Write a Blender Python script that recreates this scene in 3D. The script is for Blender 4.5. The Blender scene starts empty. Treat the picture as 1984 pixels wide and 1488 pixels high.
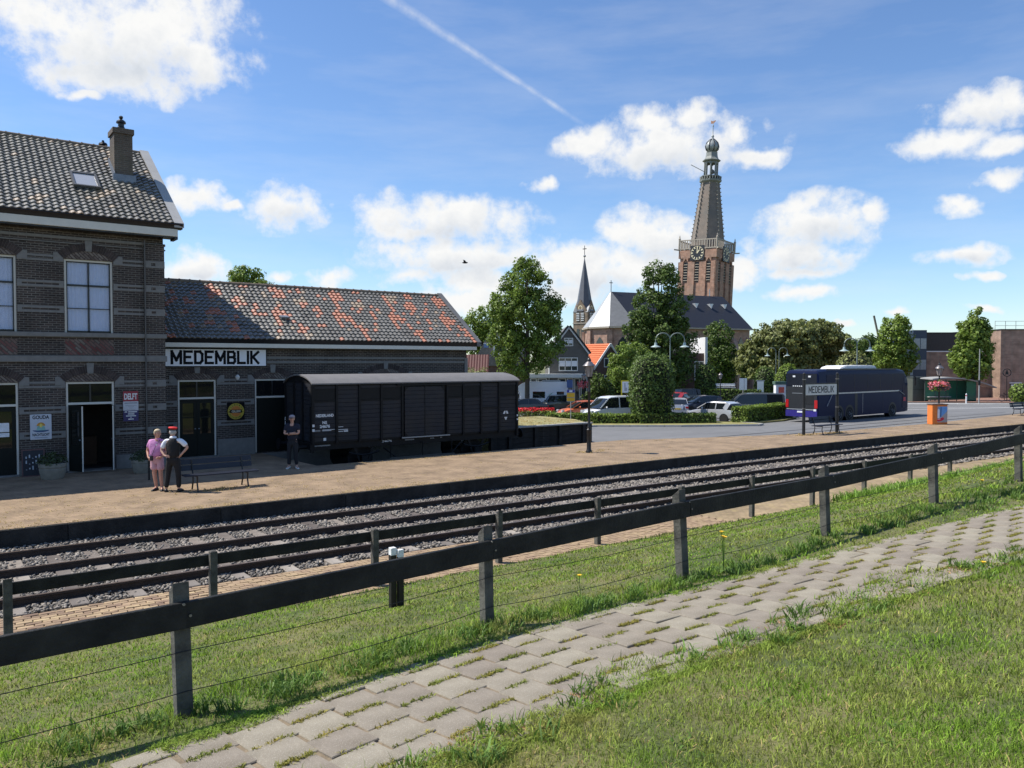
import bpy, bmesh, math, random
import numpy as np
from mathutils import Vector, Matrix, noise
R = math.radians
rnd = random.Random(11)
rng = np.random.default_rng(5)
S = bpy.context.scene
C = S.collection

# ------------------------------------------------------------------ camera, sky, sun, exposure
RC = R(-36.63)                       # heading of the view; rows of things that face the camera use it too
cam = bpy.data.cameras.new('camera'); cam_o = bpy.data.objects.new('camera', cam); C.objects.link(cam_o)
cam_o.location = (0, 0, 3.45); cam_o.rotation_euler = (R(90 - 1.61), 0, RC)
cam.sensor_width = 36; cam.lens = 27.76; cam.clip_start = 0.05; cam.clip_end = 4000
S.camera = cam_o
SUNV = Vector((-.52, .50, 1.0)).normalized()
sun = bpy.data.lights.new('sun', 'SUN'); sun_o = bpy.data.objects.new('sun', sun); C.objects.link(sun_o)
sun.energy = 5.0; sun.angle = R(.53); sun.color = (1, .95, .87)
sun_o.rotation_euler = SUNV.to_track_quat('Z', 'Y').to_euler(); sun_o.location = (-30, 30, 60)
S.view_settings.view_transform = 'Standard'; S.view_settings.look = 'None'
S.view_settings.exposure = 0.36; S.view_settings.gamma = 1; S.view_settings.use_curve_mapping = False
S.render.engine = 'CYCLES'; S.cycles.use_denoising = True; S.cycles.max_bounces = 5
S.cycles.transparent_max_bounces = 12

W = bpy.data.worlds.new('World'); S.world = W; W.use_nodes = True
def build_sky():
    nt = W.node_tree; N = nt.nodes; L = nt.links; N.clear()
    def nd(t, **k):
        n = N.new(t)
        for a, b in k.items(): setattr(n, a, b)
        return n
    def ma(op, a, b=None, c=None, clamp=False):
        n = nd('ShaderNodeMath', operation=op, use_clamp=clamp)
        for i, q in enumerate((a, b, c)):
            if q is None: continue
            if isinstance(q, (int, float)): n.inputs[i].default_value = q
            else: L.new(q, n.inputs[i])
        return n.outputs[0]
    def vm(op, a, b):
        n = nd('ShaderNodeVectorMath', operation=op)
        for i, q in enumerate((a, b)):
            if isinstance(q, tuple): n.inputs[i].default_value = q
            else: L.new(q, n.inputs[i])
        return n.outputs[1] if op in ('LENGTH', 'DOT_PRODUCT') else n.outputs[0]
    sky = nd('ShaderNodeTexSky', sky_type='NISHITA', sun_disc=False)
    sky.sun_elevation = math.asin(SUNV.z); sky.sun_rotation = math.atan2(SUNV.x, SUNV.y) % (2 * math.pi)
    sky.air_density = 1.0; sky.dust_density = .15; sky.ozone_density = 1.3; sky.altitude = 0
    tc = nd('ShaderNodeTexCoord'); d = tc.outputs['Generated']
    sp = nd('ShaderNodeSeparateXYZ'); L.new(d, sp.inputs[0])
    az = ma('MULTIPLY', ma('ARCTAN2', sp.outputs[0], sp.outputs[1]), 57.2958)
    el = ma('MULTIPLY', ma('ARCSINE', sp.outputs[2]), 57.2958)
    cb = nd('ShaderNodeCombineXYZ'); L.new(az, cb.inputs[0]); L.new(el, cb.inputs[1]); P = cb.outputs[0]
    # the billows: one noise bends the outlines, a second one eats their edges
    def noi(vec, sc, det, rough=.6):
        n = nd('ShaderNodeTexNoise'); L.new(vec, n.inputs['Vector'])
        n.inputs['Scale'].default_value = sc; n.inputs['Detail'].default_value = det; n.inputs['Roughness'].default_value = rough
        return n
    wn = noi(P, .32, 3)
    wv = vm('MULTIPLY', vm('SUBTRACT', wn.outputs['Color'], (.5, .5, .5)), (3.2, 1.9, 0))
    Q = vm('ADD', P, wv)
    blobs = CLOUDS
    f = None; low = None
    for (a, e, w, h, big) in blobs:
        mp = nd('ShaderNodeMapping', vector_type='TEXTURE'); L.new(Q, mp.inputs[0])
        mp.inputs['Location'].default_value = (a, e, 0); mp.inputs['Scale'].default_value = (w * 1.62, h * 1.7, 1)
        g = nd('ShaderNodeTexGradient', gradient_type='SPHERICAL'); L.new(mp.outputs[0], g.inputs[0])
        f = g.outputs[1] if f is None else ma('MAXIMUM', f, g.outputs[1])
        if big:
            mp = nd('ShaderNodeMapping', vector_type='TEXTURE'); L.new(Q, mp.inputs[0])
            mp.inputs['Location'].default_value = (a + w * .15, e - h * .62, 0); mp.inputs['Scale'].default_value = (w * 1.15, h * .95, 1)
            g = nd('ShaderNodeTexGradient', gradient_type='SPHERICAL'); L.new(mp.outputs[0], g.inputs[0])
            low = g.outputs[1] if low is None else ma('MAXIMUM', low, g.outputs[1])
    n1 = noi(P, .42, 7, .62)
    fld = ma('ADD', f, ma('MULTIPLY', ma('MULTIPLY', ma('SUBTRACT', n1.outputs[0], .5), 1.9), ma('MULTIPLY', f, 6, clamp=True)))
    # the same broken cumulus goes on round the rest of the sky
    out = ma('MULTIPLY_ADD', ma('ABSOLUTE', ma('SUBTRACT', az, 36.6)), .25, -9.6, clamp=True)
    up = ma('MULTIPLY_ADD', el, .16, -4.6, clamp=True)
    out = ma('MAXIMUM', out, up)
    n2 = noi(vm('MULTIPLY', P, (1, 1.9, 1)), .075, 4, .58)
    gen = ma('MULTIPLY', ma('SUBTRACT', n2.outputs[0], .57), 3.0)
    fld = ma('MAXIMUM', fld, ma('MULTIPLY', gen, out))
    horizon = ma('MULTIPLY_ADD', el, .8, .2, clamp=True)
    mr = nd('ShaderNodeMapRange', interpolation_type='SMOOTHSTEP'); L.new(fld, mr.inputs[0])
    mr.inputs[1].default_value = .06; mr.inputs[2].default_value = .82
    mask = ma('MULTIPLY', mr.outputs[0], horizon)
    # thin high veil and the condensation trail
    ci = noi(vm('MULTIPLY', P, (.25, 1.2, 1)), .28, 5, .6)
    veil = ma('MULTIPLY', ma('MULTIPLY_ADD', ci.outputs[0], 2.2, -.95, clamp=True), .20)
    nrm = TRAIL[0]; t0, t1 = TRAIL[1]
    across = ma('ABSOLUTE', vm('DOT_PRODUCT', d, nrm))
    along = ma('MULTIPLY_ADD', az, 1 / (t1 - t0), -t0 / (t1 - t0))
    wid = ma('MULTIPLY_ADD', along, -.0042, .0085)
    tr = ma('SUBTRACT', 1, ma('DIVIDE', across, wid), clamp=True)
    tn = noi(P, .9, 5)
    tr = ma('MULTIPLY', tr, ma('MULTIPLY_ADD', tn.outputs[0], 1.3, -.15, clamp=True))
    win = ma('MULTIPLY', ma('MULTIPLY_ADD', along, 6, 3, clamp=True), ma('MULTIPLY_ADD', along, -6, 6.2, clamp=True))
    tr = ma('MULTIPLY', ma('MULTIPLY', tr, win), .62)
    thin = ma('MAXIMUM', veil, tr)
    mask = ma('MAXIMUM', mask, thin)
    # sunlit side against shaded base
    n3 = noi(vm('ADD', P, (.55, -.75, 0)), .42, 5, .6)
    n1b = noi(P, .42, 5, .6)
    emb = ma('MULTIPLY', ma('SUBTRACT', n1b.outputs[0], n3.outputs[0]), 1.3)
    grey = ma('ADD', ma('MULTIPLY', low, .85), emb)
    grey = ma('MULTIPLY', grey, ma('MULTIPLY_ADD', fld, 1.7, -.35, clamp=True))
    grey = ma('ADD', grey, 0, clamp=True)
    col = nd('ShaderNodeMix', data_type='RGBA'); L.new(grey, col.inputs[0])
    col.inputs[6].default_value = (.98, .98, .97, 1); col.inputs[7].default_value = (.69, .735, .80, 1)
    hs = nd('ShaderNodeHueSaturation'); hs.inputs['Saturation'].default_value = 1.02
    ti = nd('ShaderNodeMix', data_type='RGBA', blend_type='MULTIPLY'); ti.inputs[0].default_value = 1; ti.inputs[7].default_value = (.86, 1.0, 1.2, 1); L.new(sky.outputs[0], ti.inputs[6]); L.new(ti.outputs[2], hs.inputs['Color'])
    b1 = nd('ShaderNodeBackground'); L.new(hs.outputs[0], b1.inputs[0]); b1.inputs[1].default_value = SKY_STRENGTH
    b2 = nd('ShaderNodeBackground'); L.new(col.outputs[2], b2.inputs[0]); b2.inputs[1].default_value = .77
    mx = nd('ShaderNodeMixShader'); L.new(mask, mx.inputs[0]); L.new(b1.outputs[0], mx.inputs[1]); L.new(b2.outputs[0], mx.inputs[2])
    o = nd('ShaderNodeOutputWorld'); L.new(mx.outputs[0], o.inputs[0])
SKY_STRENGTH = .108
CLOUDS = [(10.4, 19.8, 6.26, 2.43, 1),
    (7.0, 20.5, 4.36, 1.52, 0),
    (12.6, 20.7, 4.79, 2.58, 0),
    (10.4, 17.7, 4.64, 1.19, 0),
    (8.3, 16.4, 1.02, 0.3, 0),
    (15.2, 19.4, 1.95, 1.95, 0),
    (14.5, 10.8, 1.88, 0.92, 0),
    (16.9, 10.5, 1.16, 0.34, 0),
    (20.5, 10.5, 2.5, 1.16, 1),
    (14.7, 6.5, 2.02, 0.95, 1),
    (20.1, 6.0, 0.96, 0.39, 0),
    (23.7, 5.9, 1.96, 0.57, 0),
    (31.4, 10.1, 5.39, 1.42, 1),
    (32.8, 10.8, 2.23, 0.89, 0),
    (29.1, 9.4, 2.58, 0.64, 0),
    (32.1, 7.6, 5.21, 1.52, 1),
    (35.8, 7.5, 1.86, 1.02, 0),
    (34.3, 5.8, 2.98, 1.28, 0),
    (29.1, 6.1, 2.21, 0.55, 0),
    (33.2, 4.5, 2.98, 1.03, 0),
    (39.2, 7.0, 1.67, 1.09, 0),
    (40.6, 7.5, 2.59, 1.27, 0),
    (42.5, 6.3, 3.84, 1.64, 1),
    (44.9, 9.4, 2.18, 1.14, 0),
    (47.2, 8.6, 2.5, 1.42, 1),
    (46.0, 6.8, 3.23, 1.44, 0),
    (41.4, 5.0, 2.22, 0.92, 0),
    (47.6, 14.8, 5.77, 1.68, 1),
    (46.5, 16.6, 1.79, 0.86, 0),
    (49.3, 16.6, 1.68, 0.85, 0),
    (52.1, 15.3, 1.17, 1.05, 0),
    (53.9, 13.8, 1.61, 0.56, 0),
    (42.5, 15.3, 2.2, 0.82, 0),
    (57.7, 9.3, 3.17, 1.51, 1),
    (56.9, 10.3, 1.78, 0.87, 0),
    (61.0, 9.8, 0.92, 0.65, 0),
    (56.6, 7.3, 3.22, 1.23, 1),
    (56.6, 6.1, 2.59, 0.45, 0),
    (52.9, 6.6, 1.2, 0.56, 0),
    (52.6, 5.9, 0.96, 0.71, 0),
    (56.6, 4.7, 1.79, 0.49, 0),
    (66.9, 15.3, 2.56, 1.0, 1),
    (68.7, 15.4, 1.44, 1.04, 0),
    (65.1, 13.5, 1.97, 0.79, 0),
    (67.9, 12.9, 1.28, 0.66, 0),
    (66.0, 9.8, 1.06, 0.5, 0),
    (68.5, 10.9, 1.27, 0.54, 0),
    (66.2, 6.7, 2.15, 0.54, 1),
    (67.1, 5.4, 0.96, 0.29, 0),
    (62.5, 3.4, 0.9, 0.27, 0),
    (59.5, 2.5, 0.51, 0.21, 0),
    (67.3, 3.3, 0.77, 0.26, 0),
    (38.8, 12.6, 1.11, 0.46, 0),
    (0.9, 18.6, 3.57, 1.59, 0)]   # azimuth, elevation, half width, half height in degrees, shaded base
TRAIL = ((-0.2441, 0.539, -0.8062), (28.1, 41.7))

build_sky()
W.cycles.sampling_method = 'MANUAL'; W.cycles.sample_map_resolution = 512

# ------------------------------------------------------------------ materials
MATS = {}
def M(name, col, rough=.7, metal=0., var=.18, sc=6., bump=0., bsc=40., world=False, col2=None, mix2=.5, sc2=1.5, spec=.5, rpi=0., trans=0., alpha=1., coat=0., oir=0., speck=None):
    if name in MATS: return MATS[name]
    m = bpy.data.materials.new(name); m.use_nodes = True; nt = m.node_tree; N = nt.nodes; L = nt.links
    b = N['Principled BSDF']; b.inputs['Roughness'].default_value = rough; b.inputs['Metallic'].default_value = metal
    b.inputs['Specular IOR Level'].default_value = spec; b.inputs['Coat Weight'].default_value = coat; b.inputs['Coat Roughness'].default_value = .06
    if world: g = N.new('ShaderNodeNewGeometry'); vec = g.outputs['Position']
    else: g = N.new('ShaderNodeTexCoord'); vec = g.outputs['Object']
    def noi(s, det=6):
        n = N.new('ShaderNodeTexNoise'); L.new(vec, n.inputs['Vector']); n.inputs['Scale'].default_value = s; n.inputs['Detail'].default_value = det
        n.inputs['Roughness'].default_value = .62
        return n.outputs[0]
    def mixc(fac, a, bb):
        x = N.new('ShaderNodeMix'); x.data_type = 'RGBA'
        if isinstance(fac, float): x.inputs[0].default_value = fac
        else: L.new(fac, x.inputs[0])
        for i, q in ((6, a), (7, bb)):
            if isinstance(q, tuple): x.inputs[i].default_value = (*q, 1)
            else: L.new(q, x.inputs[i])
        return x.outputs[2]
    def ramp(v, a, bb):
        r = N.new('ShaderNodeMapRange'); L.new(v, r.inputs[0]); r.inputs[1].default_value = a; r.inputs[2].default_value = bb
        return r.outputs[0]
    lo = tuple(c * (1 - var) for c in col); hi = tuple(min(1, c * (1 + var)) for c in col)
    c = mixc(ramp(noi(sc), .3, .7), lo, hi)
    if col2: c = mixc(ramp(noi(sc2, 5), .5 - .25 * (1 - mix2) + (.5 - mix2) * .3, .5 + .2 + (.5 - mix2) * .3), c, col2)
    if rpi:
        gi = N.new('ShaderNodeNewGeometry'); h = N.new('ShaderNodeHueSaturation')
        r = N.new('ShaderNodeMapRange'); L.new(gi.outputs['Random Per Island'], r.inputs[0]); r.inputs[3].default_value = 1 - rpi; r.inputs[4].default_value = 1 + rpi
        L.new(r.outputs[0], h.inputs['Value']); L.new(c, h.inputs['Color']); c = h.outputs[0]
    if speck: c = mixc(ramp(noi(speck[1], 2), .58, .70), c, speck[0])
    if oir:
        oi = N.new('ShaderNodeObjectInfo'); h = N.new('ShaderNodeHueSaturation'); r = N.new('ShaderNodeMapRange'); L.new(oi.outputs['Random'], r.inputs[0]); r.inputs[3].default_value = 1 - oir; r.inputs[4].default_value = 1 + oir
        L.new(r.outputs[0], h.inputs['Value']); r2 = N.new('ShaderNodeMapRange'); L.new(oi.outputs['Random'], r2.inputs[0]); r2.inputs[3].default_value = .49; r2.inputs[4].default_value = .51; L.new(r2.outputs[0], h.inputs['Hue']); L.new(c, h.inputs['Color']); c = h.outputs[0]
    L.new(c, b.inputs['Base Color'])
    if bump:
        bp = N.new('ShaderNodeBump'); L.new(noi(bsc, 4), bp.inputs['Height']); bp.inputs['Strength'].default_value = bump; bp.inputs['Distance'].default_value = .02
        L.new(bp.outputs[0], b.inputs['Normal'])
    if trans:
        tr = N.new('ShaderNodeBsdfTranslucent'); L.new(c, tr.inputs[0]); mx = N.new('ShaderNodeMixShader'); mx.inputs[0].default_value = trans
        L.new(b.outputs[0], mx.inputs[1]); L.new(tr.outputs[0], mx.inputs[2]); L.new(mx.outputs[0], N['Material Output'].inputs[0])
    MATS[name] = m
    return m

def glass(name, tint=(.02, .025, .03), rough=.03, clear=.0):
    if name in MATS: return MATS[name]
    m = bpy.data.materials.new(name); m.use_nodes = True; nt = m.node_tree; N = nt.nodes; L = nt.links
    b = N['Principled BSDF']; b.inputs['Base Color'].default_value = (*tint, 1); b.inputs['Roughness'].default_value = rough
    b.inputs['Specular IOR Level'].default_value = .6
    if clear:
        t = N.new('ShaderNodeBsdfTransparent'); t.inputs[0].default_value = tuple(.45 + .55 * min(1, q * 1.0) for q in tint) + (1,)
        mx = N.new('ShaderNodeMixShader'); mx.inputs[0].default_value = clear
        L.new(b.outputs[0], mx.inputs[1]); L.new(t.outputs[0], mx.inputs[2]); L.new(mx.outputs[0], N['Material Output'].inputs[0])
    MATS[name] = m
    return m

def brick(name, c1, c2, mortar, bw=.215, bh=.068, ms=.011, axis='xz', rough=.85, bump=.5, ang=0., stain=None, squash=None):
    """brick courses laid in world metres on the plane given by axis"""
    if name in MATS: return MATS[name]
    m = bpy.data.materials.new(name); m.use_nodes = True; nt = m.node_tree; N = nt.nodes; L = nt.links
    b = N['Principled BSDF']; b.inputs['Roughness'].default_value = rough; b.inputs['Specular IOR Level'].default_value = .3
    g = N.new('ShaderNodeNewGeometry'); s = N.new('ShaderNodeSeparateXYZ'); L.new(g.outputs['Position'], s.inputs[0])
    cb = N.new('ShaderNodeCombineXYZ')
    if axis == 'xz':
        ad = N.new('ShaderNodeMath'); ad.operation = 'ADD'; L.new(s.outputs[0], ad.inputs[0]); L.new(s.outputs[1], ad.inputs[1])
        L.new(ad.outputs[0], cb.inputs[0]); L.new(s.outputs[2], cb.inputs[1])
    else: L.new(s.outputs[0], cb.inputs[0]); L.new(s.outputs[1], cb.inputs[1])
    mp = N.new('ShaderNodeMapping'); L.new(cb.outputs[0], mp.inputs[0]); mp.inputs['Rotation'].default_value = (0, 0, ang)
    t = N.new('ShaderNodeTexBrick'); L.new(mp.outputs[0], t.inputs['Vector'])
    t.inputs['Scale'].default_value = 1; t.inputs['Brick Width'].default_value = bw; t.inputs['Row Height'].default_value = bh; t.inputs['Mortar Size'].default_value = ms
    t.inputs['Mortar Smooth'].default_value = .3; t.inputs['Bias'].default_value = 0
    t.inputs['Color1'].default_value = (*c1, 1); t.inputs['Color2'].default_value = (*c2, 1); t.inputs['Mortar'].default_value = (*mortar, 1)
    n = N.new('ShaderNodeTexNoise'); L.new(g.outputs['Position'], n.inputs['Vector']); n.inputs['Scale'].default_value = 1.3; n.inputs['Detail'].default_value = 7
    h = N.new('ShaderNodeHueSaturation'); L.new(t.outputs['Color'], h.inputs['Color'])
    r = N.new('ShaderNodeMapRange'); L.new(n.outputs[0], r.inputs[0]); r.inputs[1].default_value = .3; r.inputs[2].default_value = .7; r.inputs[3].default_value = .72; r.inputs[4].default_value = 1.28
    L.new(r.outputs[0], h.inputs['Value']); col = h.outputs[0]
    if stain:
        n2 = N.new('ShaderNodeTexNoise'); L.new(g.outputs['Position'], n2.inputs['Vector']); n2.inputs['Scale'].default_value = stain[1]; n2.inputs['Detail'].default_value = 8
        n2.inputs['Roughness'].default_value = .7
        r2 = N.new('ShaderNodeMapRange'); L.new(n2.outputs[0], r2.inputs[0]); r2.inputs[1].default_value = stain[2]; r2.inputs[2].default_value = stain[3]
        x = N.new('ShaderNodeMix'); x.data_type = 'RGBA'; L.new(r2.outputs[0], x.inputs[0]); L.new(col, x.inputs[6]); x.inputs[7].default_value = (*stain[0], 1); col = x.outputs[2]
    L.new(col, b.inputs['Base Color'])
    bp = N.new('ShaderNodeBump'); inv = N.new('ShaderNodeMath'); inv.operation = 'SUBTRACT'; inv.inputs[0].default_value = 1; L.new(t.outputs['Fac'], inv.inputs[1])
    L.new(inv.outputs[0], bp.inputs['Height']); bp.inputs['Strength'].default_value = bump; bp.inputs['Distance'].default_value = .008
    L.new(bp.outputs[0], b.inputs['Normal'])
    MATS[name] = m
    return m

# ------------------------------------------------------------------ mesh builder
class MB:
    def __init__(s): s.v = []; s.f = []
    def add(s, vs, fs):
        o = len(s.v); s.v += [tuple(q) for q in vs]; s.f += [tuple(i + o for i in q) for q in fs]; return s
    def box(s, x0, y0, z0, x1, y1, z1):
        v = [(x, y, z) for z in (z0, z1) for y in (y0, y1) for x in (x0, x1)]
        return s.add(v, [(0, 2, 3, 1), (4, 5, 7, 6), (0, 1, 5, 4), (2, 6, 7, 3), (0, 4, 6, 2), (1, 3, 7, 5)])
    def obox(s, c, sz, m=None):
        o = len(s.v); hx, hy, hz = (q / 2 for q in sz); s.box(-hx, -hy, -hz, hx, hy, hz)
        c = Vector(c)
        for i in range(o, len(s.v)):
            p = Vector(s.v[i]); s.v[i] = tuple((m @ p if m else p) + c)
        return s
    def bar(s, p0, p1, w, h, up=(0, 0, 1)):
        p0 = Vector(p0); p1 = Vector(p1); d = (p1 - p0); l = d.length; d.normalize()
        sd = d.cross(Vector(up)).normalized() if abs(d.dot(Vector(up))) < .99 else Vector((1, 0, 0)); u = sd.cross(d)
        return s.obox((p0 + p1) / 2, (w, l, h), Matrix((sd, d, u)).transposed())
    def cyl(s, p0, p1, r0, r1=None, n=10, cap=True):
        r1 = r0 if r1 is None else r1
        p0 = Vector(p0); p1 = Vector(p1); d = (p1 - p0).normalized()
        a = d.orthogonal().normalized(); b = d.cross(a)
        v = []
        for p, r in ((p0, r0), (p1, r1)):
            for i in range(n):
                t = 2 * math.pi * i / n; v.append(p + a * (r * math.cos(t)) + b * (r * math.sin(t)))
        f = [(i, (i + 1) % n, n + (i + 1) % n, n + i) for i in range(n)]
        if cap: f += [tuple(range(n - 1, -1, -1)), tuple(range(n, 2 * n))]
        return s.add(v, f)
    def tube(s, pts, r, n=8, r1=None):
        pts = [Vector(p) for p in pts]; k = len(pts); v = []
        ref = Vector((0, 0, 1))
        for i, p in enumerate(pts):
            d = (pts[min(i + 1, k - 1)] - pts[max(i - 1, 0)]).normalized()
            a = d.cross(ref)
            if a.length < .1: a = d.cross(Vector((1, 0, 0)))
            a.normalize(); b = d.cross(a)
            rr = r if r1 is None else r + (r1 - r) * i / (k - 1)
            if isinstance(r, (list, tuple)): rr = r[i]
            for j in range(n):
                t = 2 * math.pi * j / n; v.append(p + a * (rr * math.cos(t)) + b * (rr * math.sin(t)))
        f = [(i * n + j, i * n + (j + 1) % n, (i + 1) * n + (j + 1) % n, (i + 1) * n + j) for i in range(k - 1) for j in range(n)]
        f += [tuple(range(n - 1, -1, -1)), tuple(range((k - 1) * n, k * n))]
        return s.add(v, f)
    def lathe(s, cx, cy, prof, n=16, ph=0.):
        v = []; k = len(prof)
        for (r, z) in prof:
            for j in range(n):
                t = ph + 2 * math.pi * j / n; v.append((cx + r * math.cos(t), cy + r * math.sin(t), z))
        f = [(i * n + j, i * n + (j + 1) % n, (i + 1) * n + (j + 1) % n, (i + 1) * n + j) for i in range(k - 1) for j in range(n)]
        f += [tuple(range(n - 1, -1, -1)), tuple(range((k - 1) * n, k * n))]
        return s.add(v, f)
    def sph(s, c, rx, ry, rz, nu=12, nv=8, fn=None):
        v = []
        for i in range(nv + 1):
            t = math.pi * i / nv
            for j in range(nu):
                a = 2 * math.pi * j / nu
                p = Vector((math.sin(t) * math.cos(a), math.sin(t) * math.sin(a), math.cos(t)))
                k = fn(p) if fn else 1
                v.append((c[0] + p.x * rx * k, c[1] + p.y * ry * k, c[2] + p.z * rz * k))
        f = [(i * nu + j, (i + 1) * nu + j, (i + 1) * nu + (j + 1) % nu, i * nu + (j + 1) % nu) for i in range(nv) for j in range(nu)]
        return s.add(v, f)
    def prism(s, poly, y0, y1, axis='y'):
        """2-D outline extruded: axis y -> outline in (x,z); axis x -> outline in (y,z); axis z -> outline in (x,y)"""
        n = len(poly)
        mk = {'y': lambda p, t: (p[0], t, p[1]), 'x': lambda p, t: (t, p[0], p[1]), 'z': lambda p, t: (p[0], p[1], t)}[axis]
        v = [mk(p, y0) for p in poly] + [mk(p, y1) for p in poly]
        f = [tuple(range(n)), tuple(range(2 * n - 1, n - 1, -1))] + [(i, n + i, n + (i + 1) % n, (i + 1) % n) for i in range(n)]
        return s.add(v, f)
    def loft(s, rings, closed=True, cap=True):
        n = len(rings[0]); k = len(rings); v = [p for r in rings for p in r]
        m = n if closed else n - 1
        f = [(i * n + j, i * n + (j + 1) % n, (i + 1) * n + (j + 1) % n, (i + 1) * n + j) for i in range(k - 1) for j in range(m)]
        if cap and closed: f += [tuple(range(n - 1, -1, -1)), tuple(range((k - 1) * n, k * n))]
        return s.add(v, f)
    def xf(s, m):
        s.v = [tuple(m @ Vector(p)) for p in s.v]; return s
    def text(s, txt, x0, z0, w, h, y, depth=.004, bold=.0, m=None):
        cu = bpy.data.curves.new('lettering', 'FONT'); cu.body = txt; cu.extrude = 0; cu.offset = bold; cu.resolution_u = 3
        ob = bpy.data.objects.new('lettering', cu); C.objects.link(ob)
        dg = bpy.context.evaluated_depsgraph_get(); me = bpy.data.meshes.new_from_object(ob.evaluated_get(dg))
        P = np.array([v.co[:] for v in me.vertices]); fs = [tuple(p.vertices) for p in me.polygons]
        mn, mx = P.min(0), P.max(0); sx = w / (mx[0] - mn[0]); sz = h / (mx[1] - mn[1])
        vs = [(x0 + (p[0] - mn[0]) * sx, y, z0 + (p[1] - mn[1]) * sz) for p in P]
        if m: vs = [tuple(m @ Vector(q)) for q in vs]
        s.add(vs, fs)
        bpy.data.objects.remove(ob); bpy.data.curves.remove(cu); bpy.data.meshes.remove(me)
        return s
    def build(s, name, mat, parent=None, smooth=False, bevel=0, kind=None, label=None, seg=2, auto=None):
        a = np.array(s.v, dtype=float); c = (a.min(0) + a.max(0)) / 2
        if parent is None: c[2] = a[:, 2].min()
        me = bpy.data.meshes.new(name); me.from_pydata([tuple(q) for q in (a - c)], [], s.f)
        if smooth: me.polygons.foreach_set('use_smooth', [True] * len(me.polygons))
        me.materials.append(mat)
        o = bpy.data.objects.new(name, me); C.objects.link(o); o.location = c; o.parent = parent
        bm = bmesh.new(); bm.from_mesh(me); bmesh.ops.recalc_face_normals(bm, faces=bm.faces)
        if bevel:
            es = [e for e in bm.edges if len(e.link_faces) == 2 and e.calc_face_angle(0) > .6]
            bmesh.ops.bevel(bm, geom=es, offset=bevel, segments=seg, affect='EDGES', clamp_overlap=True)
        if auto:
            for e in bm.edges:
                if len(e.link_faces) == 2 and e.calc_face_angle(0) > auto: e.smooth = False
        bm.to_mesh(me); bm.free()
        if kind: o['kind'] = kind
        if label: o['label'] = label
        return o

def thing(name, label, cat, loc=(0, 0, 0), rotz=0, group=None, scale=1):
    o = bpy.data.objects.new(name, None); C.objects.link(o); o.location = loc; o.rotation_euler = (0, 0, rotz); o.scale = (scale,) * 3
    o.empty_display_size = .2; o['label'] = label; o['category'] = cat
    if group: o['group'] = group
    return o
def tag(o, label, cat, group=None):
    o['label'] = label; o['category'] = cat
    if group: o['group'] = group
    return o
def struct(o): o['kind'] = 'structure'; return o
def share(name, me, parent, loc, rot=(0, 0, 0), sc=(1, 1, 1), mat=None):
    o = bpy.data.objects.new(name, me); C.objects.link(o); o.parent = parent; o.location = loc; o.rotation_euler = rot; o.scale = sc
    if mat: o.material_slots[0].link = 'OBJECT'; o.material_slots[0].material = mat
    return o
def copy_tree(o, parent=None, label=None):
    c = o.copy(); C.objects.link(c); c.parent = parent
    if label: c['label'] = label
    for ch in [q for q in C.objects if q.parent == o]: copy_tree(ch, c)
    return c
def arrmesh(name, V, F, mat, smooth=False):
    """big mesh straight from arrays; F is (n,3) or (n,4)"""
    me = bpy.data.meshes.new(name); V = np.asarray(V, dtype=np.float32); F = np.asarray(F, dtype=np.int32); k = F.shape[1]
    me.vertices.add(len(V)); me.vertices.foreach_set('co', V.ravel())
    me.loops.add(F.size); me.loops.foreach_set('vertex_index', F.ravel())
    me.polygons.add(len(F)); me.polygons.foreach_set('loop_start', np.arange(0, F.size, k, dtype=np.int32)); me.polygons.foreach_set('loop_total', np.full(len(F), k, dtype=np.int32))
    if smooth: me.polygons.foreach_set('use_smooth', np.ones(len(F), dtype=bool))
    me.materials.append(mat); me.update(); me.validate()
    return me
def link(name, me, parent=None, loc=(0, 0, 0)):
    o = bpy.data.objects.new(name, me); C.objects.link(o); o.parent = parent; o.location = loc; return o
# ------------------------------------------------------------------ the lie of the land (z = 0 is the platform)
PY = [-80, -3, 0, 1.5, 3.0, 4.15, 5.95, 6.3, 8, 10, 11.9, 12.0, 14, 24, 28.9, 29.1, 84, 900]
PZ = [2.0, 1.9, 1.78, 1.5, 1.16, .97, .86, .80, .48, .02, -.36, -.42, -.55, -.85, -.88, -.76, -2.18, -2.18]
def ysh(X): return -.40 * np.clip((4.4 - np.asarray(X, float)) / 3.2, 0, 1.6) ** 1.3 - np.clip(.115 * (np.asarray(X, float) - 7.4), 0, .92)      # the path swings away from the fence at both ends
def hgt(X, Y):
    X = np.asarray(X, float); Y = np.asarray(Y, float)
    Y = Y - ysh(X) * np.clip(np.minimum((Y - 1.5) / 1.7, (6.25 - Y) / .95), 0, 1)
    r = np.clip(.047 * (X - 7.5), 0, 2.2) * np.clip((11.8 - Y) / 5.0, 0, 1)
    b = np.interp(Y, PY, PZ) + r
    n = .012 * np.sin(X * 1.9 + 1.3 * np.sin(Y * 1.1)) + .014 * np.sin(Y * 2.7 + X * .8)
    return b + n * ((Y < 4.1) | ((Y > 6.1) & (Y < 11.7)))
def gz(X, Y): return max(-2.1, -.65 - .026 * max(0, Y - 27))

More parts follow.
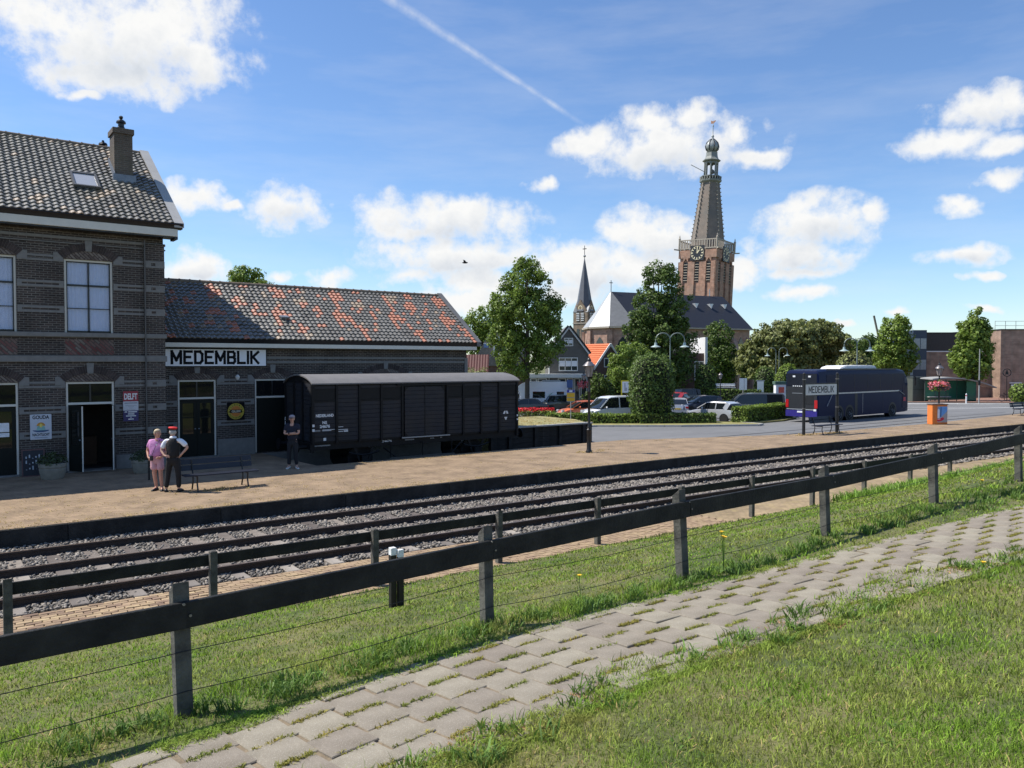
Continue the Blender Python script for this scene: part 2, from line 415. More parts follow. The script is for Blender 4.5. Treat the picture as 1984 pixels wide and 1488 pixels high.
m_grassground = M('lawn soil', (.065, .085, .022), .95, var=.35, sc=3, bump=.6, bsc=30, world=True, col2=(.20, .17, .07), mix2=.35, sc2=.8)
xs = np.unique(np.concatenate([np.linspace(-600, -20, 12), np.arange(-20, 40, .5), np.arange(-1, 12, .25), np.linspace(40, 140, 30), np.linspace(160, 900, 10)]))
ys = np.unique(np.concatenate([np.linspace(-80, -10, 8), np.arange(-10, 14.01, .3), np.arange(2.5, 7.2, .12), np.array(PY), np.linspace(27, 150, 20), np.linspace(170, 900, 8)]))
GX, GY = np.meshgrid(xs, ys); GZ = hgt(GX, GY)
V = np.stack([GX, GY, GZ], -1).reshape(-1, 3); nx = len(xs); ny = len(ys)
i, j = np.meshgrid(np.arange(nx - 1), np.arange(ny - 1)); a = (j * nx + i).ravel()
F = np.stack([a, a + 1, a + nx + 1, a + nx], -1)
struct(link('ground', arrmesh('ground', V, F, m_grassground, True)))

# ------------------------------------------------------------------ grass: blades, longer along the fence and the path edge
m_grass = M('grass blades', (.205, .335, .034), .75, var=.25, sc=2.2, world=True, col2=(.34, .32, .09), mix2=.28, sc2=.9, rpi=.75, trans=.42, spec=.35)
m_weed = M('weed leaves', (.12, .21, .035), .6, var=.25, sc=3, world=True, rpi=.4, trans=.3, spec=.35)
m_straw = M('dry straw', (.44, .33, .13), .85, var=.3, sc=5, world=True, rpi=.4, trans=.25)
PITCH_X, PITCH_Y, PATH0, PATH1 = .365, .352, 4.2, 5.96
def blades(P, h, w, lean, flat=.0):
    """P (n,3) roots; three triangles a blade, bent over"""
    n = len(P); a = rng.uniform(0, 2 * np.pi, n); b = rng.uniform(0, 2 * np.pi, n)
    side = np.stack([np.cos(a), np.sin(a), np.zeros(n)], 1) * w[:, None] * .5
    L = lean * h; dr = np.stack([np.cos(b), np.sin(b), np.zeros(n)], 1) * L[:, None]
    up = np.array([0, 0, 1.])[None] * h[:, None]
    v = np.stack([P - side, P + side, P + dr * .35 + up * .55 - side * .75, P + dr * .35 + up * .55 + side * .75, P + dr + up * (1 - .35 * lean[:, None])], 1)
    o = (np.arange(n) * 5)[:, None]
    f = np.concatenate([o + [0, 1, 3], o + [0, 3, 2], o + [2, 3, 4]], 0)
    return v.reshape(-1, 3), f
def fnoise(X, Y, s, seed=0):
    return np.array([noise.noise((x * s, y * s, seed)) for x, y in zip(X, Y)])
def lawn():
    n = 490000
    r = np.exp(rng.uniform(np.log(1.7), np.log(46), n)); th = R(36.63) + rng.uniform(-R(41), R(53), n)
    X = r * np.sin(th); Y = r * np.cos(th)
    ok = (Y < 11.95 + .12 * np.sin(X * 3.1) + .1 * np.sin(X * 7.7)) & (Y > -1)
    edge_n = 4.40 + ysh(X) + .14 * np.sin(X * 1.7) + .12 * np.sin(X * 4.3 + 1) + .30 * np.clip(np.sin(X * .83 + .4), 0, 1) + rng.normal(0, .05, n)
    edge_f = 5.88 + ysh(X) + .06 * np.sin(X * 2.3) + .06 * np.sin(X * 6.1) + rng.normal(0, .03, n)
    ok &= (Y < edge_n) | (Y > edge_f)
    X, Y, r = X[ok], Y[ok], r[ok]; edge_n = edge_n[ok]; edge_f = edge_f[ok]; n = len(X)
    cl = np.sin(X * 5.1 + 2 * np.sin(Y * 3.3)) * np.sin(Y * 4.7 + 2 * np.sin(X * 2.9))
    h = rng.uniform(.02, .05, n) * (1 + .4 * cl) * (1 + .012 * r) * np.where(Y < 4.6, 1.45, 1)
    df = np.abs(Y - 6.35); tall = np.exp(-(df / .36) ** 2) * (Y > 5.5)
    h += tall * rng.uniform(0, .12, n) * np.clip(.5 + cl, 0, 1.3)
    h += np.exp(-((Y - edge_n) / .12) ** 2) * (Y < 5) * rng.uniform(0, .08, n)
    h += np.exp(-((Y - 12) / .25) ** 2) * rng.uniform(0, .05, n)
    w = .0046 * np.maximum(1, r / 4.2) * rng.uniform(.7, 1.3, n)
    P = np.stack([X, Y, hgt(X, Y) - .006], 1)
    v, f = blades(P, h, w, rng.uniform(.2, 1.1, n))
    o = link('grass', arrmesh('grass', v, f, m_grass)); o['kind'] = 'stuff'; o['label'] = 'short sunlit lawn on the dike slope'; o['category'] = 'grass'
lawn()
def tufts(name, pts, n_per, hr, wr, mat, spread, label, lean=(.3, 1.2)):
    PP = np.repeat(np.asarray(pts, float), n_per, 0); n = len(PP)
    a = rng.uniform(0, 2 * np.pi, n); rr = spread * np.sqrt(rng.uniform(0, 1, n))
    PP[:, 0] += rr * np.cos(a); PP[:, 1] += rr * np.sin(a)
    v, f = blades(PP, rng.uniform(*hr, n), rng.uniform(*wr, n), rng.uniform(*lean, n))
    o = link(name, arrmesh(name, v, f, mat)); o['kind'] = 'stuff'; o['label'] = label; o['category'] = 'grass'
    return o
# broad-leaved weeds and long grass under the near fence and along the path
pts = []
for k in range(420):
    X = rnd.uniform(.3, 24); Y = 6.16 + rnd.gauss(.10, .17) + rnd.random() * float(ysh(X)) if rnd.random() < .7 else rnd.uniform(4.0, 4.55) + float(ysh(X))
    if 4.6 < Y - float(ysh(X)) < 5.88: continue
    pts.append((X, Y, float(hgt(X, Y))))
tufts('weeds', pts, 26, (.05, .17), (.008, .018), m_weed, .10, 'broad leaved weeds and long grass under the near fence')
pts = []
for k in range(90):
    X = rnd.uniform(2, 20); Y = rnd.uniform(1.0, 3.9) if rnd.random() < .5 else rnd.uniform(6.6, 11.7)
    pts.append((X, Y, float(hgt(X, Y))))
pts2 = [(X, Y, float(hgt(X, Y))) for X, Y in [(rnd.uniform(19.5, 29), rnd.uniform(10.3, 12.1)) for k in range(130)]]
tufts('tall_weeds', pts2, 26, (.12, .34), (.015, .035), M('bright weed', (.20, .34, .04), .6, var=.25, sc=3, world=True, rpi=.4, trans=.35), .22, 'tall bright weeds at the far end of the lower fence', (.3, 1.0))
edge_pts = []
for k in range(1500):
    X = math.exp(rnd.uniform(math.log(1.2), math.log(26))); u_ = rnd.random() ** 2
    Y = (4.10 + .42 * u_ * (.4 + .6 * abs(math.sin(X * 1.3 + 2 * math.sin(X * .7)))) if k % 3 else 5.97 - .14 * u_) + float(ysh(X)); edge_pts.append((X, Y, float(hgt(X, Y))))
tufts('edge_grass', edge_pts, 24, (.02, .075), (.0045, .010), m_grass, .06, 'ragged grass creeping over the edges of the slab path', (.4, 1.6))
tufts('clover', pts, 30, (.015, .04), (.012, .022), m_weed, .13, 'low clover patches in the lawn', (1.0, 2.0))

pts = []
for k in range(2600):
    r_ = math.exp(rnd.uniform(math.log(2.2), math.log(25))); a_ = R(36.63) + rnd.uniform(-R(40), R(40)); X = r_ * math.sin(a_); Y = r_ * math.cos(a_)
    if Y > 11.9 or 4.3 < Y - float(ysh(X)) < 5.95: continue
    pts.append((X, Y, float(hgt(X, Y))))
tufts('dry_blades', pts, 3, (.03, .075), (.0035, .008), m_straw, .06, 'pale dry blades scattered through the lawn', (.6, 2.0))

# ------------------------------------------------------------------ the slab path on the dike, slabs set in staggered columns
m_slab = M('concrete slab', (.285, .248, .195), .9, var=.16, sc=14, bump=.5, bsc=160, col2=(.185, .158, .118), mix2=.45, sc2=3.1, oir=.13, speck=((.42, .39, .33), 130), spec=.3)
m_sand = M('joint soil', (.20, .155, .10), .95, var=.3, sc=12, bump=.5, bsc=60, world=True)
mb = MB(); px_ = np.concatenate([np.arange(-3, 12, .1), np.arange(12, 45.1, .5)])
rows = [[(x, y + float(ysh(x)), float(hgt(x, y + float(ysh(x)))) + .003) for y in (4.20, 4.6, 5.0, 5.5, 5.96)] for x in px_]
mb.loft(rows, closed=False, cap=False); path = struct(mb.build('path', m_sand))
def slab_mesh(ly):
    q = MB().box(-.179, -ly / 2, -.03, .179, ly / 2, .032); o = q.build('slab_shape', m_slab, bevel=.006, seg=1); me = o.data
    off = Vector(o.location)
    for v in me.vertices: v.co += off
    bpy.data.objects.remove(o); me.name = 'paving_slab'; return me
SL = [slab_mesh(.338), slab_mesh(.168)]
cells = []
for ci in range(-6, 118):
    x = ci * PITCH_X; y = PATH0
    ys_ = [PITCH_Y] * 5 if ci % 2 == 0 else [PITCH_Y / 2] + [PITCH_Y] * 4 + [PITCH_Y / 2]
    for L_ in ys_: cells.append((x, y + L_ / 2, 0 if L_ > .2 else 1)); y += L_
def vis_key(c): return -(1.0 / (c[0] ** 2 + c[1] ** 2 + 6)) if (-.2 < math.atan2(c[0], c[1]) < R(36.63 + 38)) else 0
cells.sort(key=vis_key)
base = Vector(path.location); rest = MB()
for k, (x, y, t) in enumerate(cells):
    y += float(ysh(x))
    slx = float(hgt(x + .2, y) - hgt(x - .2, y)) / .4; sly = float(hgt(x, y + .15) - hgt(x, y - .15)) / .3
    z = float(hgt(x, y)) - .017 + rnd.gauss(.0, .003); yy = y + rnd.gauss(0, .006)
    rot = (math.atan(sly) + rnd.gauss(0, .012), -math.atan(slx) + rnd.gauss(0, .011), rnd.gauss(0, .016) + math.atan(float(ysh(x + .1) - ysh(x - .1)) / .2))
    if k < 298: share('paving_slab', SL[t], path, Vector((x, yy, z)) - base, rot)
    else:
        ly = .338 if t == 0 else .168
        rest.obox((x, yy, z), (.358, ly, .064), Matrix.Rotation(rot[1], 3, 'Y') @ Matrix.Rotation(rot[0], 3, 'X'))
o = rest.build('paving_slab', m_slab, path, kind='stuff'); o.location = Vector(o.location) - base
# grass and moss in the open joints (they run along the path)
pts = []
for ci in range(-2, 90):
    x = ci * PITCH_X; off = 0 if ci % 2 == 0 else PITCH_Y / 2
    for k in range(0, 6):
        y = PATH0 + off + k * PITCH_Y
        if y > PATH1 - .02 or y < PATH0 + .02: continue
        if rnd.random() < .10: continue
        dens = rnd.choice((.4, .9, 1.3, 1.6)); x0 = x - .17 * rnd.uniform(.6, 1); x1 = x + .17 * rnd.uniform(.6, 1)
        for q in range(int(44 * dens)):
            t = rnd.uniform(x0, x1); yy = y + float(ysh(t)) + rnd.gauss(0, .013); pts.append((t, yy, float(hgt(t, yy)) + .008))
m_red = M('scorched grass', (.40, .22, .10), .9, var=.3, sc=4, world=True, rpi=.4, trans=.2)
pts_r = []
for k in range(26):
    cx_ = math.exp(rnd.uniform(math.log(2.2), math.log(18))); cy_ = rnd.uniform(4.1, 4.5) + float(ysh(cx_))
    for q in range(16): X = cx_ + rnd.gauss(0, .12); Y = cy_ + rnd.gauss(0, .07); pts_r.append((X, Y, float(hgt(X, Y)) + .004))
tufts('scorched_grass', pts_r, 12, (.012, .035), (.005, .010), m_red, .05, 'reddish dried grass along the near edge of the path', (.8, 2.2))
m_moss = M('joint grass', (.20, .24, .04), .85, var=.3, sc=6, world=True, col2=(.38, .29, .06), mix2=.42, sc2=2.5, rpi=.35, trans=.25)
tufts('joint_grass', pts, 3, (.014, .042), (.006, .012), m_moss, .012, 'yellow green grass in the open joints of the slab path', (.3, 1.5))

# ------------------------------------------------------------------ tracks
m_ballast = M('ballast', (.13, .115, .10), .9, var=.45, sc=26, bump=1., bsc=45, world=True, col2=(.10, .085, .07), mix2=.4, sc2=3)
m_stone = M('ballast stones', (.205, .182, .155), .85, var=.3, sc=8, world=True, rpi=.5)
m_rust = M('rusty rail', (.040, .026, .020), .75, var=.3, sc=9, world=True, bump=.2, bsc=60)
m_railtop = M('worn rail head', (.16, .12, .095), .42, metal=.5, var=.2, sc=12, world=True)
m_sleeper = M('weathered sleeper', (.125, .10, .082), .9, var=.3, sc=7, bump=.5, bsc=25, col2=(.30, .27, .235), mix2=.25, sc2=.7, oir=.45)
def bend(X): return np.where(np.asarray(X) > 22, -.0012 * (np.asarray(X) - 22) ** 2, 0)
mb = MB(); tx = np.arange(-25, 90.1, 1.0)
mb.loft([[(x, 13.92 + float(bend(x)), -.43), (x, 15, -.40), (x, 17.2 + float(bend(x)), -.39), (x, 19.4 + float(bend(x)), -.42)] for x in tx], closed=False, cap=False)
track = struct(mb.build('railway_track', m_ballast)); tb = Vector(track.location)
def addp(o): o.location = Vector(o.location) - tb; return o
def rail(y0, zt, name='rail', x0=-25, x1=88):
    pr = [(-.036, 0), (.036, 0), (.036, -.035), (.010, -.045), (.010, -.115), (.065, -.13), (.065, -.145), (-.065, -.145), (-.065, -.13), (-.010, -.115), (-.010, -.045), (-.036, -.035)]
    X = np.arange(x0, x1, 2.0)
    q = MB(); q.loft([[(x, y0 + float(bend(x)) + p[0], zt + p[1]) for p in pr] for x in X]); r = addp(q.build(name, m_rust, track))
    q = MB(); q.loft([[(x, y0 + float(bend(x)) - .03, zt + .002), (x, y0 + float(bend(x)) + .03, zt + .002)] for x in X], closed=False, cap=False)
    t = q.build('rail_head', m_railtop, None); t.parent = r; t.location = Vector(t.location) - (Vector(r.location) + tb)
rail(18.0, -.235); rail(16.5, -.235); rail(14.45, -.235)
def sleeper_mesh(ln, w=.25):
    q = MB().box(-w / 2, -ln / 2, -.07, w / 2, ln / 2, .06); o = q.build('s', m_sleeper, bevel=.012, seg=1); me = o.data
    for v in me.vertices: v.co += Vector(o.location)
    bpy.data.objects.remove(o); me.name = 'sleeper'; return me
SM = [sleeper_mesh(2.55), sleeper_mesh(1.45)]
slp = []
for k in range(-2, 115):
    x = k * .655 + rnd.gauss(0, .015); slp.append((x, 17.25, 0))
for k in range(-2, 88):
    x = k * .86 + .2 + rnd.gauss(0, .02); slp.append((x, 14.66, 1))
for x, y, t in slp: share('sleeper', SM[t], track, Vector((x, y + float(bend(x)) + rnd.gauss(0, .02), -.435 + rnd.gauss(0, .006))) - tb, (rnd.gauss(0, .012), 0, rnd.gauss(0, .01)))
def stones():
    n = 78000
    X = np.exp(rng.uniform(np.log(1.0), np.log(60), n)) * 1.0 - 1.5; Y = rng.uniform(13.95, 19.15, n)
    u = rng.uniform(0, 1, n); X = np.where(u < .5, rng.uniform(-1, 18, n), 18 + 45 * rng.uniform(0, 1, n) ** 1.5)
    on = np.zeros(n, bool)
    sa = np.abs((X / .655) - np.round(X / .655)) * .655 < .135; on |= sa & (Y > 15.95) & (Y < 18.55)
    sb = np.abs(((X - .2) / .86) - np.round((X - .2) / .86)) * .86 < .135; on |= sb & (Y < 15.4)
    keep = ~on | (rng.uniform(0, 1, n) < .10)
    X, Y = X[keep], Y[keep]; n = len(X)
    s = rng.uniform(.013, .034, n) * (1 + np.clip(X, 0, 60) / 40)
    cube = np.array([(x, y, z) for z in (-1, 1) for y in (-1, 1) for x in (-1, 1)], float)
    fc = np.array([(0, 2, 3, 1), (4, 5, 7, 6), (0, 1, 5, 4), (2, 6, 7, 3), (0, 4, 6, 2), (1, 3, 7, 5)])
    V = cube[None] * (rng.uniform(.55, 1.0, (n, 8, 3)) * np.stack([s, s * rng.uniform(.6, 1, n), s * rng.uniform(.45, .8, n)], 1)[:, None, :])
    a = rng.uniform(0, 6.28, n); ca, sn = np.cos(a), np.sin(a); tl = rng.uniform(-.6, .6, n)
    V[:, :, 2] += V[:, :, 0] * tl[:, None]
    x = V[:, :, 0] * ca[:, None] - V[:, :, 1] * sn[:, None]; y = V[:, :, 0] * sn[:, None] + V[:, :, 1] * ca[:, None]
    V[:, :, 0] = x + X[:, None]; V[:, :, 1] = y + (Y + bend(X))[:, None]; V[:, :, 2] += (-.40 + s * .5 + rng.uniform(0, .012, n))[:, None]
    F = (fc[None] + (np.arange(n) * 8)[:, None, None]).reshape(-1, 4)
    o = link('ballast', arrmesh('ballast', V.reshape(-1, 3) - np.array(tb), F, m_stone), track); o['kind'] = 'stuff'
stones()
# the brick strip between the tracks and the lawn: the near bricks one by one, then joined, then material
m_paver = M('clinker', (.33, .235, .135), .88, var=.2, sc=5, world=True, bump=.3, bsc=60, col2=(.24, .155, .105), mix2=.4, sc2=3.2, oir=.35)
m_strip = brick('clinker strip', (.34, .25, .15), (.26, .19, .115), (.21, .165, .09), .22, .105, .012, 'xy', stain=((.40, .31, .13), 2.4, .52, .78))
mb = MB(); mb.loft([[(x, 11.93, -.425), (x, 13.0, -.405), (x, 13.93, -.40)] for x in np.arange(-20, 80, 1.0)], closed=False, cap=False)
strip = struct(mb.build('brick_path', m_strip)); sb0 = Vector(strip.location)
q = MB().box(-.103, -.047, -.03, .103, .047, .02); o = q.build('b', m_paver, bevel=.006, seg=1); BME = o.data
for v in BME.vertices: v.co += Vector(o.location)
bpy.data.objects.remove(o); BME.name = 'brick'
cells = []
for rI in range(18):
    y = 11.99 + rI * .108
    for k in range(-2, 70):
        x = k * .222 + (.111 if rI % 2 else 0); cells.append((x, y))
cells.sort(key=lambda c: (c[0] + .8 * c[1]) if (c[1] - 10.9 < 3 and c[0] > .5 + (13 - c[1]) * .2) else 999)
rest = MB()
for k, (x, y) in enumerate(cells):
    z = -.412 + .018 * (y - 12) / 1.9 + rnd.gauss(0, .003)
    if k < 296: share('brick', BME, strip, Vector((x, y, z)) - sb0, (rnd.gauss(0, .02), rnd.gauss(0, .02), rnd.gauss(0, .02)))
    else: rest.obox((x, y, z), (.206, .094, .05), Matrix.Rotation(rnd.gauss(0, .02), 3, 'Z') @ Matrix.Rotation(rnd.gauss(0, .02), 3, 'X'))
o = rest.build('brick', m_paver, strip, kind='stuff'); o.location = Vector(o.location) - sb0

# ------------------------------------------------------------------ fences
m_tar = M('tarred wood', (.011, .0115, .012), .6, var=.35, sc=7, bump=.5, bsc=30, col2=(.035, .035, .031), mix2=.28, sc2=2.5, spec=.2)
m_post = M('weathered post', (.06, .056, .048), .85, var=.4, sc=9, bump=.6, bsc=30, col2=(.15, .145, .12), mix2=.35, sc2=2.2)
m_wire = M('wire', (.03, .03, .03), .5, .6)
m_bolt = M('bolt', (.22, .21, .2), .5, .8)
def post(par, x, y, z0, z1, w, lean, cap_):
    q = MB(); d = w / 2
    if cap_ == 'slant':
        q.loft([[(x - d, y - d, z0), (x + d, y - d, z0), (x + d, y + d, z0), (x - d, y + d, z0)],
                [(x - d + lean, y - d, z1), (x + d + lean, y - d, z1), (x + d + lean, y + d, z1 - .09), (x - d + lean, y + d, z1 - .09)]])
    else:
        q.loft([[(x - d, y - d, z0), (x + d, y - d, z0), (x + d, y + d, z0), (x - d, y + d, z0)],
                [(x - d + lean, y - d, z1 - .02), (x + d + lean, y - d, z1 - .02), (x + d + lean, y + d, z1 - .02), (x - d + lean, y + d, z1 - .02)],
                [(x - d * .6 + lean, y - d * .6, z1), (x + d * .6 + lean, y - d * .6, z1), (x + d * .6 + lean, y + d * .6, z1), (x - d * .6 + lean, y + d * .6, z1)]])
    return q.build('post', m_post, par, bevel=.004, seg=1)
nf = thing('post_and_rail_fence', 'black post and rail fence with two wires beside the slab path', 'fence', (0, 0, 0))
NP = [(-1.45, 6.1, .8, 1.80), (1.51, 6.12, .8, 1.835), (4.47, 6.42, .8, 1.835), (7.46, 6.49, .8, 1.90), (10.43, 6.40, .9, 1.97), (13.40, 6.28, 1.05, 2.11), (16.40, 6.15, 1.19, 2.27), (19.4, 6.1, 1.33, 2.42), (22.4, 6.1, 1.47, 2.56)]
for k, (x, y, z0, z1) in enumerate(NP):
    post(nf, x, y, z0 - .25, z1, .115 if k % 2 else .105, -.03 - .07 * (k > 2), 'slant')
for k in range(len(NP) - 1):
    (xa, ya, _, za), (xb, yb, _, zb) = NP[k], NP[k + 1]
    q = MB(); g0 = .004
    q.bar((xa + g0 - .02 * k % .03, ya - .083, za - .24), (xb - g0, yb - .083, zb - .24), .042, .195); q.build('rail', m_tar, nf, bevel=.004, seg=1)
    for t in (.045, -.045): MB().cyl((xb - t * .5, yb - .105, zb - .20 + t), (xb - t * .5, yb - .112, zb - .20 + t), .011, n=6).build('bolt', m_bolt, nf)
    for hh in (.52, .22):
        z0a, z0b = NP[k][2] + hh, NP[k + 1][2] + hh
        q = MB(); q.tube([(xa + (xb - xa) * t, ya - .062 + (yb - ya) * t, z0a + (z0b - z0a) * t - .05 * t * (1 - t) * 4 * (.6 if hh > .3 else 1)) for t in np.linspace(0, 1, 9)], .0035, 5); q.build('wire', m_wire, nf)
ff = thing('post_and_rail_fence', 'low grey black rail fence at the foot of the bank beside the brick strip', 'fence', (0, 0, 0))
FX = [.82, 3.43, 6.13, 8.74, 11.3, 13.9, 16.52, 19.14, 21.75, 24.4, 27.0]
for k, x in enumerate(FX): post(ff, x, 12.18, -.7, .62 - .01 * (k % 3), .105, .01 * (k % 2), 'slant' if k % 3 == 0 else 'flat')
for a_, b_ in zip([-2] + FX[:-1], FX):
    q = MB(); q.bar((a_ + .004, 12.255, .455), (b_ - .004, 12.255, .455), .04, .165); q.build('rail', m_tar, ff, bevel=.004, seg=1)
# the white-topped marker post between the two fences
t = thing('marker_post', 'black angle post with a white painted top on the grass between the fences', 'post', (5.0, 9.34, .18))
q = MB().box(-.085, -.05, -.2, -.005, .03, .70); q.build('plate', M('marker black', (.012, .012, .013), .5), t, bevel=.004)
q = MB().box(.003, -.09, -.2, .083, -.03, .67); q.build('plate', MATS['marker black'], t, bevel=.004)
q = MB().box(-.085, -.05, .701, -.005, .03, .80); q.build('white_top', M('marker white', (.78, .78, .76), .6), t, bevel=.004)
q = MB().box(.003, -.09, .671, .083, -.03, .77); q.build('white_top', MATS['marker white'], t, bevel=.004)
# yellow flowers of the weeds by the fence and the path
m_yel = M('yellow petals', (.80, .50, .02), .7, var=.15)
for k, (x, y, h_, n_) in enumerate([(8.05, 6.35, .52, 4), (6.0, 6.75, .34, 1), (11.2, 3.7, .16, 2), (9.6, 3.95, .12, 1), (15.2, 6.3, .2, 2)]):
    lab = ['tall weed with four yellow heads beside the third fence post', 'single orange yellow flower on a thin stem in the lawn', 'low yellow flowers at the near edge of the slab path', 'one small yellow flower beside the slabs', 'two yellow flowers by the far fence posts'][k]
    t = thing('flower', lab, 'flower', (x, y, float(hgt(x, y))), group=None)
    for q_ in range(n_):
        dx, dy, hh = (q_ - n_ / 2) * .028, rnd.uniform(-.02, .02), h_ * rnd.uniform(.82, 1)
        MB().tube([(0, 0, 0), (dx * .4, dy * .4, hh * .5), (dx, dy, hh)], .004, 5).build('stem', m_weed, t)
        q = MB()
        for s_ in range(9):
            a_ = s_ * .7; q.add([(dx, dy, hh), (dx + .026 * math.cos(a_ - .3), dy + .026 * math.sin(a_ - .3), hh + .012), (dx + .03 * math.cos(a_), dy + .03 * math.sin(a_), hh + .014), (dx + .026 * math.cos(a_ + .3), dy + .026 * math.sin(a_ + .3), hh + .012)], [(0, 1, 2, 3)])
        q.sph((dx, dy, hh + .004), .013, .013, .012, 8, 5); q.build('flower_head', m_yel, t)
    q = MB()
    for s_ in range(7):
        a_ = s_ * .9; l_ = h_ * .4; q.add([(0, 0, .01), (l_ * .5 * math.cos(a_ - .25), l_ * .5 * math.sin(a_ - .25), .05), (l_ * math.cos(a_), l_ * math.sin(a_), .03), (l_ * .5 * math.cos(a_ + .25), l_ * .5 * math.sin(a_ + .25), .05)], [(0, 1, 2, 3)])
    q.build('leaf', m_weed, t)

# ------------------------------------------------------------------ platform
m_plat = brick('platform clinker', (.305, .208, .135), (.225, .152, .10), (.20, .155, .095), .21, .075, .012, 'xy', ang=R(45), bump=.3, stain=((.38, .29, .155), 9., .50, .84))
PLAT = [(-40, 19.22), (22, 19.20), (30, 18.98), (40, 18.65), (49, 18.2), (62, 17.6), (90, 16.2), (90, 23.4), (60, 22.0), (45, 21.45), (36.3, 21.75), (33, 22.1), (28.1, 23.7), (24.6, 25.0), (10.4, 24.85), (10.15, 29.9), (-40, 29.9)]
plat = struct(MB().prism(PLAT, -.9, 0, 'z').build('platform', m_plat)); pb = Vector(plat.location)
m_board = M('tarred boards', (.014, .0135, .013), .75, var=.5, sc=5, bump=.6, bsc=22, col2=(.045, .043, .04), mix2=.22, sc2=1.6, spec=.3)
edge = [(-40, 19.22), (22, 19.20), (30, 18.98), (40, 18.65), (49, 18.2), (62, 17.6)]
def edge_at(x): return float(np.interp(x, [e[0] for e in edge], [e[1] for e in edge]))
x = -4.0
while x < 60:
    x2 = x + 3.2
    o = MB().bar((x + .006, edge_at(x) - .035, -.21), (x2 - .006, edge_at(x2) - .035, -.21), .06, .40).build('edge_board', m_board, plat, bevel=.006, seg=1); o.location = Vector(o.location) - pb
    o = MB().box(x - .05, edge_at(x) - .005, -.6, x + .05, edge_at(x) + .05, -.03).build('edge_post', m_board, plat); o.location = Vector(o.location) - pb
    x = x2
pts = []
for k in range(1500):
    X = rnd.uniform(0, 50) if k % 3 else rnd.uniform(0, 18)
    r_ = rnd.random()
    if r_ < .45: Y = edge_at(X) + abs(rnd.gauss(0, .22)) + .02
    elif r_ < .6: Y = rnd.uniform(edge_at(X), 22.5)
    elif X > 20: Y = float(np.interp(X, [20, 24.6, 28.1, 33, 36.3, 45, 60], [24.9, 24.9, 23.6, 22, 21.65, 21.3, 21.9])) - abs(rnd.gauss(0, .5))
    else: Y = 24.6 - abs(rnd.gauss(0, .25)) if X > 11 else rnd.uniform(19.4, 23)
    pts.append((X, Y, .0))
tufts('dry_grass', pts, 6, (.008, .04), (.008, .02), m_straw, .12, 'dry straw coloured grass between the platform bricks', (1., 2.6))
pts = [(rnd.uniform(0, 40), 0, -.01) for k in range(60)]; pts = [(p[0], edge_at(p[0]) + .0, -.0) for p in pts]
tufts('dry_grass', pts, 3, (.05, .14), (.006, .012), m_straw, .05, 'dry grass strands hanging over the platform edge', (.8, 1.8))
for (x, y, r_, n_) in [(6.3, 21.75, .35, 30), (20.4, 22.4, .4, 25), (33.4, 21.6, .5, 40), (35.2, 21.3, .5, 40)]:
    tufts('dry_grass', [(x + rnd.gauss(0, r_), y + rnd.gauss(0, r_ * .35), 0) for k in range(n_)], 14, (.02, .09), (.006, .014), m_straw, .05, 'tall yellow grass at the foot of the platform furniture', (.5, 1.5))
# ------------------------------------------------------------------ station building (two-storey block and goods wing)
m_brk = brick('station brick', (.036, .030, .028), (.070, .053, .046), (.165, .15, .132), .215, .069, .010, 'xz')
m_brk2 = brick('chimney brick', (.095, .075, .06), (.13, .095, .075), (.15, .135, .11), .215, .069, .010, 'xz', stain=((.10, .09, .06), 1.6, .5, .8))
m_stonew = M('grey stone', (.19, .185, .175), .85, var=.15, sc=6, bump=.2, bsc=50)
m_cream = M('cream paint', (.62, .60, .54), .55, var=.06, sc=3)
m_black = M('black paint', (.012, .013, .015), .35, var=.2, sc=4)
m_green = M('dark green paint', (.006, .009, .008), .5, var=.2, sc=4, spec=.2)
m_pane = glass('window pane', (.02, .022, .025), .04, .55)
m_paned = glass('dark pane', (.012, .014, .013), .05)
m_panec = glass('curtained pane', (.75, .8, .9), .03, .86)
m_curt = M('net curtain', (.80, .83, .88), .9, var=.05, sc=5)
m_vous = M('arch brick', (.050, .036, .033), .85, var=.3, sc=9, rpi=.35)
m_tile = M('grey glazed pantile', (.155, .148, .132), .33, var=.25, sc=6, oir=.22, world=True, col2=(.10, .092, .078), mix2=.42, sc2=1.1)
m_tileo = M('orange pantile', (.38, .145, .085), .45, var=.2, sc=5)
m_tilet = M('tan pantile', (.26, .195, .135), .42, var=.2, sc=5)
m_ridge = M('ridge tile', (.115, .075, .06), .7, var=.35, sc=5, col2=(.20, .17, .10), mix2=.3)
m_under = M('roof boarding', (.02, .018, .016), .9)
m_verge = M('grey verge board', (.33, .325, .31), .6, var=.1, sc=3)
m_lead = M('lead', (.19, .215, .255), .5, .3, var=.15)
m_tymp = brick('tympanum brick', (.10, .075, .065), (.20, .17, .145), (.06, .045, .04), .24, .075, .014, 'xz', ang=R(45))
m_diam = brick('diamond brick', (.17, .15, .13), (.15, .05, .048), (.085, .07, .06), .26, .08, .014, 'xz', ang=R(45))
m_room = M('dim room', (.05, .045, .04), .9)

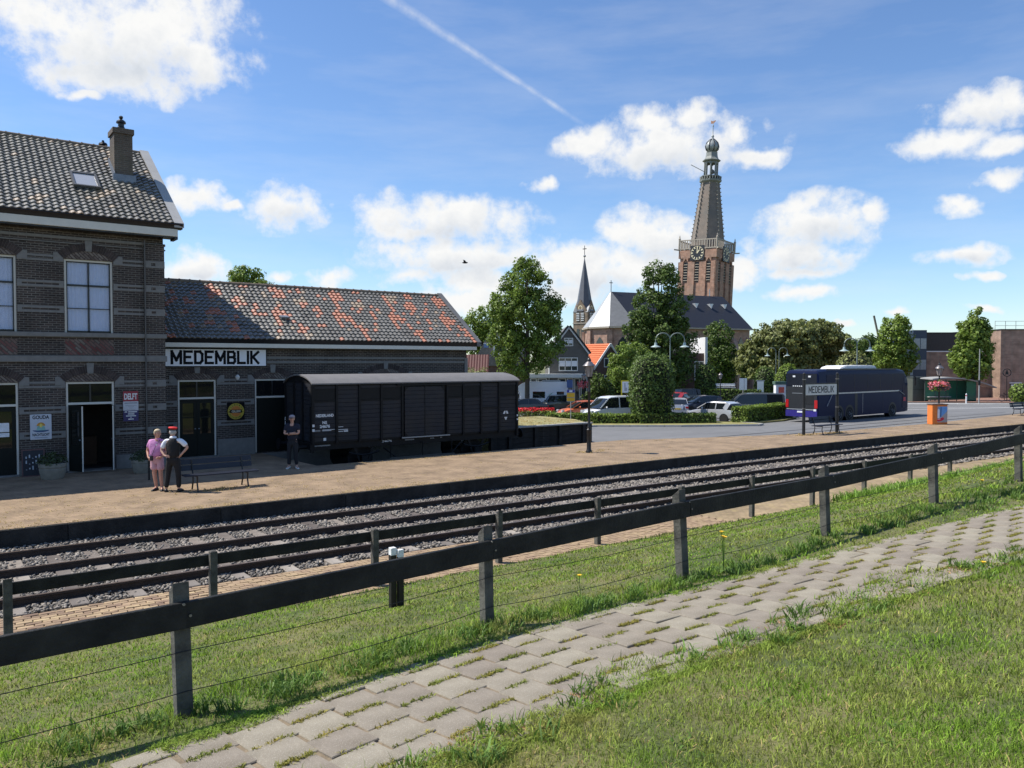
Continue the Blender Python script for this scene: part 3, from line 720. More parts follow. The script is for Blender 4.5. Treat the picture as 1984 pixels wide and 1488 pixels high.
def wall_cells(mb, x0, x1, z0, z1, y0, y1, ops):
    xs_ = sorted({x0, x1, *[v for o in ops for v in (o[0], o[1]) if x0 < v < x1]}); zs_ = sorted({z0, z1, *[v for o in ops for v in (o[2], o[3]) if z0 < v < z1]})
    for a, b in zip(xs_, xs_[1:]):
        run = None
        for c, d in zip(zs_, zs_[1:]):
            hole = any(o[0] <= (a + b) / 2 <= o[1] and o[2] <= (c + d) / 2 <= o[3] for o in ops)
            if hole:
                if run: mb.box(a, y0, run[0], b, y1, run[1]); run = None
            else: run = (run[0], d) if run else (c, d)
        if run: mb.box(a, y0, run[0], b, y1, run[1])
def arch(par, xc, hw, z0, rise, ring, y, key=True, tymp=m_tymp):
    """segmental brick arch over an opening of half width hw whose frame top is z0"""
    Rr = (hw * hw + rise * rise) / (2 * rise); zc = z0 + rise - Rr; th = math.asin(hw / Rr)
    q = MB(); n = 24
    for k in range(n):
        a0 = -th + 2 * th * (k + .08) / n; a1 = -th + 2 * th * (k + .92) / n
        p = [(xc + r * math.sin(a), zc + r * math.cos(a)) for a, r in ((a0, Rr), (a0, Rr + ring), (a1, Rr + ring), (a1, Rr))]
        q.prism(p, y - .022 - .004 * (k % 3), y + .02)
    q.build('arch', m_vous, par, kind='stuff')
    p = [(xc + r * math.sin(-th + 2 * th * k / 14), zc + r * math.cos(-th + 2 * th * k / 14)) for r, ks in ((Rr, range(15)), (Rr + ring, range(14, -1, -1))) for k in ks]
    MB().prism(p, y - .012, y + .015).build('arch_mortar', M('arch mortar', (.13, .118, .105), .9), par)
    p = [(xc + Rr * math.sin(-th + 2 * th * k / 12), zc + Rr * math.cos(-th + 2 * th * k / 12)) for k in range(13)]
    MB().prism(p, y - .008, y + .02).build('tympanum', tymp, par)
    for s_ in (-1, 1):
        e = xc + s_ * hw; o_ = xc + s_ * (Rr + ring) * math.sin(th)
        MB().prism([(e, z0 - .10), (e + s_ * .01, z0), (o_, zc + (Rr + ring) * math.cos(th)), (e + s_ * .27, z0 + .16), (e + s_ * .27, z0 - .10)], y - .03, y + .02).build('springer_stone', m_stonew, par)
    if key: MB().prism([(xc - .085, z0 + rise - .02), (xc - .11, z0 + rise + ring + .09), (xc + .11, z0 + rise + ring + .09), (xc + .085, z0 + rise - .02)], y - .045, y + .02).build('keystone', m_stonew, par, bevel=.01)
def sash_window(par, xc, hw, z0, z1, y, tr, mid):
    w = thing_part('window', par)
    q = MB(); t = .06
    for a in ((xc - hw, z0, xc - hw + t, z1), (xc + hw - t, z0, xc + hw, z1), (xc - hw + t, z1 - t, xc + hw - t, z1)): q.box(a[0], y + .03, a[1], a[2], y + .13, a[3])
    fr = q.build('window', m_cream, par, bevel=.006)
    o0 = Vector(fr.location)
    def sub(mb, n, m, **k):
        o = mb.build(n, m, fr, **k); o.location = Vector(o.location) - o0; return o
    x0, x1 = xc - hw + t, xc + hw - t; top = z1 - t
    q = MB(); b = .032
    for (a, c, d, e) in ((x0, z0 + .02, x0 + b, top), (x1 - b, z0 + .02, x1, top), (x0, top - b, x1, top), (x0, z0 + .02, x1, z0 + .02 + b * 1.4), (x0, tr - .03, x1, tr + .03), (xc - .022, z0 + .02, xc + .022, top), (x0, mid - .012, x1, mid + .012)):
        q.box(a, y + .07, c, d, y + .115 - .002 * (a == x0), e)
    sub(q, 'sash_bars', m_black)
    for (a, bb) in ((x0 + b, xc - .022), (xc + .022, x1 - b)):
        for (c, d) in ((tr + .03, top - b), (mid + .012, tr - .03), (z0 + .065, mid - .012)): sub(MB().box(a, y + .088, c, bb, y + .094, d), 'pane', m_panec)
    q = MB(); n = 46
    q.loft([[(x0 + (x1 - x0) * k / n, y + .135 + .016 * math.sin(k * 1.7) + .008 * math.sin(k * .9), zz) for k in range(n + 1)] for zz in (z0 + .05, top)], closed=False, cap=False)
    sub(q, 'curtain', m_curt, smooth=True)
def thing_part(n, par): return None
def sub_of(par, mb, n, m, **k):
    o = mb.build(n, m, par, **k); o.location = Vector(o.location) - Vector(par.location); return o

def pantile_roof(par, x0, x1, ye, ze, yr, zr, colour, near_first, pw=.2, ph=.235):
    sl = math.hypot(yr - ye, zr - ze); nr = int(round(sl / ph)); ph = sl / nr; nc = int(round((x1 - x0) / pw)); pw = (x1 - x0) / nc
    ang = math.atan2(zr - ze, yr - ye); nv = Vector((0, -math.sin(ang), math.cos(ang))); tv = Vector((0, math.cos(ang), math.sin(ang)))
    prof = [(0, .012), (.16, .0), (.36, .006), (.55, .028), (.74, .046), (.90, .040), (1.03, .020)]
    def tile(mat):
        q = MB(); r0 = [(p[0] * pw, -.03, p[1] + .042) for p in prof]; r1 = [(p[0] * pw, ph + .01, p[1] - .004) for p in prof]; rb = [(p[0] * pw, -.03, p[1] + .004) for p in prof]
        q.loft([rb, r0, r1], closed=False, cap=False); me = bpy.data.meshes.new('pantile'); me.from_pydata(q.v, [], q.f); me.materials.append(mat); return me, q
    kinds = [tile(m_tile), tile(m_tileo), tile(m_tilet)]
    MX = Matrix(((1, 0, 0), (0, tv.y, nv.y), (0, tv.z, nv.z)))
    cells = [(c, r) for c in range(nc) for r in range(nr)]
    cells.sort(key=lambda q: near_first(x0 + q[0] * pw, q[1] / nr))
    rest = [MB(), MB(), MB()]; base = Vector(par.location)
    for k, (c, r) in enumerate(cells):
        col = colour(c, r, nc, nr); P = Vector((x0 + c * pw, ye, ze)) + tv * (r * ph) + nv * (.012 + rnd.gauss(0, .0025)) + Vector((rnd.gauss(0, .003), 0, 0))
        if k < 299: share('pantile', kinds[col][0], par, P - base, (ang + rnd.gauss(0, .01), rnd.gauss(0, .012), 0))
        else:
            tw = rnd.gauss(0, .012); q = kinds[col][1]
            rest[col].add([MX @ Vector((v[0], v[1], v[2] + v[0] * tw)) + P for v in q.v], q.f)
    for q, mt in zip(rest, (m_tile, m_tileo, m_tilet)):
        if q.v: o = q.build('pantile', mt, par, kind='stuff'); o.location = Vector(o.location) - base
    k = 0; x = x0
    q = MB(); q.loft([[(0 + d, .12 * math.cos(a) * s_, .12 * math.sin(a) * s_) for a in np.linspace(-.3, math.pi + .3, 9)] for d, s_ in ((0, 1.12), (.04, 1.12), (.05, 1), (.40, .96))], closed=False, cap=False)
    me = bpy.data.meshes.new('ridge_tile'); me.from_pydata(q.v, [], q.f); me.materials.append(m_ridge)
    while x < x1 - .05:
        share('ridge_tile', me, par, Vector((x, yr, zr - .01)) - base, (rnd.gauss(0, .02), rnd.gauss(0, .01), 0)); x += .385

# ---- two-storey block
TX0, TX1, TY = -7.0, 6.38, 27.9
st = thing('station_house', 'two storey dark brick station house with grey pantile roof and chimney', 'building', (0, 27.9, 0)); st.location = (0, 0, 0)
wins = [4.18, 1.56, -1.06]
ops = [(c - .68, c + .68, 4.36, 6.64) for c in wins] + [(c - .68, c + .68, .04, 2.82) for c in wins]
q = MB(); wall_cells(q, TX0, TX1, 0, 7.56, TY, TY + .34, ops); q.build('front_wall', m_brk, st)
MB().box(TX1 - .34, TY + .341, 0, TX1, 36.4, 7.56).build('side_wall', m_brk, st)
MB().box(TX0, TY + .341, 0, TX0 + .3, 36.4, 7.56).build('side_wall', m_brk, st)
MB().box(TX0, 36.4, 0, TX1, 36.7, 7.56).build('rear_wall', m_brk, st)
MB().prism([(27.9, 7.56), (36.7, 7.56), (32.3, 10.95)], TX1 - .3, TX1 - .02, 'x').build('gable_wall', m_brk, st)
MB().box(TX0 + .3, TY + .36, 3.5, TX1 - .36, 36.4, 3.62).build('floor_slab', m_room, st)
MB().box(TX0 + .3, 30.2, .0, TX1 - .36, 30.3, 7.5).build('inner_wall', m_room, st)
q = MB().box(5.79, TY - .065, 0, 6.40, TY - .002, 7.30); q.build('pilaster', m_brk, st)
for c in wins[:2]:
    sash_window(st, c, .68, 4.36, 6.64, TY + .02, 5.84, 5.12)
    arch(st, c, .70, 6.645, .27, .23, TY)
    arch(st, c, .70, 2.825, .27, .23, TY)
    MB().box(c - .68, TY - .012, 3.67, c + .68, TY + .01, 4.15).build('diamond_panel', m_diam, st)
# stone courses: blocks by the openings, two thin strips with a dark line between
q = MB()
spans = [(5.0, 5.77), (2.38, 3.36), (-.24, .74)]
def band(zc, a, b, e0, e1):
    y0 = TY - .014
    MB().box(a + .0, y0, zc + .032, b, TY + .005, zc + .10).build('stone_course', m_stonew, st); MB().box(a, y0, zc - .10, b, TY + .005, zc - .032).build('stone_course', m_stonew, st)
    if e0: MB().box(a - .125, y0 - .002, zc - .105, a, TY + .005, zc + .105).build('stone_block', m_stonew, st)
    if e1: MB().box(b, y0 - .002, zc - .105, b + .125, TY + .005, zc + .105).build('stone_block', m_stonew, st)
for zc in (6.63, 5.84, 5.06, 2.75, 1.97, 1.21):
    for (a, b) in spans[:2]: band(zc, a, b - .0, True, a < 4)
    MB().box(5.785, TY - .082, zc - .11, 5.99, TY - .06, zc + .11).build('stone_block', m_stonew, st); MB().box(6.12, TY - .082, zc - .11, 6.405, TY - .06, zc + .11).build('stone_block', m_stonew, st)
    MB().box(5.99, TY - .080, zc + .045, 6.12, TY - .06, zc + .11).build('stone_block', m_stonew, st); MB().box(5.99, TY - .080, zc - .11, 6.12, TY - .06, zc - .045).build('stone_block', m_stonew, st)
for (z0, z1, d) in ((4.22, 4.36, .10), (3.45, 3.64, .09), (7.24, 7.33, .03), (7.10, 7.15, .02)):
    MB().box(TX0, TY - d, z0, 6.45, TY - .003, z1).build('string_course', m_stonew, st, bevel=.012)
for (a, b) in ((TX0, -1.74), (-.38, .88), (2.24, 3.50), (4.86, 6.44)):
    MB().box(a + (.0 if a < -2 else .01), TY - .075, 0, b - .01, TY - .003, .46).build('plinth', m_stonew, st, bevel=.015)
# doors
def door_frame(par, xc, hw, z1, y, tr, leaf=None):
    q = MB(); t = .06
    q.box(xc - hw, y, 0.04, xc - hw + t, y + .12, z1); q.box(xc + hw - t, y, 0.04, xc + hw, y + .12, z1); q.box(xc - hw + t, y, z1 - t, xc + hw - t, y + .12, z1); q.box(xc - hw + t, y, tr - .035, xc + hw - t, y + .12, tr + .035)
    fr = q.build('door_frame', m_cream, par, bevel=.006)
    sub_of(fr, MB().box(xc - .025, y + .03, tr + .035, xc + .025, y + .09, z1 - t), 'fanlight_bar', m_black)
    for s_ in (-1, 1):
        a, b = sorted((xc + s_ * .025, xc + s_ * (hw - t))); sub_of(fr, MB().box(a, y + .055, tr + .036, b, y + .062, z1 - t), 'pane', m_pane)
    return fr
def leaf_mesh(w, h, z0=.06, glaz=(.85, .98)):
    a = MB(); st_ = .11
    a.box(0, -.022, z0, st_, .022, z0 + h); a.box(w - st_, -.022, z0, w, .022, z0 + h); a.box(st_, -.022, z0, w - st_, .022, z0 + .80); a.box(st_, -.022, z0 + h - .12, w - st_, .022, z0 + h); a.box(st_, -.018, z0 + 1.37, w - st_, .018, z0 + 1.41)
    return a
def leaf(par, hx, hy, ang, w, h, flip=1, mat=m_green):
    T = Matrix.Translation((hx, hy, 0)) @ Matrix.Rotation(ang, 4, 'Z') @ Matrix.Diagonal((flip, 1, 1, 1))
    o = leaf_mesh(w, h).xf(T).build('door', mat, par)
    for (a, b) in ((.86, 1.43), (1.47, h - .06)): sub_of(o, MB().box(.11, -.003, a, w - .11, .003, b).xf(T), 'pane', m_paned)
    sub_of(o, MB().box(w - .08, -.05, 1.02, w - .04, .05, 1.06).xf(T), 'handle', m_lead)
    return o
fr = door_frame(st, 4.18, .68, 2.82, TY + .03, 2.14)
leaf(st, 3.57, TY - .03, R(-62), .60, 2.02); l2 = leaf(st, 4.79, TY - .03, R(82), .60, 2.02, -1)
MB().box(3.835, TY - .62, .06, 3.87, TY - .585, 2.08).build('door_edge', m_cream, st)
MB().box(4.685, TY - .66, .06, 4.715, TY - .635, 2.08).build('door_edge', m_cream, st)
fr = door_frame(st, 1.56, .68, 2.82, TY + .03, 2.14)
leaf(st, .94, TY + .1, 0, .61, 2.02); leaf(st, 2.18, TY + .1, 0, .61, 2.02, -1)
fr = door_frame(st, -1.06, .68, 2.82, TY + .03, 2.14); leaf(st, -1.68, TY + .1, 0, .61, 2.02); leaf(st, -.44, TY + .1, 0, .61, 2.02, -1)
for (z0, z1) in ((1.35, 1.62), (1.20, 1.32)): MB().box(1.70, TY + .062, z0, 2.0, TY + .066, z1).build('notice_paper', M('white paper', (.75, .76, .78), .8), st)
MB().box(3.5, TY - .12, -.01, 4.86, TY + .3, .045).build('door_sill', m_stonew, st)
MB().box(.88, TY - .06, -.01, 2.24, TY + .3, .045).build('door_sill', m_stonew, st)
# inside glow of the ticket hall is daylight only; a bench and a counter show dimly
MB().box(3.7, 29.6, 0.0, 4.6, 30.1, .95).build('counter', M('dim wood', (.10, .055, .03), .7), st)
# eaves
MB().box(TX0 - .3, 27.36, 7.54, 6.72, 27.43, 7.78).build('fascia', m_cream, st, bevel=.008)
MB().box(TX0 - .3, 27.431, 7.50, 6.70, TY, 7.56).build('soffit', m_black, st)
gut = MB(); gp = [(27.30, 7.97), (27.28, 7.93), (27.33, 7.86), (27.36, 7.785), (27.60, 7.785), (27.60, 7.97)]
gut.loft([[(TX0 - .3, p[0], p[1]) for p in gp], [(6.74, p[0], p[1]) for p in gp], [(6.86, p[0] - .03, p[1]) for p in gp]]); gut.build('gutter', m_black, st)
MB().box(6.62, 27.37, 7.45, 6.72, 27.95, 7.54).build('eave_return', m_black, st)
roof_slab = MB().prism([(27.40, 7.90), (32.3, 11.22), (37.2, 7.90), (37.2, 7.80), (32.3, 11.08), (27.40, 7.80)], TX0 - .3, 6.60, 'x').build('roof', m_under, st)
rb_ = Vector(roof_slab.location)
def tall_col(c, r, nc, nr):
    n_ = noise.noise((c * .23, r * .31, 3.1)) + .5 * noise.noise((c * .9, r * .9, 7))
    return 2 if n_ > .42 and rnd.random() < .7 else 0
pantile_roof(roof_slab, TX0 - .28, 6.58, 27.34, 7.935, 32.3, 11.25, tall_col, lambda x, f: (-x + f * 2.0))
MB().prism([(27.30, 7.98), (32.3, 11.40), (32.3, 11.24), (27.30, 7.83)], 6.60, 6.90, 'x').build('verge_board', m_verge, st)
MB().prism([(32.3, 11.40), (37.2, 8.0), (37.2, 7.85), (32.3, 11.24)], 6.60, 6.90, 'x').build('verge_board', m_verge, st)
# roof window
def on_tall(x, y, up=0): return (x, y, 7.95 + .67 * (y - 27.3) + up)
RM = Matrix.Rotation(math.atan(.67), 3, 'X')
sk = MB(); cx_, cy_ = 4.33, 29.38; cz = on_tall(0, cy_)[2] + .06
for (dx, dy, w, l) in ((-.36, 0, .07, 1.10), (.36, 0, .07, 1.10), (0, .52, .65, .09), (0, -.52, .65, .07)):
    sk.obox(Vector((cx_, cy_, cz)) + RM @ Vector((dx, dy, .03)), (w, l, .09), RM)
so = sk.build('skylight', M('skylight frame', (.10, .10, .10), .5, .3), st)
sub_of(so, MB().obox(Vector((cx_, cy_, cz)) + RM @ Vector((0, 0, .03)), (.65, .95, .012), RM), 'pane', glass('skylight pane', (.35, .36, .38), .15))
# chimney
q = MB().box(5.32, 29.95, 9.2, 5.90, 30.75, 11.28); ch = q.build('chimney', m_brk2, st)
sub_of(ch, MB().box(5.27, 29.90, 11.28, 5.95, 30.80, 11.47), 'chimney_cap', m_brk2, bevel=.01)
sub_of(ch, MB().lathe(5.62, 30.35, [(.14, 11.47), (.12, 11.60), (.10, 11.62), (.10, 11.72), (.16, 11.74), (.15, 11.80), (.08, 11.86), (.0, 11.90)], 12), 'chimney_pot', m_black)
sub_of(ch, MB().sph((5.62, 30.35, 11.94), .07, .11, .06, 8, 6), 'pot_finial', m_black)
q = MB(); q.box(5.25, 29.78, 9.40, 5.97, 29.94, 9.86); sub_of(ch, q, 'flashing', m_lead)
sub_of(ch, MB().prism([(29.80, 9.50), (30.9, 10.34), (30.9, 10.62), (29.80, 9.90)], 5.295, 5.315, 'x'), 'flashing', m_lead)
fin = MB().lathe(5.42, 32.6, [(.10, 11.2), (.10, 11.42), (.16, 11.46), (.13, 11.52), (.05, 11.56), (.04, 11.62)], 10); fin.build('vent_pot', m_black, st)
# down pipe and the small light bracket at the corner
MB().cyl((5.79, TY - .11, .0), (5.79, TY - .11, 7.4), .024, n=8).build('downpipe', M('pipe', (.09, .085, .08), .5), st)

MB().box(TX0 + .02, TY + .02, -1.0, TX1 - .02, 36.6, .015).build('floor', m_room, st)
# ---- goods wing
LX0, LX1, LY = 6.385, 19.4, 29.5
gw = thing('goods_wing', 'long single storey brick goods wing with grey and orange pantile roof', 'building', (0, 0, 0))
ops = [(7.18, 8.5, .04, 2.80), (9.92, 11.28, .04, 2.80), (14.4, 16.35, .04, 2.80)]
q = MB(); wall_cells(q, LX0, LX1, 0, 4.05, LY, LY + .33, ops); q.build('front_wall', m_brk, gw)
MB().box(LX1 - .3, LY + .331, 0, LX1, 35.2, 4.05).build('side_wall', m_brk, gw); MB().box(LX0, 35.2, 0, LX1, 35.5, 4.05).build('rear_wall', m_brk, gw)
MB().prism([(29.5, 4.05), (35.5, 4.05), (32.4, 6.4)], LX1 - .28, LX1 - .01, 'x').build('gable_wall', m_brk, gw)
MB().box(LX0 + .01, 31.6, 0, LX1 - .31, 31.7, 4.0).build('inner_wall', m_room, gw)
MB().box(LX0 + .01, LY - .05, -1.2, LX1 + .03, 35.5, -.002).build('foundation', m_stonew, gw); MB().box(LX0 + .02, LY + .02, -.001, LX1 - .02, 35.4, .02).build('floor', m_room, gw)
arch(gw, 7.84, .68, 2.805, .25, .20, LY); arch(gw, 10.6, .68, 2.805, .25, .20, LY); arch(gw, 15.38, .98, 2.87, .30, .20, LY)
for (z0, z1) in ((3.56, 3.64), (3.40, 3.48)): MB().box(10.36, LY - .03, z0, 19.30, LY - .003, z1).build('string_course', m_stonew, gw)
MB().box(LX1 - .12, LY - .05, 0, LX1 + .04, LY - .004, 3.62).build('corner_strip', m_stonew, gw)
for zc in (2.72, 1.97, 1.21):
    for (a, b) in ((6.52, 7.02), (8.66, 9.76), (11.5, 14.1), (16.6, 19.2)):
        MB().box(a, LY - .014, zc + .032, b, LY + .005, zc + .10).build('stone_course', m_stonew, gw); MB().box(a, LY - .014, zc - .10, b, LY + .005, zc - .032).build('stone_course', m_stonew, gw)
        MB().box(a - .13, LY - .016, zc - .105, a, LY + .005, zc + .105).build('stone_block', m_stonew, gw); MB().box(b, LY - .016, zc - .105, b + .13, LY + .005, zc + .105).build('stone_block', m_stonew, gw)
for (a, b) in ((LX0, 7.17), (8.51, 9.91), (11.29, 14.38), (16.37, LX1)): MB().box(a + .01, LY - .06, 0, b - .01, LY - .003, .62).build('plinth', m_stonew, gw, bevel=.012)
door_frame(gw, 7.84, .66, 2.80, LY + .03, 2.14); leaf(gw, 7.24, LY + .1, 0, .595, 2.02); leaf(gw, 8.44, LY + .1, 0, .595, 2.02, -1)
door_frame(gw, 10.6, .68, 2.80, LY + .03, 2.12); MB().box(9.98, LY + .08, .04, 11.22, LY + .13, 2.085).build('door', m_green, gw)
MB().box(14.4, LY + .1, .04, 15.37, LY + .16, 2.80).build('door', m_green, gw); MB().box(15.38, LY + .1, .04, 16.35, LY + .16, 2.80).build('door', m_green, gw)
MB().box(7.1, LY - .12, -.01, 8.58, LY + .3, .045).build('door_sill', m_stonew, gw)
MB().box(LX0 + .02, 29.05, 3.97, 19.66, 29.12, 4.12).build('fascia', m_cream, gw, bevel=.006); MB().box(LX0 + .02, 29.121, 3.95, 19.64, LY, 4.0).build('soffit', m_black, gw)
gp = [(29.0, 4.30), (28.98, 4.27), (29.02, 4.20), (29.06, 4.125), (29.28, 4.125), (29.28, 4.30)]
g_ = MB(); g_.loft([[(LX0 + .02, p[0], p[1]) for p in gp], [(19.72, p[0], p[1]) for p in gp], [(19.86, p[0] - .02, p[1]) for p in gp]]); g_.build('gutter', m_black, gw)
MB().box(LX0 + .02, 28.985, 4.301, 19.80, 29.01, 4.315).build('gutter_lip', m_verge, gw)
low_slab = MB().prism([(29.06, 4.24), (32.35, 6.52), (35.7, 4.24), (35.7, 4.14), (32.35, 6.40), (29.06, 4.14)], LX0 + .02, 19.62, 'x').build('roof', m_under, gw)
def low_col(c, r, nc, nr):
    rr = nr - 1 - r; cc = (c + int(rr * .30)) % 13; j = rnd.random()          # broken stripes that run down the slope, with small crosses
    on = (cc == 0 and rr < 13) or (cc in (1, 12) and rr in (1, 2, 3, 8, 9)) or (cc in (2,) and rr in (9, 10))
    on |= (cc == 5 and rr in (3, 4, 5, 6, 7)) or (cc in (4, 6) and rr in (4, 5)) or (cc == 3 and rr in (11, 12))
    on |= (cc == 4 and rr in (12, 13, 14)) or (cc == 5 and rr in (13, 14, 15, 16)) or (rr in (0, 1) and cc in (5, 6) and j < .6)
    on |= cc in (8, 9) and rr in (5, 6, 7, 8, 9, 10, 11) and j < .35 + .2 * (cc == 8)
    x_ = c / nc
    if on and j < .94 * min(1, .6 + x_): return 1 if noise.noise((c * .2, r * .3, 1)) < .2 + .25 * x_ else 2
    return (2 if rnd.random() < .5 else 1) if j < .07 else 0
pantile_roof(low_slab, LX0 + .03, 19.62, 29.02, 4.275, 32.35, 6.56, low_col, lambda x, f: (abs(x - 10) + f * 1.5) if x > 9.3 else 50, pw=.198)
MB().prism([(28.98, 4.33), (32.35, 6.72), (32.35, 6.52), (28.98, 4.13)], 19.62, 19.86, 'x').build('verge_board', M('dark verge', (.12, .12, .12), .7, var=.25, sc=5), gw)
MB().prism([(32.35, 6.72), (35.7, 4.35), (35.7, 4.15), (32.35, 6.52)], 19.62, 19.86, 'x').build('verge_board', MATS['dark verge'], gw)
q = MB(); q.obox((11.33, 30.2, 5.22), (.32, .30, .05), Matrix.Rotation(.25, 3, 'X')); q.box(11.2, 30.15, 5.05, 11.46, 30.32, 5.2); q.build('roof_vent', m_lead, gw)
# wall lamp between the wing doors
q = MB(); q.tube([(9.2, LY, 3.02), (9.2, LY - .18, 3.06), (9.2, LY - .25, 2.98)], .012, 6); wl = q.build('wall_lamp', m_black, gw); sub_of(wl, MB().lathe(9.2, LY - .25, [(.03, 2.98), (.09, 2.90), (.085, 2.88), (.05, 2.80), (.0, 2.78)], 10), 'lamp_globe', M('lamp glass', (.6, .6, .58), .2))

# ------------------------------------------------------------------ signs on the walls
def stroke_text(mb, txt, x0, z0, w, h, y, t):
    """squared sign-writer's letters made of bars; t = stroke width as a share of the height"""
    G = {'M': [((0, 0), (0, 1)), ((0, 1), (.5, .25)), ((.5, .25), (1, 1)), ((1, 0), (1, 1))], 'E': [((0, 0), (0, 1)), ((0, 0), (1, 0)), ((0, .52), (.75, .52)), ((0, 1), (1, 1))],
         'D': [((0, 0), (0, 1)), ((0, 1), (.7, 1)), ((.7, 1), (1, .78)), ((1, .78), (1, .22)), ((1, .22), (.7, 0)), ((.7, 0), (0, 0))],
         'B': [((0, 0), (0, 1)), ((0, 1), (.75, 1)), ((.75, 1), (.95, .85)), ((.95, .85), (.95, .65)), ((.95, .65), (.75, .52)), ((0, .52), (.8, .52)), ((.8, .52), (1, .38)), ((1, .38), (1, .15)), ((1, .15), (.8, 0)), ((.8, 0), (0, 0))],
         'L': [((0, 0), (0, 1)), ((0, 0), (1, 0))], 'I': [((0, 0), (0, 1))], 'K': [((0, 0), (0, 1)), ((0, .42), (1, 1)), ((.25, .55), (1, 0))]}
    wid = {'M': 1.0, 'E': .80, 'D': .80, 'B': .80, 'L': .78, 'I': .0, 'K': .85}; gap = .42; th = t * h
    tot = sum(wid[c] for c in txt) + gap * (len(txt) - 1); u = (w - th) / tot; x = x0 + th / 2; hh = h - th
    for k, c in enumerate(txt):
        for n_, (a, b) in enumerate(G[c]):
            p = Vector((x + a[0] * wid[c] * u, 0, z0 + th / 2 + a[1] * hh)); r = Vector((x + b[0] * wid[c] * u, 0, z0 + th / 2 + b[1] * hh)); d = (r - p).normalized() * (th / 2)
            yy = y - .0004 * n_; nn = Vector((-d.z, 0, d.x)); p = p - d; r = r + d
            mb.add([(q.x, yy, q.z) for q in (p - nn, r - nn, r + nn, p + nn)], [(0, 1, 2, 3)])
        x += (wid[c] + gap) * u
m_enam = M('white enamel', (.78, .79, .84), .3, var=.04, sc=3); m_ink = M('black enamel', (.006, .0065, .009), .6, var=.1, spec=.1)
t = thing('station_name_board', 'long white board reading MEDEMBLIK fixed under the eaves of the goods wing', 'sign', (8.52, 29.42, 3.30))
MB().box(-1.79, -.03, 0, 1.79, .05, .60).build('board', m_enam, t); q = MB()
for a in ((-1.81, -.035, -.025, 1.81, .05, -.001), (-1.81, -.035, .601, 1.81, .05, .62), (-1.815, -.035, -.025, -1.791, .05, .62), (1.791, -.035, -.025, 1.815, .05, .62)): q.box(*a)
q.build('frame', m_ink, t); q = MB(); stroke_text(q, 'MEDEMBLIK', -1.60, .06, 3.14, .50, -.034, .185); q.build('lettering', m_ink, t)
# oval night-light advertisement
t = thing('enamel_sign', 'white enamel GOUDA NACHTLICHT sign with a glowing light in a dish', 'sign', (2.81, 27.86, 1.08))
MB().box(-.285, -.02, 0, .285, .01, .77).build('plate', M('pale enamel', (.50, .54, .62), .3, var=.05), t, bevel=.012)
MB().text('GOUDA', -.22, .625, .44, .115, -.0225, bold=.03).build('lettering', m_ink, t); MB().text('NACHTLICHT', -.225, .11, .45, .085, -.0225, bold=.03).build('lettering', m_ink, t)
MB().tube([(-.17 + .34 * k / 40, -.0225, .062 + .012 * math.sin(k * 1.9)) for k in range(41)], .004, 4).build('script_line', M('blue print', (.05, .09, .22), .4), t)
q = MB(); q.add([(.22 * math.cos(a), -.0222, .29 + .065 * math.sin(a)) for a in np.linspace(math.pi, 2 * math.pi, 15)], [tuple(range(15))]); q.build('dish', M('dish blue', (.03, .08, .20), .4), t)
q = MB(); q.add([(-.125, -.0226, .285), (.12, -.0226, .285), (.09, -.0226, .42), (-.09, -.0226, .42)], [(0, 1, 2, 3)]); q.build('night_light', M('pale green', (.22, .45, .42), .4), t)
q = MB(); q.add([(.115 * math.cos(a), -.0224, .42 + .105 * math.sin(a)) for a in np.linspace(0, math.pi, 13)], [tuple(range(13))]); q.build('halo', M('orange glaze', (.55, .25, .03), .4), t)
q = MB(); q.add([(.04 * math.cos(a), -.0228, .43 + .06 * math.sin(a)) for a in np.linspace(0, 2 * math.pi, 13)[:-1]], [tuple(range(12))]); q.build('flame', M('yellow glaze', (.75, .6, .12), .4), t)
t = thing('enamel_sign', 'red white and blue DELFT enamel sign right of the open doors', 'sign', (5.33, 27.86, 1.53))
for (z0, z1, c, n) in ((.64, .97, (.28, .015, .04), 'red enamel'), (.345, .6395, (.52, .53, .57), 'grey white enamel'), (0, .3445, (.016, .012, .12), 'blue enamel')):
    MB().box(-.225, -.02, z0, .225, .01, z1).build('plate', M(n, c, .3, var=.06), t)
MB().text('DELFT', -.195, .70, .39, .20, -.0225, bold=.035).build('lettering', M('white print', (.7, .7, .7), .4), t)
q = MB()
for (a, b, z, h) in ((-.19, .19, .57, .035), (-.16, .17, .50, .012), (-.08, .09, .46, .012), (-.05, .05, .42, .010), (-.12, .13, .375, .010)): q.box(a, -.0225, z, b, -.021, z + h)
q.build('small_print', M('grey print', (.25, .26, .30), .5), t, kind='stuff')
q = MB()
for (a, b, z, h) in ((-.19, -.11, .285, .035), (-.08, .18, .285, .035), (-.09, .10, .24, .022), (-.09, .10, .205, .018), (-.15, .15, .155, .03), (-.02, .02, .115, .02), (-.08, .08, .05, .035)): q.box(a, -.0225, z, b, -.021, z + h)
q.build('small_print', MATS['white print'], t, kind='stuff')
t = thing('enamel_sign', 'round orange and yellow GLIM sign on a black square between the wing doors', 'sign', (9.19, 29.46, 1.30))
MB().box(-.315, -.02, 0, .315, .01, .65).build('plate', m_ink, t)
def disc(mb, cx, cz, r, y, n=28): mb.add([(cx + r * math.cos(2 * math.pi * k / n), y, cz + r * math.sin(2 * math.pi * k / n)) for k in range(n)], [tuple(range(n))]); return mb
disc(MB(), 0, .325, .30, -.0212).build('ring', M('yellow enamel', (.42, .33, .03), .35, var=.1), t); disc(MB(), 0, .325, .195, -.0216).build('disc', M('orange enamel', (.50, .16, .02), .35, var=.1), t)
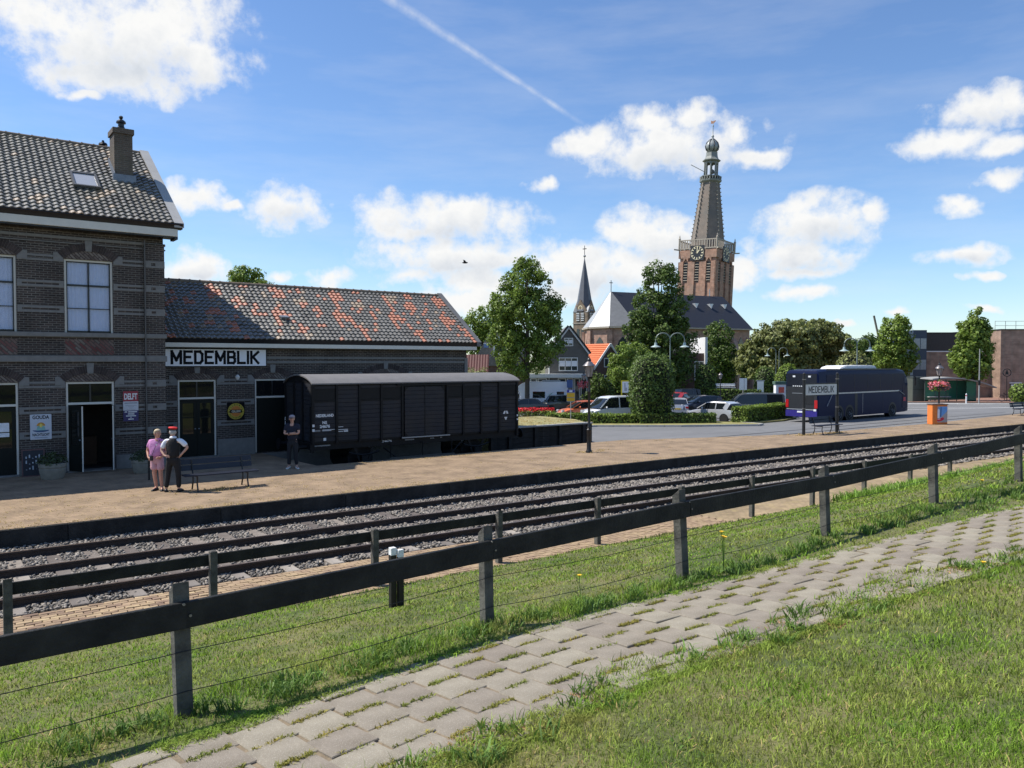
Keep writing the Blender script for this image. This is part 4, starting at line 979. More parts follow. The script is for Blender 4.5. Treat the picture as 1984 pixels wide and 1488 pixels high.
MB().box(-.215, -.0222, .265, .215, -.0218, .385).build('bar', m_ink, t); MB().text('GLIM', -.16, .282, .32, .085, -.0228, bold=.03).build('lettering', M('ivory print', (.65, .6, .45), .4), t)
q = MB()
for k, ch_ in enumerate('LINOLEUMWAS'):
    a = R(205 - k * 21); mm = Matrix.Translation((.245 * math.cos(a), 0, .325 + .245 * math.sin(a))) @ Matrix.Rotation(-(a - math.pi / 2), 4, 'Y'); q.text(ch_, -.02, -.028, .04, .056, -.022, bold=.02, m=mm)
for k, ch_ in enumerate('KWALITEIT'):
    a = R(222 + k * 12); mm = Matrix.Translation((.245 * math.cos(a), 0, .325 + .245 * math.sin(a))) @ Matrix.Rotation(-(a + math.pi / 2), 4, 'Y'); q.text(ch_, -.018, -.025, .036, .05, -.022, bold=.02, m=mm)
q.build('ring_lettering', m_ink, t, kind='stuff')
# ------------------------------------------------------------------ siding beside the platform, its rails run on through the road
m_cinder = M('siding cinders', (.06, .055, .05), .95, var=.4, sc=14, bump=.8, bsc=50, world=True, col2=(.16, .13, .07), mix2=.35)
sd = struct(MB().add([(10.2, 24.86, -.74), (30, 24.86, -.74), (30, 28.95, -.74), (10.2, 28.95, -.74)], [(0, 1, 2, 3)]).build('siding_bed', m_cinder))
sb_ = Vector(sd.location)
for y in (26.5, 28.0):
    o = MB().box(10.4, y - .036, -.74, 27.5, y + .036, -.60).build('rail', m_rust, sd); o.location = Vector(o.location) - sb_
for k in range(24):
    o = MB().box(10.6 + k * .7, 26.0, -.735, 10.84 + k * .7, 28.5, -.70).build('sleeper', m_sleeper, sd); o.location = Vector(o.location) - sb_

# ------------------------------------------------------------------ covered goods wagon
m_wag = M('wagon planks', (.021, .024, .033), .6, var=.25, sc=4, bump=.15, bsc=20, col2=(.036, .032, .030), mix2=.35, sc2=1.1, spec=.25)
m_wfr = M('wagon frame', (.007, .0075, .009), .55, var=.25, sc=5, spec=.25)
m_wroof = M('wagon roof felt', (.155, .148, .146), .75, var=.10, sc=2.5, bump=.15, bsc=12)
m_wht = M('stencil white', (.70, .71, .72), .6, var=.08)
X0, X1, Y0, Y1, Z0, Z1 = 10.75, 19.58, 26.0, 28.5, .60, 2.68
wg = thing('goods_wagon', 'black covered goods wagon with grey curved roof lettered NEDERLAND', 'wagon', (15.1, 27.25, -.6)); wg0 = Vector(wg.location)
def wp(mb, n, m, **k):
    o = mb.build(n, m, wg, **k); o.location = Vector(o.location) - wg0; return o
def planked(xa, xb, za, zb, y, pitch=.155, out=-1):
    q = MB(); n = max(1, int(round((zb - za) / pitch))); h = (zb - za) / n; pr = []
    for k in range(n):
        z = za + k * h; pr += [(z + .001, .0), (z + .008, .014), (z + h - .008, .014), (z + h - .001, .0)]
    q.loft([[(xa, y + out * p[1], p[0]) for p in pr], [(xb, y + out * p[1], p[0]) for p in pr]], closed=False, cap=False); return q
wp(MB().box(X0, Y0 + .03, Z0, X1, Y1 - .03, Z1 - .02), 'body', m_wfr)
PX = [10.75, 11.63, 12.51, 13.38, 14.24, 16.2, 16.95, 17.79, 18.67, 19.58]
for k in range(len(PX) - 1):
    a, b = PX[k] + .045, PX[k + 1] - .045
    if k == 4: continue
    full = k in (1, 7)
    zt = 2.60 if full else 2.05
    wp(planked(a, b, .66, zt, Y0 + .03), 'panel', m_wag)
    if not full:
        wp(MB().box(a, Y0 + .008, zt + .05, b, Y0 + .029, 2.50), 'hatch', m_wfr, bevel=.008); wp(MB().box(a, Y0 + .0, 2.51, b, Y0 + .029, 2.60), 'panel', m_wag)
        wp(MB().box(a, Y0 - .012, zt + .002, b, Y0 + .029, zt + .045), 'panel_bar', m_wfr)
    if k == 0: wp(MB().box(a, Y0 - .01, .88, b, Y0 + .012, .93), 'panel_bar', m_wag)
    if k == 7: wp(MB().box(a, Y0 - .01, 1.60, b, Y0 + .012, 1.65), 'panel_bar', m_wfr)
for x in PX: wp(MB().box(x - .043, Y0 - .035, Z0 - .02, x + .043, Y0 + .03, Z1), 'post', m_wfr, bevel=.006)
for k, x in enumerate((14.33, 15.20)):
    a, b = x, x + .85
    o = wp(planked(a, b, .66, 2.52, Y0 - .02, .155), 'sliding_door', m_wag)
    for (cx_, cz_, sx, sz_) in ((a if k == 0 else b, 2.52, 1 if k == 0 else -1, -1), (a if k == 0 else b, .66, 1 if k == 0 else -1, 1)):
        wp(MB().prism([(cx_, cz_), (cx_ + sx * .16, cz_), (cx_, cz_ + sz_ * .16)], Y0 - .042, Y0 - .02), 'door_corner', m_wfr)
wp(MB().box(15.175, Y0 - .045, .62, 15.205, Y0 - .01, 2.56), 'door_post', m_wfr); wp(MB().box(14.0, Y0 - .07, 2.56, 16.9, Y0 - .03, 2.62), 'door_track', m_wfr); wp(MB().box(14.2, Y0 - .06, .60, 16.3, Y0 - .03, .645), 'door_track', m_verge)
# end walls
for xe, s_ in ((X0, -1), (X1, 1)):
    q = MB(); n = 14; pr = []
    for k in range(n):
        z = .66 + k * .145; pr += [(z + .001, 0), (z + .008, .014), (z + .137, .014), (z + .144, 0)]
    q.loft([[(xe + s_ * p[1], Y0 + .06, p[0]) for p in pr], [(xe + s_ * p[1], Y1 - .06, p[0]) for p in pr]], closed=False, cap=False); wp(q, 'end_panel', m_wag)
    for y in (Y0 + .02, 26.85, 27.65, Y1 - .02): wp(MB().box(xe + min(0, s_ * .06), y - .045, Z0, xe + max(0, s_ * .06), y + .045, 2.72), 'post', m_wfr)
    wp(MB().box(xe + min(0, s_ * .1), Y0 + .02, .40, xe + max(0, s_ * .1), Y1 - .02, .62), 'buffer_beam', m_wfr)
    for y in (26.38, 28.12):
        o = wp(MB().cyl((xe + s_ * .1, y, .47), (xe + s_ * .42, y, .47), .075, .06, 12), 'buffer', m_wfr); oo = MB().cyl((xe + s_ * .42, y, .47), (xe + s_ * .47, y, .47), .19, .20, 16).build('buffer_head', m_wfr, o); oo.location = Vector(oo.location) - wg0 - Vector(o.location)
q = MB(); n = 14; arc = [(Y0 - .10 + (Y1 - Y0 + .20) * k / n, 2.70 + .30 * (1 - (2 * k / n - 1) ** 2) ** .8) for k in range(n + 1)]
q.loft([[(x, y, z) for y, z in arc] + [(x, y, z - .045) for y, z in reversed(arc)] for x in np.linspace(X0 - .08, X1 + .08, 12)]); wp(q, 'roof', m_wroof, auto=.5, smooth=True)
q = MB(); q.prism([(y, min(z - .046, 2.99)) for y, z in arc[1:-1]] + [(Y1 - .05, 2.66), (Y0 + .05, 2.66)], X0 - .01, X1 + .01, 'x'); wp(q, 'roof_end', m_wfr)
wp(MB().box(X0, Y0 - .06, Z1 + .0, X1, Y0 + .03, Z1 + .03), 'cant_rail', m_wfr)
# running gear
wp(MB().box(X0, Y0 + .10, .36, X1, Y0 + .22, .60), 'sole_bar', m_wfr); wp(MB().box(X0, Y1 - .22, .36, X1, Y1 - .10, .60), 'sole_bar', m_wfr)
for xw in (12.75, 17.65):
    for y in (26.52, 27.98):
        o = wp(MB().lathe(0, 0, [(.10, -.07), (.46, -.065), (.50, -.06), (.52, .0), (.50, .05), (.44, .055), (.12, .06)], 24).xf(Matrix.Translation((xw, y, -.09)) @ Matrix.Rotation(R(90), 4, 'X')), 'wheel', m_wfr)
    wp(MB().cyl((xw, 26.3, -.09), (xw, 28.2, -.09), .07, n=10), 'axle', m_wfr)
    for y in (26.16, 28.34):
        wp(MB().box(xw - .13, y - .10, -.22, xw + .13, y + .08, .06), 'axle_box', m_wfr, bevel=.02)
        q = MB(); q.tube([(xw + d, y, .20 - .12 * (1 - (d / .6) ** 2)) for d in np.linspace(-.6, .6, 9)], .04, 6); wp(q, 'leaf_spring', m_wfr)
        wp(MB().prism([(xw - .42, .38), (xw - .20, -.18), (xw - .14, -.18), (xw - .30, .38)], y - .02, y + .02), 'horn_guide', m_wfr); wp(MB().prism([(xw + .42, .38), (xw + .20, -.18), (xw + .14, -.18), (xw + .30, .38)], y - .02, y + .02), 'horn_guide', m_wfr)
wp(MB().tube([(13.5, 26.1, .30), (14.1, 26.1, -.16), (16.4, 26.1, -.16), (16.9, 26.1, .30)], .03, 6), 'truss_rod', m_wfr)
wp(MB().box(13.7, 25.92, -.14, 16.5, 26.05, -.09), 'step_board', M('step wood', (.09, .085, .07), .9), bevel=.006)
for x in (13.75, 15.1, 16.4): wp(MB().box(x, 26.0, -.14, x + .03, 26.04, .45), 'step_hanger', m_wfr)
wp(MB().box(X0 - .08, 26.05, .28, X0 + .04, 26.12, 1.9), 'grab_rail', m_wfr)
# lettering
ly = Y0 - .0165 + .012
ly = Y0 + .0135
wp(MB().text('NEDERLAND', 10.86, 1.52, .66, .105, ly, bold=.045), 'lettering', m_wht); wp(MB().text('NS', 11.10, 1.275, .17, .105, ly, bold=.045), 'lettering', m_wht); wp(MB().text('24676', 11.0, 1.135, .38, .115, ly, bold=.045), 'lettering', m_wht)
wp(MB().text('24676', 13.45, .49, .40, .075, Y0 + .098, bold=.01), 'lettering', m_wht)
q = MB()
for (a, n_, z) in ((10.85, 13, .49), (14.4, 9, .50), (15.5, 4, .50), (15.95, 2, .51)):
    for k in range(n_): q.box(a + k * .045, Y0 + .097, z, a + k * .045 + .03, Y0 + .0985, z + .045)
for k in range(6): q.box(10.81 + k * .036, ly - .002, 1.02, 10.836 + k * .036, ly - .0005, 1.075)
wp(q, 'faded_stencil', M('faded stencil', (.33, .33, .33), .7), kind='stuff')
for (a, b, z, h) in ((11.09, 11.56, 1.062, .018), (11.09, 11.43, 1.032, .018), (11.68, 11.88, 1.14, .02), (11.68, 12.06, 1.04, .022), (11.68, 11.88, .975, .022), (11.90, 12.06, .965, .05)): wp(MB().box(a, ly - .002, z, b, ly - .0005, z + h), 'stencil_line', m_wht)
wp(MB().box(11.13, Y0 + .004, .69, 11.23, Y0 + .006, .79), 'label_card', m_wht)
for z in (1.19, 1.03): wp(MB().box(10.71, Y0 - .038, z, 10.79, Y0 - .0355, z + .09), 'stencil_patch', m_wht); wp(MB().box(19.55, Y0 - .038, z + .02, 19.62, Y0 - .0355, z + .09), 'stencil_patch', m_wht); wp(MB().box(10.675, 28.40, z + .1, 10.68, 28.47, z + .22), 'stencil_patch', m_wht)
q = MB()
for k in range(20):
    a, b = 2 * math.pi * k / 20, 2 * math.pi * (k + 1) / 20; q.add([(X0 - .0165, 26.22 + r * .05 * math.cos(t), 1.40 + r * .11 * math.sin(t)) for t, r in ((a, 1), (b, 1), (b, .74), (a, .74))], [(0, 1, 2, 3)])
q.box(X0 - .017, 26.18, 1.35, X0 - .0155, 26.26, 1.45); wp(q, 'oval_mark', m_wht, kind='stuff')
q = MB(); q.prism([(18.88, 1.33), (18.95, 1.45), (19.02, 1.45), (18.98, 1.33)], ly - .001, ly); q.prism([(19.06, 1.33), (19.04, 1.45), (19.10, 1.45), (19.16, 1.33)], ly - .001, ly); wp(q, 'crown_mark', m_wht, kind='stuff')
wp(MB().prism([(18.95, 1.20), (19.10, 1.20), (19.05, 1.09), (19.0, 1.09)], ly - .001, ly), 'arrow_mark', m_wht)

# ------------------------------------------------------------------ loading dock behind the wagon
dk = thing('loading_dock', 'black timber faced loading dock with dry grass on top behind the wagon', 'dock', (23.3, 31, -.7)); dk0 = Vector(dk.location)
def dp(mb, n, m, **k):
    o = mb.build(n, m, dk, **k); o.location = Vector(o.location) - dk0; return o
m_drytop = M('dry turf', (.30, .25, .11), .95, var=.3, sc=5, bump=.6, bsc=30, col2=(.20, .21, .08), mix2=.35)
dp(MB().prism([(20.3, 29.08), (26.35, 29.08), (27.6, 31.5), (27.6, 34.5), (20.3, 34.5)], -.8, .41, 'z'), 'fill', m_drytop)
for k in range(5):
    for j, (a, b) in enumerate(((20.3, 23.4), (23.405, 26.4))): dp(MB().box(a, 29.02 - .006 * (k % 2), -.8 + k * .24, b, 29.078, -.8 + k * .24 + .232), 'board', m_board)
for x in (20.4, 21.4, 22.9, 24.4, 25.9, 26.33): dp(MB().box(x - .08, 28.90, -.8, x + .08, 29.015, .40), 'post', m_board)
dp(MB().box(20.3, 28.86, .40, 26.45, 29.12, .47), 'edge_beam', m_verge, bevel=.01)
for k in range(5): dp(MB().bar((26.42, 29.05, -.68 + k * .24), (27.66, 31.5, -.68 + k * .24), .05, .232), 'board', m_board)
tufts('dry_grass', [(rnd.uniform(20.4, 27), rnd.uniform(29.2, 34), .41) for k in range(160)], 12, (.03, .09), (.01, .025), m_straw, .2, 'dry grass on top of the loading dock', (.5, 1.6))

# ------------------------------------------------------------------ benches
m_slat = M('navy slat', (.009, .013, .027), .5, var=.15, sc=6); m_iron = M('cast iron', (.010, .010, .011), .45, var=.2)
def bench(loc, rz, label, ln=1.9):
    b = thing('bench', label, 'bench', loc, rz, 'platform benches'); h = ln / 2
    for (za, zb, ya, yb) in ((.52, .655, .235, .265), (.685, .82, .275, .305)): MB().prism([(ya, za), (ya + .03, za), (yb + .03, zb), (yb, zb)], -h, h, 'x').build('back_slat', m_slat, b, bevel=.005)
    for y in (-.20, -.06, .08): MB().box(-h - .03, y - .06, .415, h + .03, y + .06, .445).build('seat_slat', m_slat, b, bevel=.005)
    for x in (-h + .28, h - .28):
        MB().tube([(x, -.30, 0), (x, -.22, .22), (x, -.24, .40), (x, 0, .395), (x, .16, .40), (x, .24, .60), (x, .285, .80)], .022, 7).build('leg', m_iron, b); MB().tube([(x, .26, 0), (x, .17, .20), (x, .16, .40)], .022, 7).build('leg', m_iron, b)
    return b
b1 = bench((6.42, 21.98, 0), R(1), 'navy slatted bench beside the two people talking on the platform')
b2 = copy_tree(b1, None, 'navy slatted bench under the small MEDEMBLIK name sign'); b2.location = (34.55, 21.28, 0); b2.rotation_euler.z = R(-2)
b3 = copy_tree(b1, None, 'grey slatted bench at the far right end of the platform'); b3.location = (57.0, 21.3, 0); b3.rotation_euler.z = R(-4)

# ------------------------------------------------------------------ lamps of the old pattern
m_cop = M('dull copper', (.26, .235, .225), .38, .75, var=.2, sc=5); m_lglass = glass('lantern glass', (.5, .45, .42), .1, .55)
def lantern_post(loc, label, h=3.67, group='heritage lantern posts', rz=0):
    s_ = h / 3.67; t = thing('street_lamp', label, 'street lamp', loc, rz, group, s_)
    MB().lathe(0, 0, [(.12, -.02), (.12, .06), (.10, .10), (.085, .14), (.08, .80), (.095, .83), (.095, .88), (.06, .92), (.075, .96), (.05, 1.02), (.046, 2.28), (.06, 2.30), (.06, 2.34), (.04, 2.38), (.036, 2.80), (.05, 2.83), (.03, 2.86)], 14).build('pole', m_iron, t, smooth=True, auto=.7)
    for k in range(6):
        a = 2 * math.pi * k / 6; MB().cyl((.115 * math.cos(a), .115 * math.sin(a), 2.88), (.205 * math.cos(a), .205 * math.sin(a), 3.28), .008, n=5).build('lantern_bar', m_iron, t)
    MB().lathe(0, 0, [(.11, 2.87), (.115, 2.885)], 6).build('lantern_base', m_iron, t)
    q = MB(); q.loft([[(r * math.cos(2 * math.pi * k / 6), r * math.sin(2 * math.pi * k / 6), z) for k in range(6)] for r, z in ((.108, 2.89), (.198, 3.275))], cap=False); q.build('lantern_glass', m_lglass, t)
    MB().lathe(0, 0, [(.03, 2.885), (.03, 2.98), (.022, 3.0), (.02, 3.1), (.0, 3.12)], 8).build('bulb', M('bulb white', (.8, .8, .78), .3), t)
    MB().lathe(0, 0, [(.25, 3.28), (.255, 3.30), (.20, 3.34), (.13, 3.42), (.085, 3.46), (.07, 3.47)], 14).build('hood', m_cop, t, smooth=True)
    MB().lathe(0, 0, [(.07, 3.47), (.08, 3.49), (.07, 3.55), (.045, 3.58), (.02, 3.60), (.022, 3.63), (.0, 3.70)], 10).build('finial', m_iron, t)
    return t
lamp = lantern_post((20.2, 22.27, 0), 'black lantern lamp post standing alone on the platform right of the wagon')

# ------------------------------------------------------------------ small name sign on posts
t = thing('name_sign', 'small white MEDEMBLIK sign hung between two black posts', 'sign', (34.42, 21.5, 0), R(-3.6))
for s_ in (-1, 1):
    MB().cyl((s_ * 1.27, 0, -.05), (s_ * 1.27, 0, 2.84), .075, .07, 10).build('post', m_iron, t); MB().sph((s_ * 1.27, 0, 2.87), .08, .08, .07, 10, 6).build('knob', m_iron, t)
    for z in (1.25, 2.62): MB().cyl((s_ * 1.27, 0, z - .02), (s_ * 1.27, 0, z + .02), .084, n=10).build('clamp', m_cop, t)
MB().box(-1.19, -.03, 1.87, 1.19, .03, 2.38).build('board', M('sign white', (.62, .63, .60), .45, var=.05), t)
q = MB(); q.box(-1.21, -.04, 2.381, 1.21, .04, 2.43); q.build('top_bar', m_iron, t)
MB().box(-1.2, -.033, 1.845, 1.2, .033, 1.868).build('bottom_bar', m_iron, t)
q = MB(); stroke_text(q, 'MEDEMBLIK', -.97, 1.97, 1.94, .32, -.032, .13); q.build('lettering', m_ink, t)

# ------------------------------------------------------------------ painted cabinet at the end of the platform
t = thing('utility_cabinet', 'orange painted cabinet with a picture of a red boat under blue sky', 'cabinet', (44.87, 20.95, 0), RC * .75)
MB().box(-.46, -.22, 0, .46, .22, 1.08).build('body', M('orange paint', (.72, .20, .04), .6, var=.12, sc=5), t, bevel=.015); MB().box(-.49, -.25, 1.081, .49, .25, 1.13).build('lid', M('brown lid', (.14, .08, .05), .6), t, bevel=.01)
def flat(n, pts, c, y): MB().add([(p[0], y, p[1]) for p in pts], [tuple(range(len(pts)))]).build(n, M(n + ' paint', c, .6, var=.12, sc=9), t)
flat('picture_grey', [(-.16, .12), (.44, .12), (.44, 1.0), (-.16, 1.0)], (.36, .35, .36), -.2215); flat('picture_sky', [(-.15, .38), (.03, .38), (.44, .74), (.44, .98), (.05, .98), (-.10, .92), (-.15, .80)], (.13, .34, .72), -.2222); flat('picture_cloud', [(-.15, .36), (-.03, .36), (-.03, .80), (-.10, .88), (-.15, .80)], (.75, .78, .85), -.2229)
flat('picture_mast', [(.02, .42), (.07, .42), (.075, .96), (.035, .96)], (.03, .035, .06), -.2236); flat('picture_hull', [(-.20, .22), (-.08, .16), (.12, .20), (.26, .30), (.20, .40), (.02, .36), (-.20, .28)], (.55, .03, .06), -.2243); flat('picture_deck', [(-.18, .27), (.0, .27), (.04, .33), (-.05, .34)], (.75, .45, .48), -.225)

# ------------------------------------------------------------------ planters, chalk board, ashtray
m_pot = M('stone planter', (.24, .225, .185), .85, var=.15, sc=6, bump=.2, bsc=30); m_soil = M('soil', (.03, .022, .015), .95); m_pleaf = M('planter leaves', (.05, .075, .025), .6, var=.3, sc=8, rpi=.5, trans=.25)
def leaf_cloud(n, fn, size, mat, name, par, up=.3):
    P = []; 
    V = np.zeros((n, 4, 3)); 
    for k in range(n):
        p, nrm = fn(); d = (Vector(nrm) + Vector((rnd.gauss(0, .6), rnd.gauss(0, .6), rnd.gauss(up, .6)))).normalized(); a = d.orthogonal().normalized(); a.rotate(Matrix.Rotation(rnd.uniform(0, 6.28), 3, d)); b = d.cross(a); s_ = size * rnd.uniform(.6, 1.3)
        c = Vector(p)
        V[k] = [c - a * s_ * .5, c - b * s_ * .32 + d * s_ * .08, c + a * s_ * .5, c + b * s_ * .32 + d * s_ * .08]
    F = np.arange(n * 4).reshape(-1, 4); o = link(name, arrmesh(name, V.reshape(-1, 3), F, mat), par); return o
def dome(rx, ry, rz, cz):
    def f():
        while True:
            p = Vector((rnd.uniform(-1, 1), rnd.uniform(-1, 1), rnd.uniform(0, 1)))
            if .25 < p.length < 1: break
        return (p.x * rx, p.y * ry, cz + p.z * rz), p
    return f
t = thing('planter', 'round stone planter with leafy plants beside the open station doors', 'planter', (2.98, 26.75, 0), group='stone planters')
MB().lathe(0, 0, [(.28, 0), (.31, .05), (.36, .30), (.345, .31), (.35, .34), (.37, .36), (.38, .46), (.35, .47), (.33, .42)], 20).build('pot', m_pot, t, smooth=True, auto=.6); MB().lathe(0, 0, [(.33, .40), (.0, .43)], 16).build('soil', m_soil, t)
o = leaf_cloud(420, dome(.42, .42, .34, .45), .09, m_pleaf, 'foliage', t); o.location = (0, 0, 0)
t2 = copy_tree(t, None, 'stone planter with grassy plants behind the woman in pink'); t2.location = (5.42, 26.55, 0); t2.scale = (.95, .95, .9)
t = thing('chalk_board', 'framed dark chalk board leaning on the wall behind the planter', 'board', (2.58, 27.62, 0))
TM = Matrix.Rotation(R(-8), 4, 'X')
MB().box(-.27, -.012, .03, .27, .012, .78).xf(TM).build('board', M('slate', (.012, .014, .022), .6), t)
q = MB()
for a in ((-.30, -.02, 0, -.27, .02, .82), (.27, -.02, 0, .30, .02, .82), (-.27, -.02, .78, .27, .02, .82), (-.27, -.02, 0, .27, .02, .03)): q.box(*a)
q.xf(TM).build('frame', M('worn red brown frame', (.12, .06, .055), .7), t)
q = MB()
for k in range(15): q.box(-.20 + (k % 5) * .085, -.0135, .20 + (k // 5) * .17 + .02 * (k % 2), -.165 + (k % 5) * .085, -.0125, .215 + (k // 5) * .17 + .05 * ((k * 7) % 3))
q.xf(TM).build('chalk_marks', M('chalk', (.45, .47, .5), .9), t, kind='stuff')
t = thing('ashtray_post', 'slim black post with a round ashtray head left of the woman in pink', 'ashtray', (5.2, 24.75, 0))
MB().cyl((0, 0, 0), (0, 0, .62), .03, n=10).build('post', m_iron, t); MB().cyl((0, -.05, .72), (0, .05, .72), .12, n=18).build('head', m_iron, t); MB().cyl((0, -.053, .72), (0, -.051, .72), .045, n=12).build('badge', m_wht, t)
# ------------------------------------------------------------------ beyond the platform: road, parking, town
def at(px, d):
    """a spot d metres out along the view and off to the side by the angle of photo column px"""
    r = (px - 992) / 1530 * d; return (.5967 * d + .8025 * r, .8025 * d - .5967 * r)
def zrow(py, d): return 3.45 + (701 - py) * d / 1530
m_asph = M('asphalt', (.165, .165, .165), .9, var=.10, sc=1.3, bump=.25, bsc=120, world=True, col2=(.125, .125, .125), mix2=.35, sc2=.25)
m_verge2 = M('dry verge', (.28, .24, .09), .95, var=.3, sc=3, bump=.5, bsc=20, world=True, col2=(.15, .17, .05), mix2=.4)
m_kerb = M('kerb stone', (.36, .35, .33), .85, var=.12, sc=3); m_line = M('road paint', (.72, .72, .70), .7, var=.1, sc=4)
m_pavr = brick('red paving', (.30, .16, .12), (.24, .13, .10), (.20, .15, .11), .21, .105, .01, 'xy')
def sheet(name, poly, m, dz, step=6.0):
    xs_ = [p[0] for p in poly]; ys_ = [p[1] for p in poly]
    q = MB(); q.add([(x, y, gz(x, y) + dz) for x, y in poly], [tuple(range(len(poly)))]); o = q.build(name, m)
    me = o.data; bm = bmesh.new(); bm.from_mesh(me); bmesh.ops.triangulate(bm, faces=bm.faces)
    bm.to_mesh(me); bm.free(); return struct(o)
sheet('road', [(27.9, 23.4), (33, 21.9), (36.3, 21.6), (45, 21.3), (60, 21.8), (130, 24), (130, 27), (27.9, 27)], m_asph, 0)
sheet('road', [(26.45, 27.0), (130, 27.0), (130, 46.0), (84, 46), (52, 66), (36, 58), (20, 52), (20, 38), (27.7, 36), (27.7, 31.5), (26.45, 29.05)], m_asph, .002)
# kerbed verge with hedges between the road and the parking bays
VG = [(24, 43.5), (30.5, 41.6), (36.6, 39.6), (40.2, 35.2), (44.0, 32.0), (44.9, 32.3), (45.4, 34.4), (44.8, 36.6), (41, 40.6), (36, 44.6), (24, 48)]
q = MB(); q.add([(x, y, gz(x, y) + .11) for x, y in VG] + [(x, y, gz(x, y) - .1) for x, y in VG], [tuple(range(11))] + [(i, (i + 1) % 11, 11 + (i + 1) % 11, 11 + i) for i in range(11)]); vg = struct(q.build('verge', m_verge2)); vb = Vector(vg.location)
for a, b in zip(VG[:6], VG[1:7]):
    n = max(1, int(math.dist(a, b) / 1.0))
    for k in range(n):
        p = [Vector((*a, 0)).lerp(Vector((*b, 0)), t) for t in ((k + .01) / n, (k + .99) / n)]
        o = MB().bar((p[0].x, p[0].y, gz(*p[0][:2]) + .055), (p[1].x, p[1].y, gz(*p[1][:2]) + .055), .14, .15).build('kerb_stone', m_kerb, vg); o.location = Vector(o.location) - vb
VG2 = [(44.8, 33.4), (49.5, 33.8), (52.8, 35.0), (52.8, 36.6), (46, 36.0), (44.8, 34.6)]
q = MB(); q.add([(x, y, gz(x, y) + .11) for x, y in VG2] + [(x, y, gz(x, y) - .1) for x, y in VG2], [tuple(range(6))] + [(i, (i + 1) % 6, 6 + (i + 1) % 6, 6 + i) for i in range(6)]); struct(q.build('verge', m_verge2))
# rails of the siding sunk in the road, and painted lines
for y in (26.45, 27.95):
    q = MB(); q.loft([[(x, yy + .00025 * max(0, x - 28) ** 2 * -.5, gz(x, yy) + .008) for yy in (y - .09, y + .09)] for x in np.arange(28.5, 100, 3)], closed=False, cap=False); struct(q.build('street_rail', M('street rail', (.022, .02, .018), .7)))
for (pa, pb, w) in (((86.5, 38.4), (90.5, 31.0), .5), ((76, 38.5), (80, 31), .14), ((70, 36.5), (82, 29.5), .14), ((84, 44), (87, 38.5), .6)):
    d_ = Vector((pb[0] - pa[0], pb[1] - pa[1], 0)).normalized(); s_ = Vector((-d_.y, d_.x, 0)) * w / 2
    q = MB(); q.add([(p[0] + k * s_.x, p[1] + k * s_.y, gz(*p) + .008) for p, k in ((pa, -1), (pb, -1), (pb, 1), (pa, 1))], [(0, 1, 2, 3)]); struct(q.build('road_marking', m_line))
sheet('pavement', [(87.5, 47), (92.5, 30), (130, 30), (130, 60), (84, 60)], m_pavr, .06)
sheet('pavement', [(24.9, 25.05), (27.85, 23.9), (28.3, 26), (27.6, 29.5), (26.5, 28.9), (26.3, 25.2)], m_pavr, .02)
lawn_b = sheet('lawn', [at(1380, 100), at(1500, 100), at(1500, 128), at(1360, 128)], M('church lawn', (.13, .22, .04), .9, var=.25, sc=.8, world=True), .9)

# ---- foliage
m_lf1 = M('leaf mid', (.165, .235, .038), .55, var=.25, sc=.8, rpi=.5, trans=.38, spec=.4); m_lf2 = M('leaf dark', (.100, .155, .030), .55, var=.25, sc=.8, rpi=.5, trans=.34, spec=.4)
m_lf3 = M('leaf bright', (.175, .25, .038), .55, var=.22, sc=.8, rpi=.45, trans=.35, spec=.4); m_lf4 = M('leaf olive', (.185, .205, .060), .55, var=.25, sc=.8, rpi=.45, trans=.3, spec=.45)
m_bark = M('bark', (.085, .07, .052), .95, var=.3, sc=9, bump=.7, bsc=14)
m_core = M('light blocking core', (.018, .022, .010), .95)  # dark solid added inside hedges and bushes to block light between the leaves
def leaves(P, Nn, size, mat, name, par):
    n = len(P); d = Nn + rng.normal(0, .55, (n, 3)) + np.array([0, 0, .25]); d /= np.linalg.norm(d, axis=1)[:, None]
    a = np.cross(d, rng.normal(0, 1, (n, 3))); a /= np.linalg.norm(a, axis=1)[:, None]; b = np.cross(d, a); s_ = size * rng.uniform(.6, 1.35, n)[:, None]
    V = np.stack([P - a * s_ * .55, P - b * s_ * .36 + d * s_ * .1, P + a * s_ * .55, P + b * s_ * .36 + d * s_ * .1], 1)
    return link(name, arrmesh(name, V.reshape(-1, 3), np.arange(n * 4).reshape(-1, 4), mat), par)
def crown_points(lobes, ncl, per, rc, shell=.5, flat=1.):
    lob = np.array(lobes, float); w = lob[:, 3] * lob[:, 4] * lob[:, 5]; w = w ** .8; k = rng.choice(len(lob), ncl, p=w / w.sum())
    u = rng.normal(0, 1, (ncl, 3)); u /= np.linalg.norm(u, axis=1)[:, None]; r = (shell + (1 - shell) * rng.uniform(0, 1, ncl) ** .7) * rng.uniform(.88, 1.10, ncl)
    Cc = lob[k, :3] + u * r[:, None] * lob[k, 3:]; out = u
    Cc = np.repeat(Cc, per, 0); out = np.repeat(out, per, 0); n = len(Cc)
    v = rng.normal(0, 1, (n, 3)); v /= np.linalg.norm(v, axis=1)[:, None]; v[:, 2] *= flat
    rr = rc * np.repeat(rng.uniform(.6, 1.35, ncl), per)[:, None] * rng.uniform(.25, 1, n)[:, None] ** .5
    return Cc + v * rr, v * .75 + out * .35
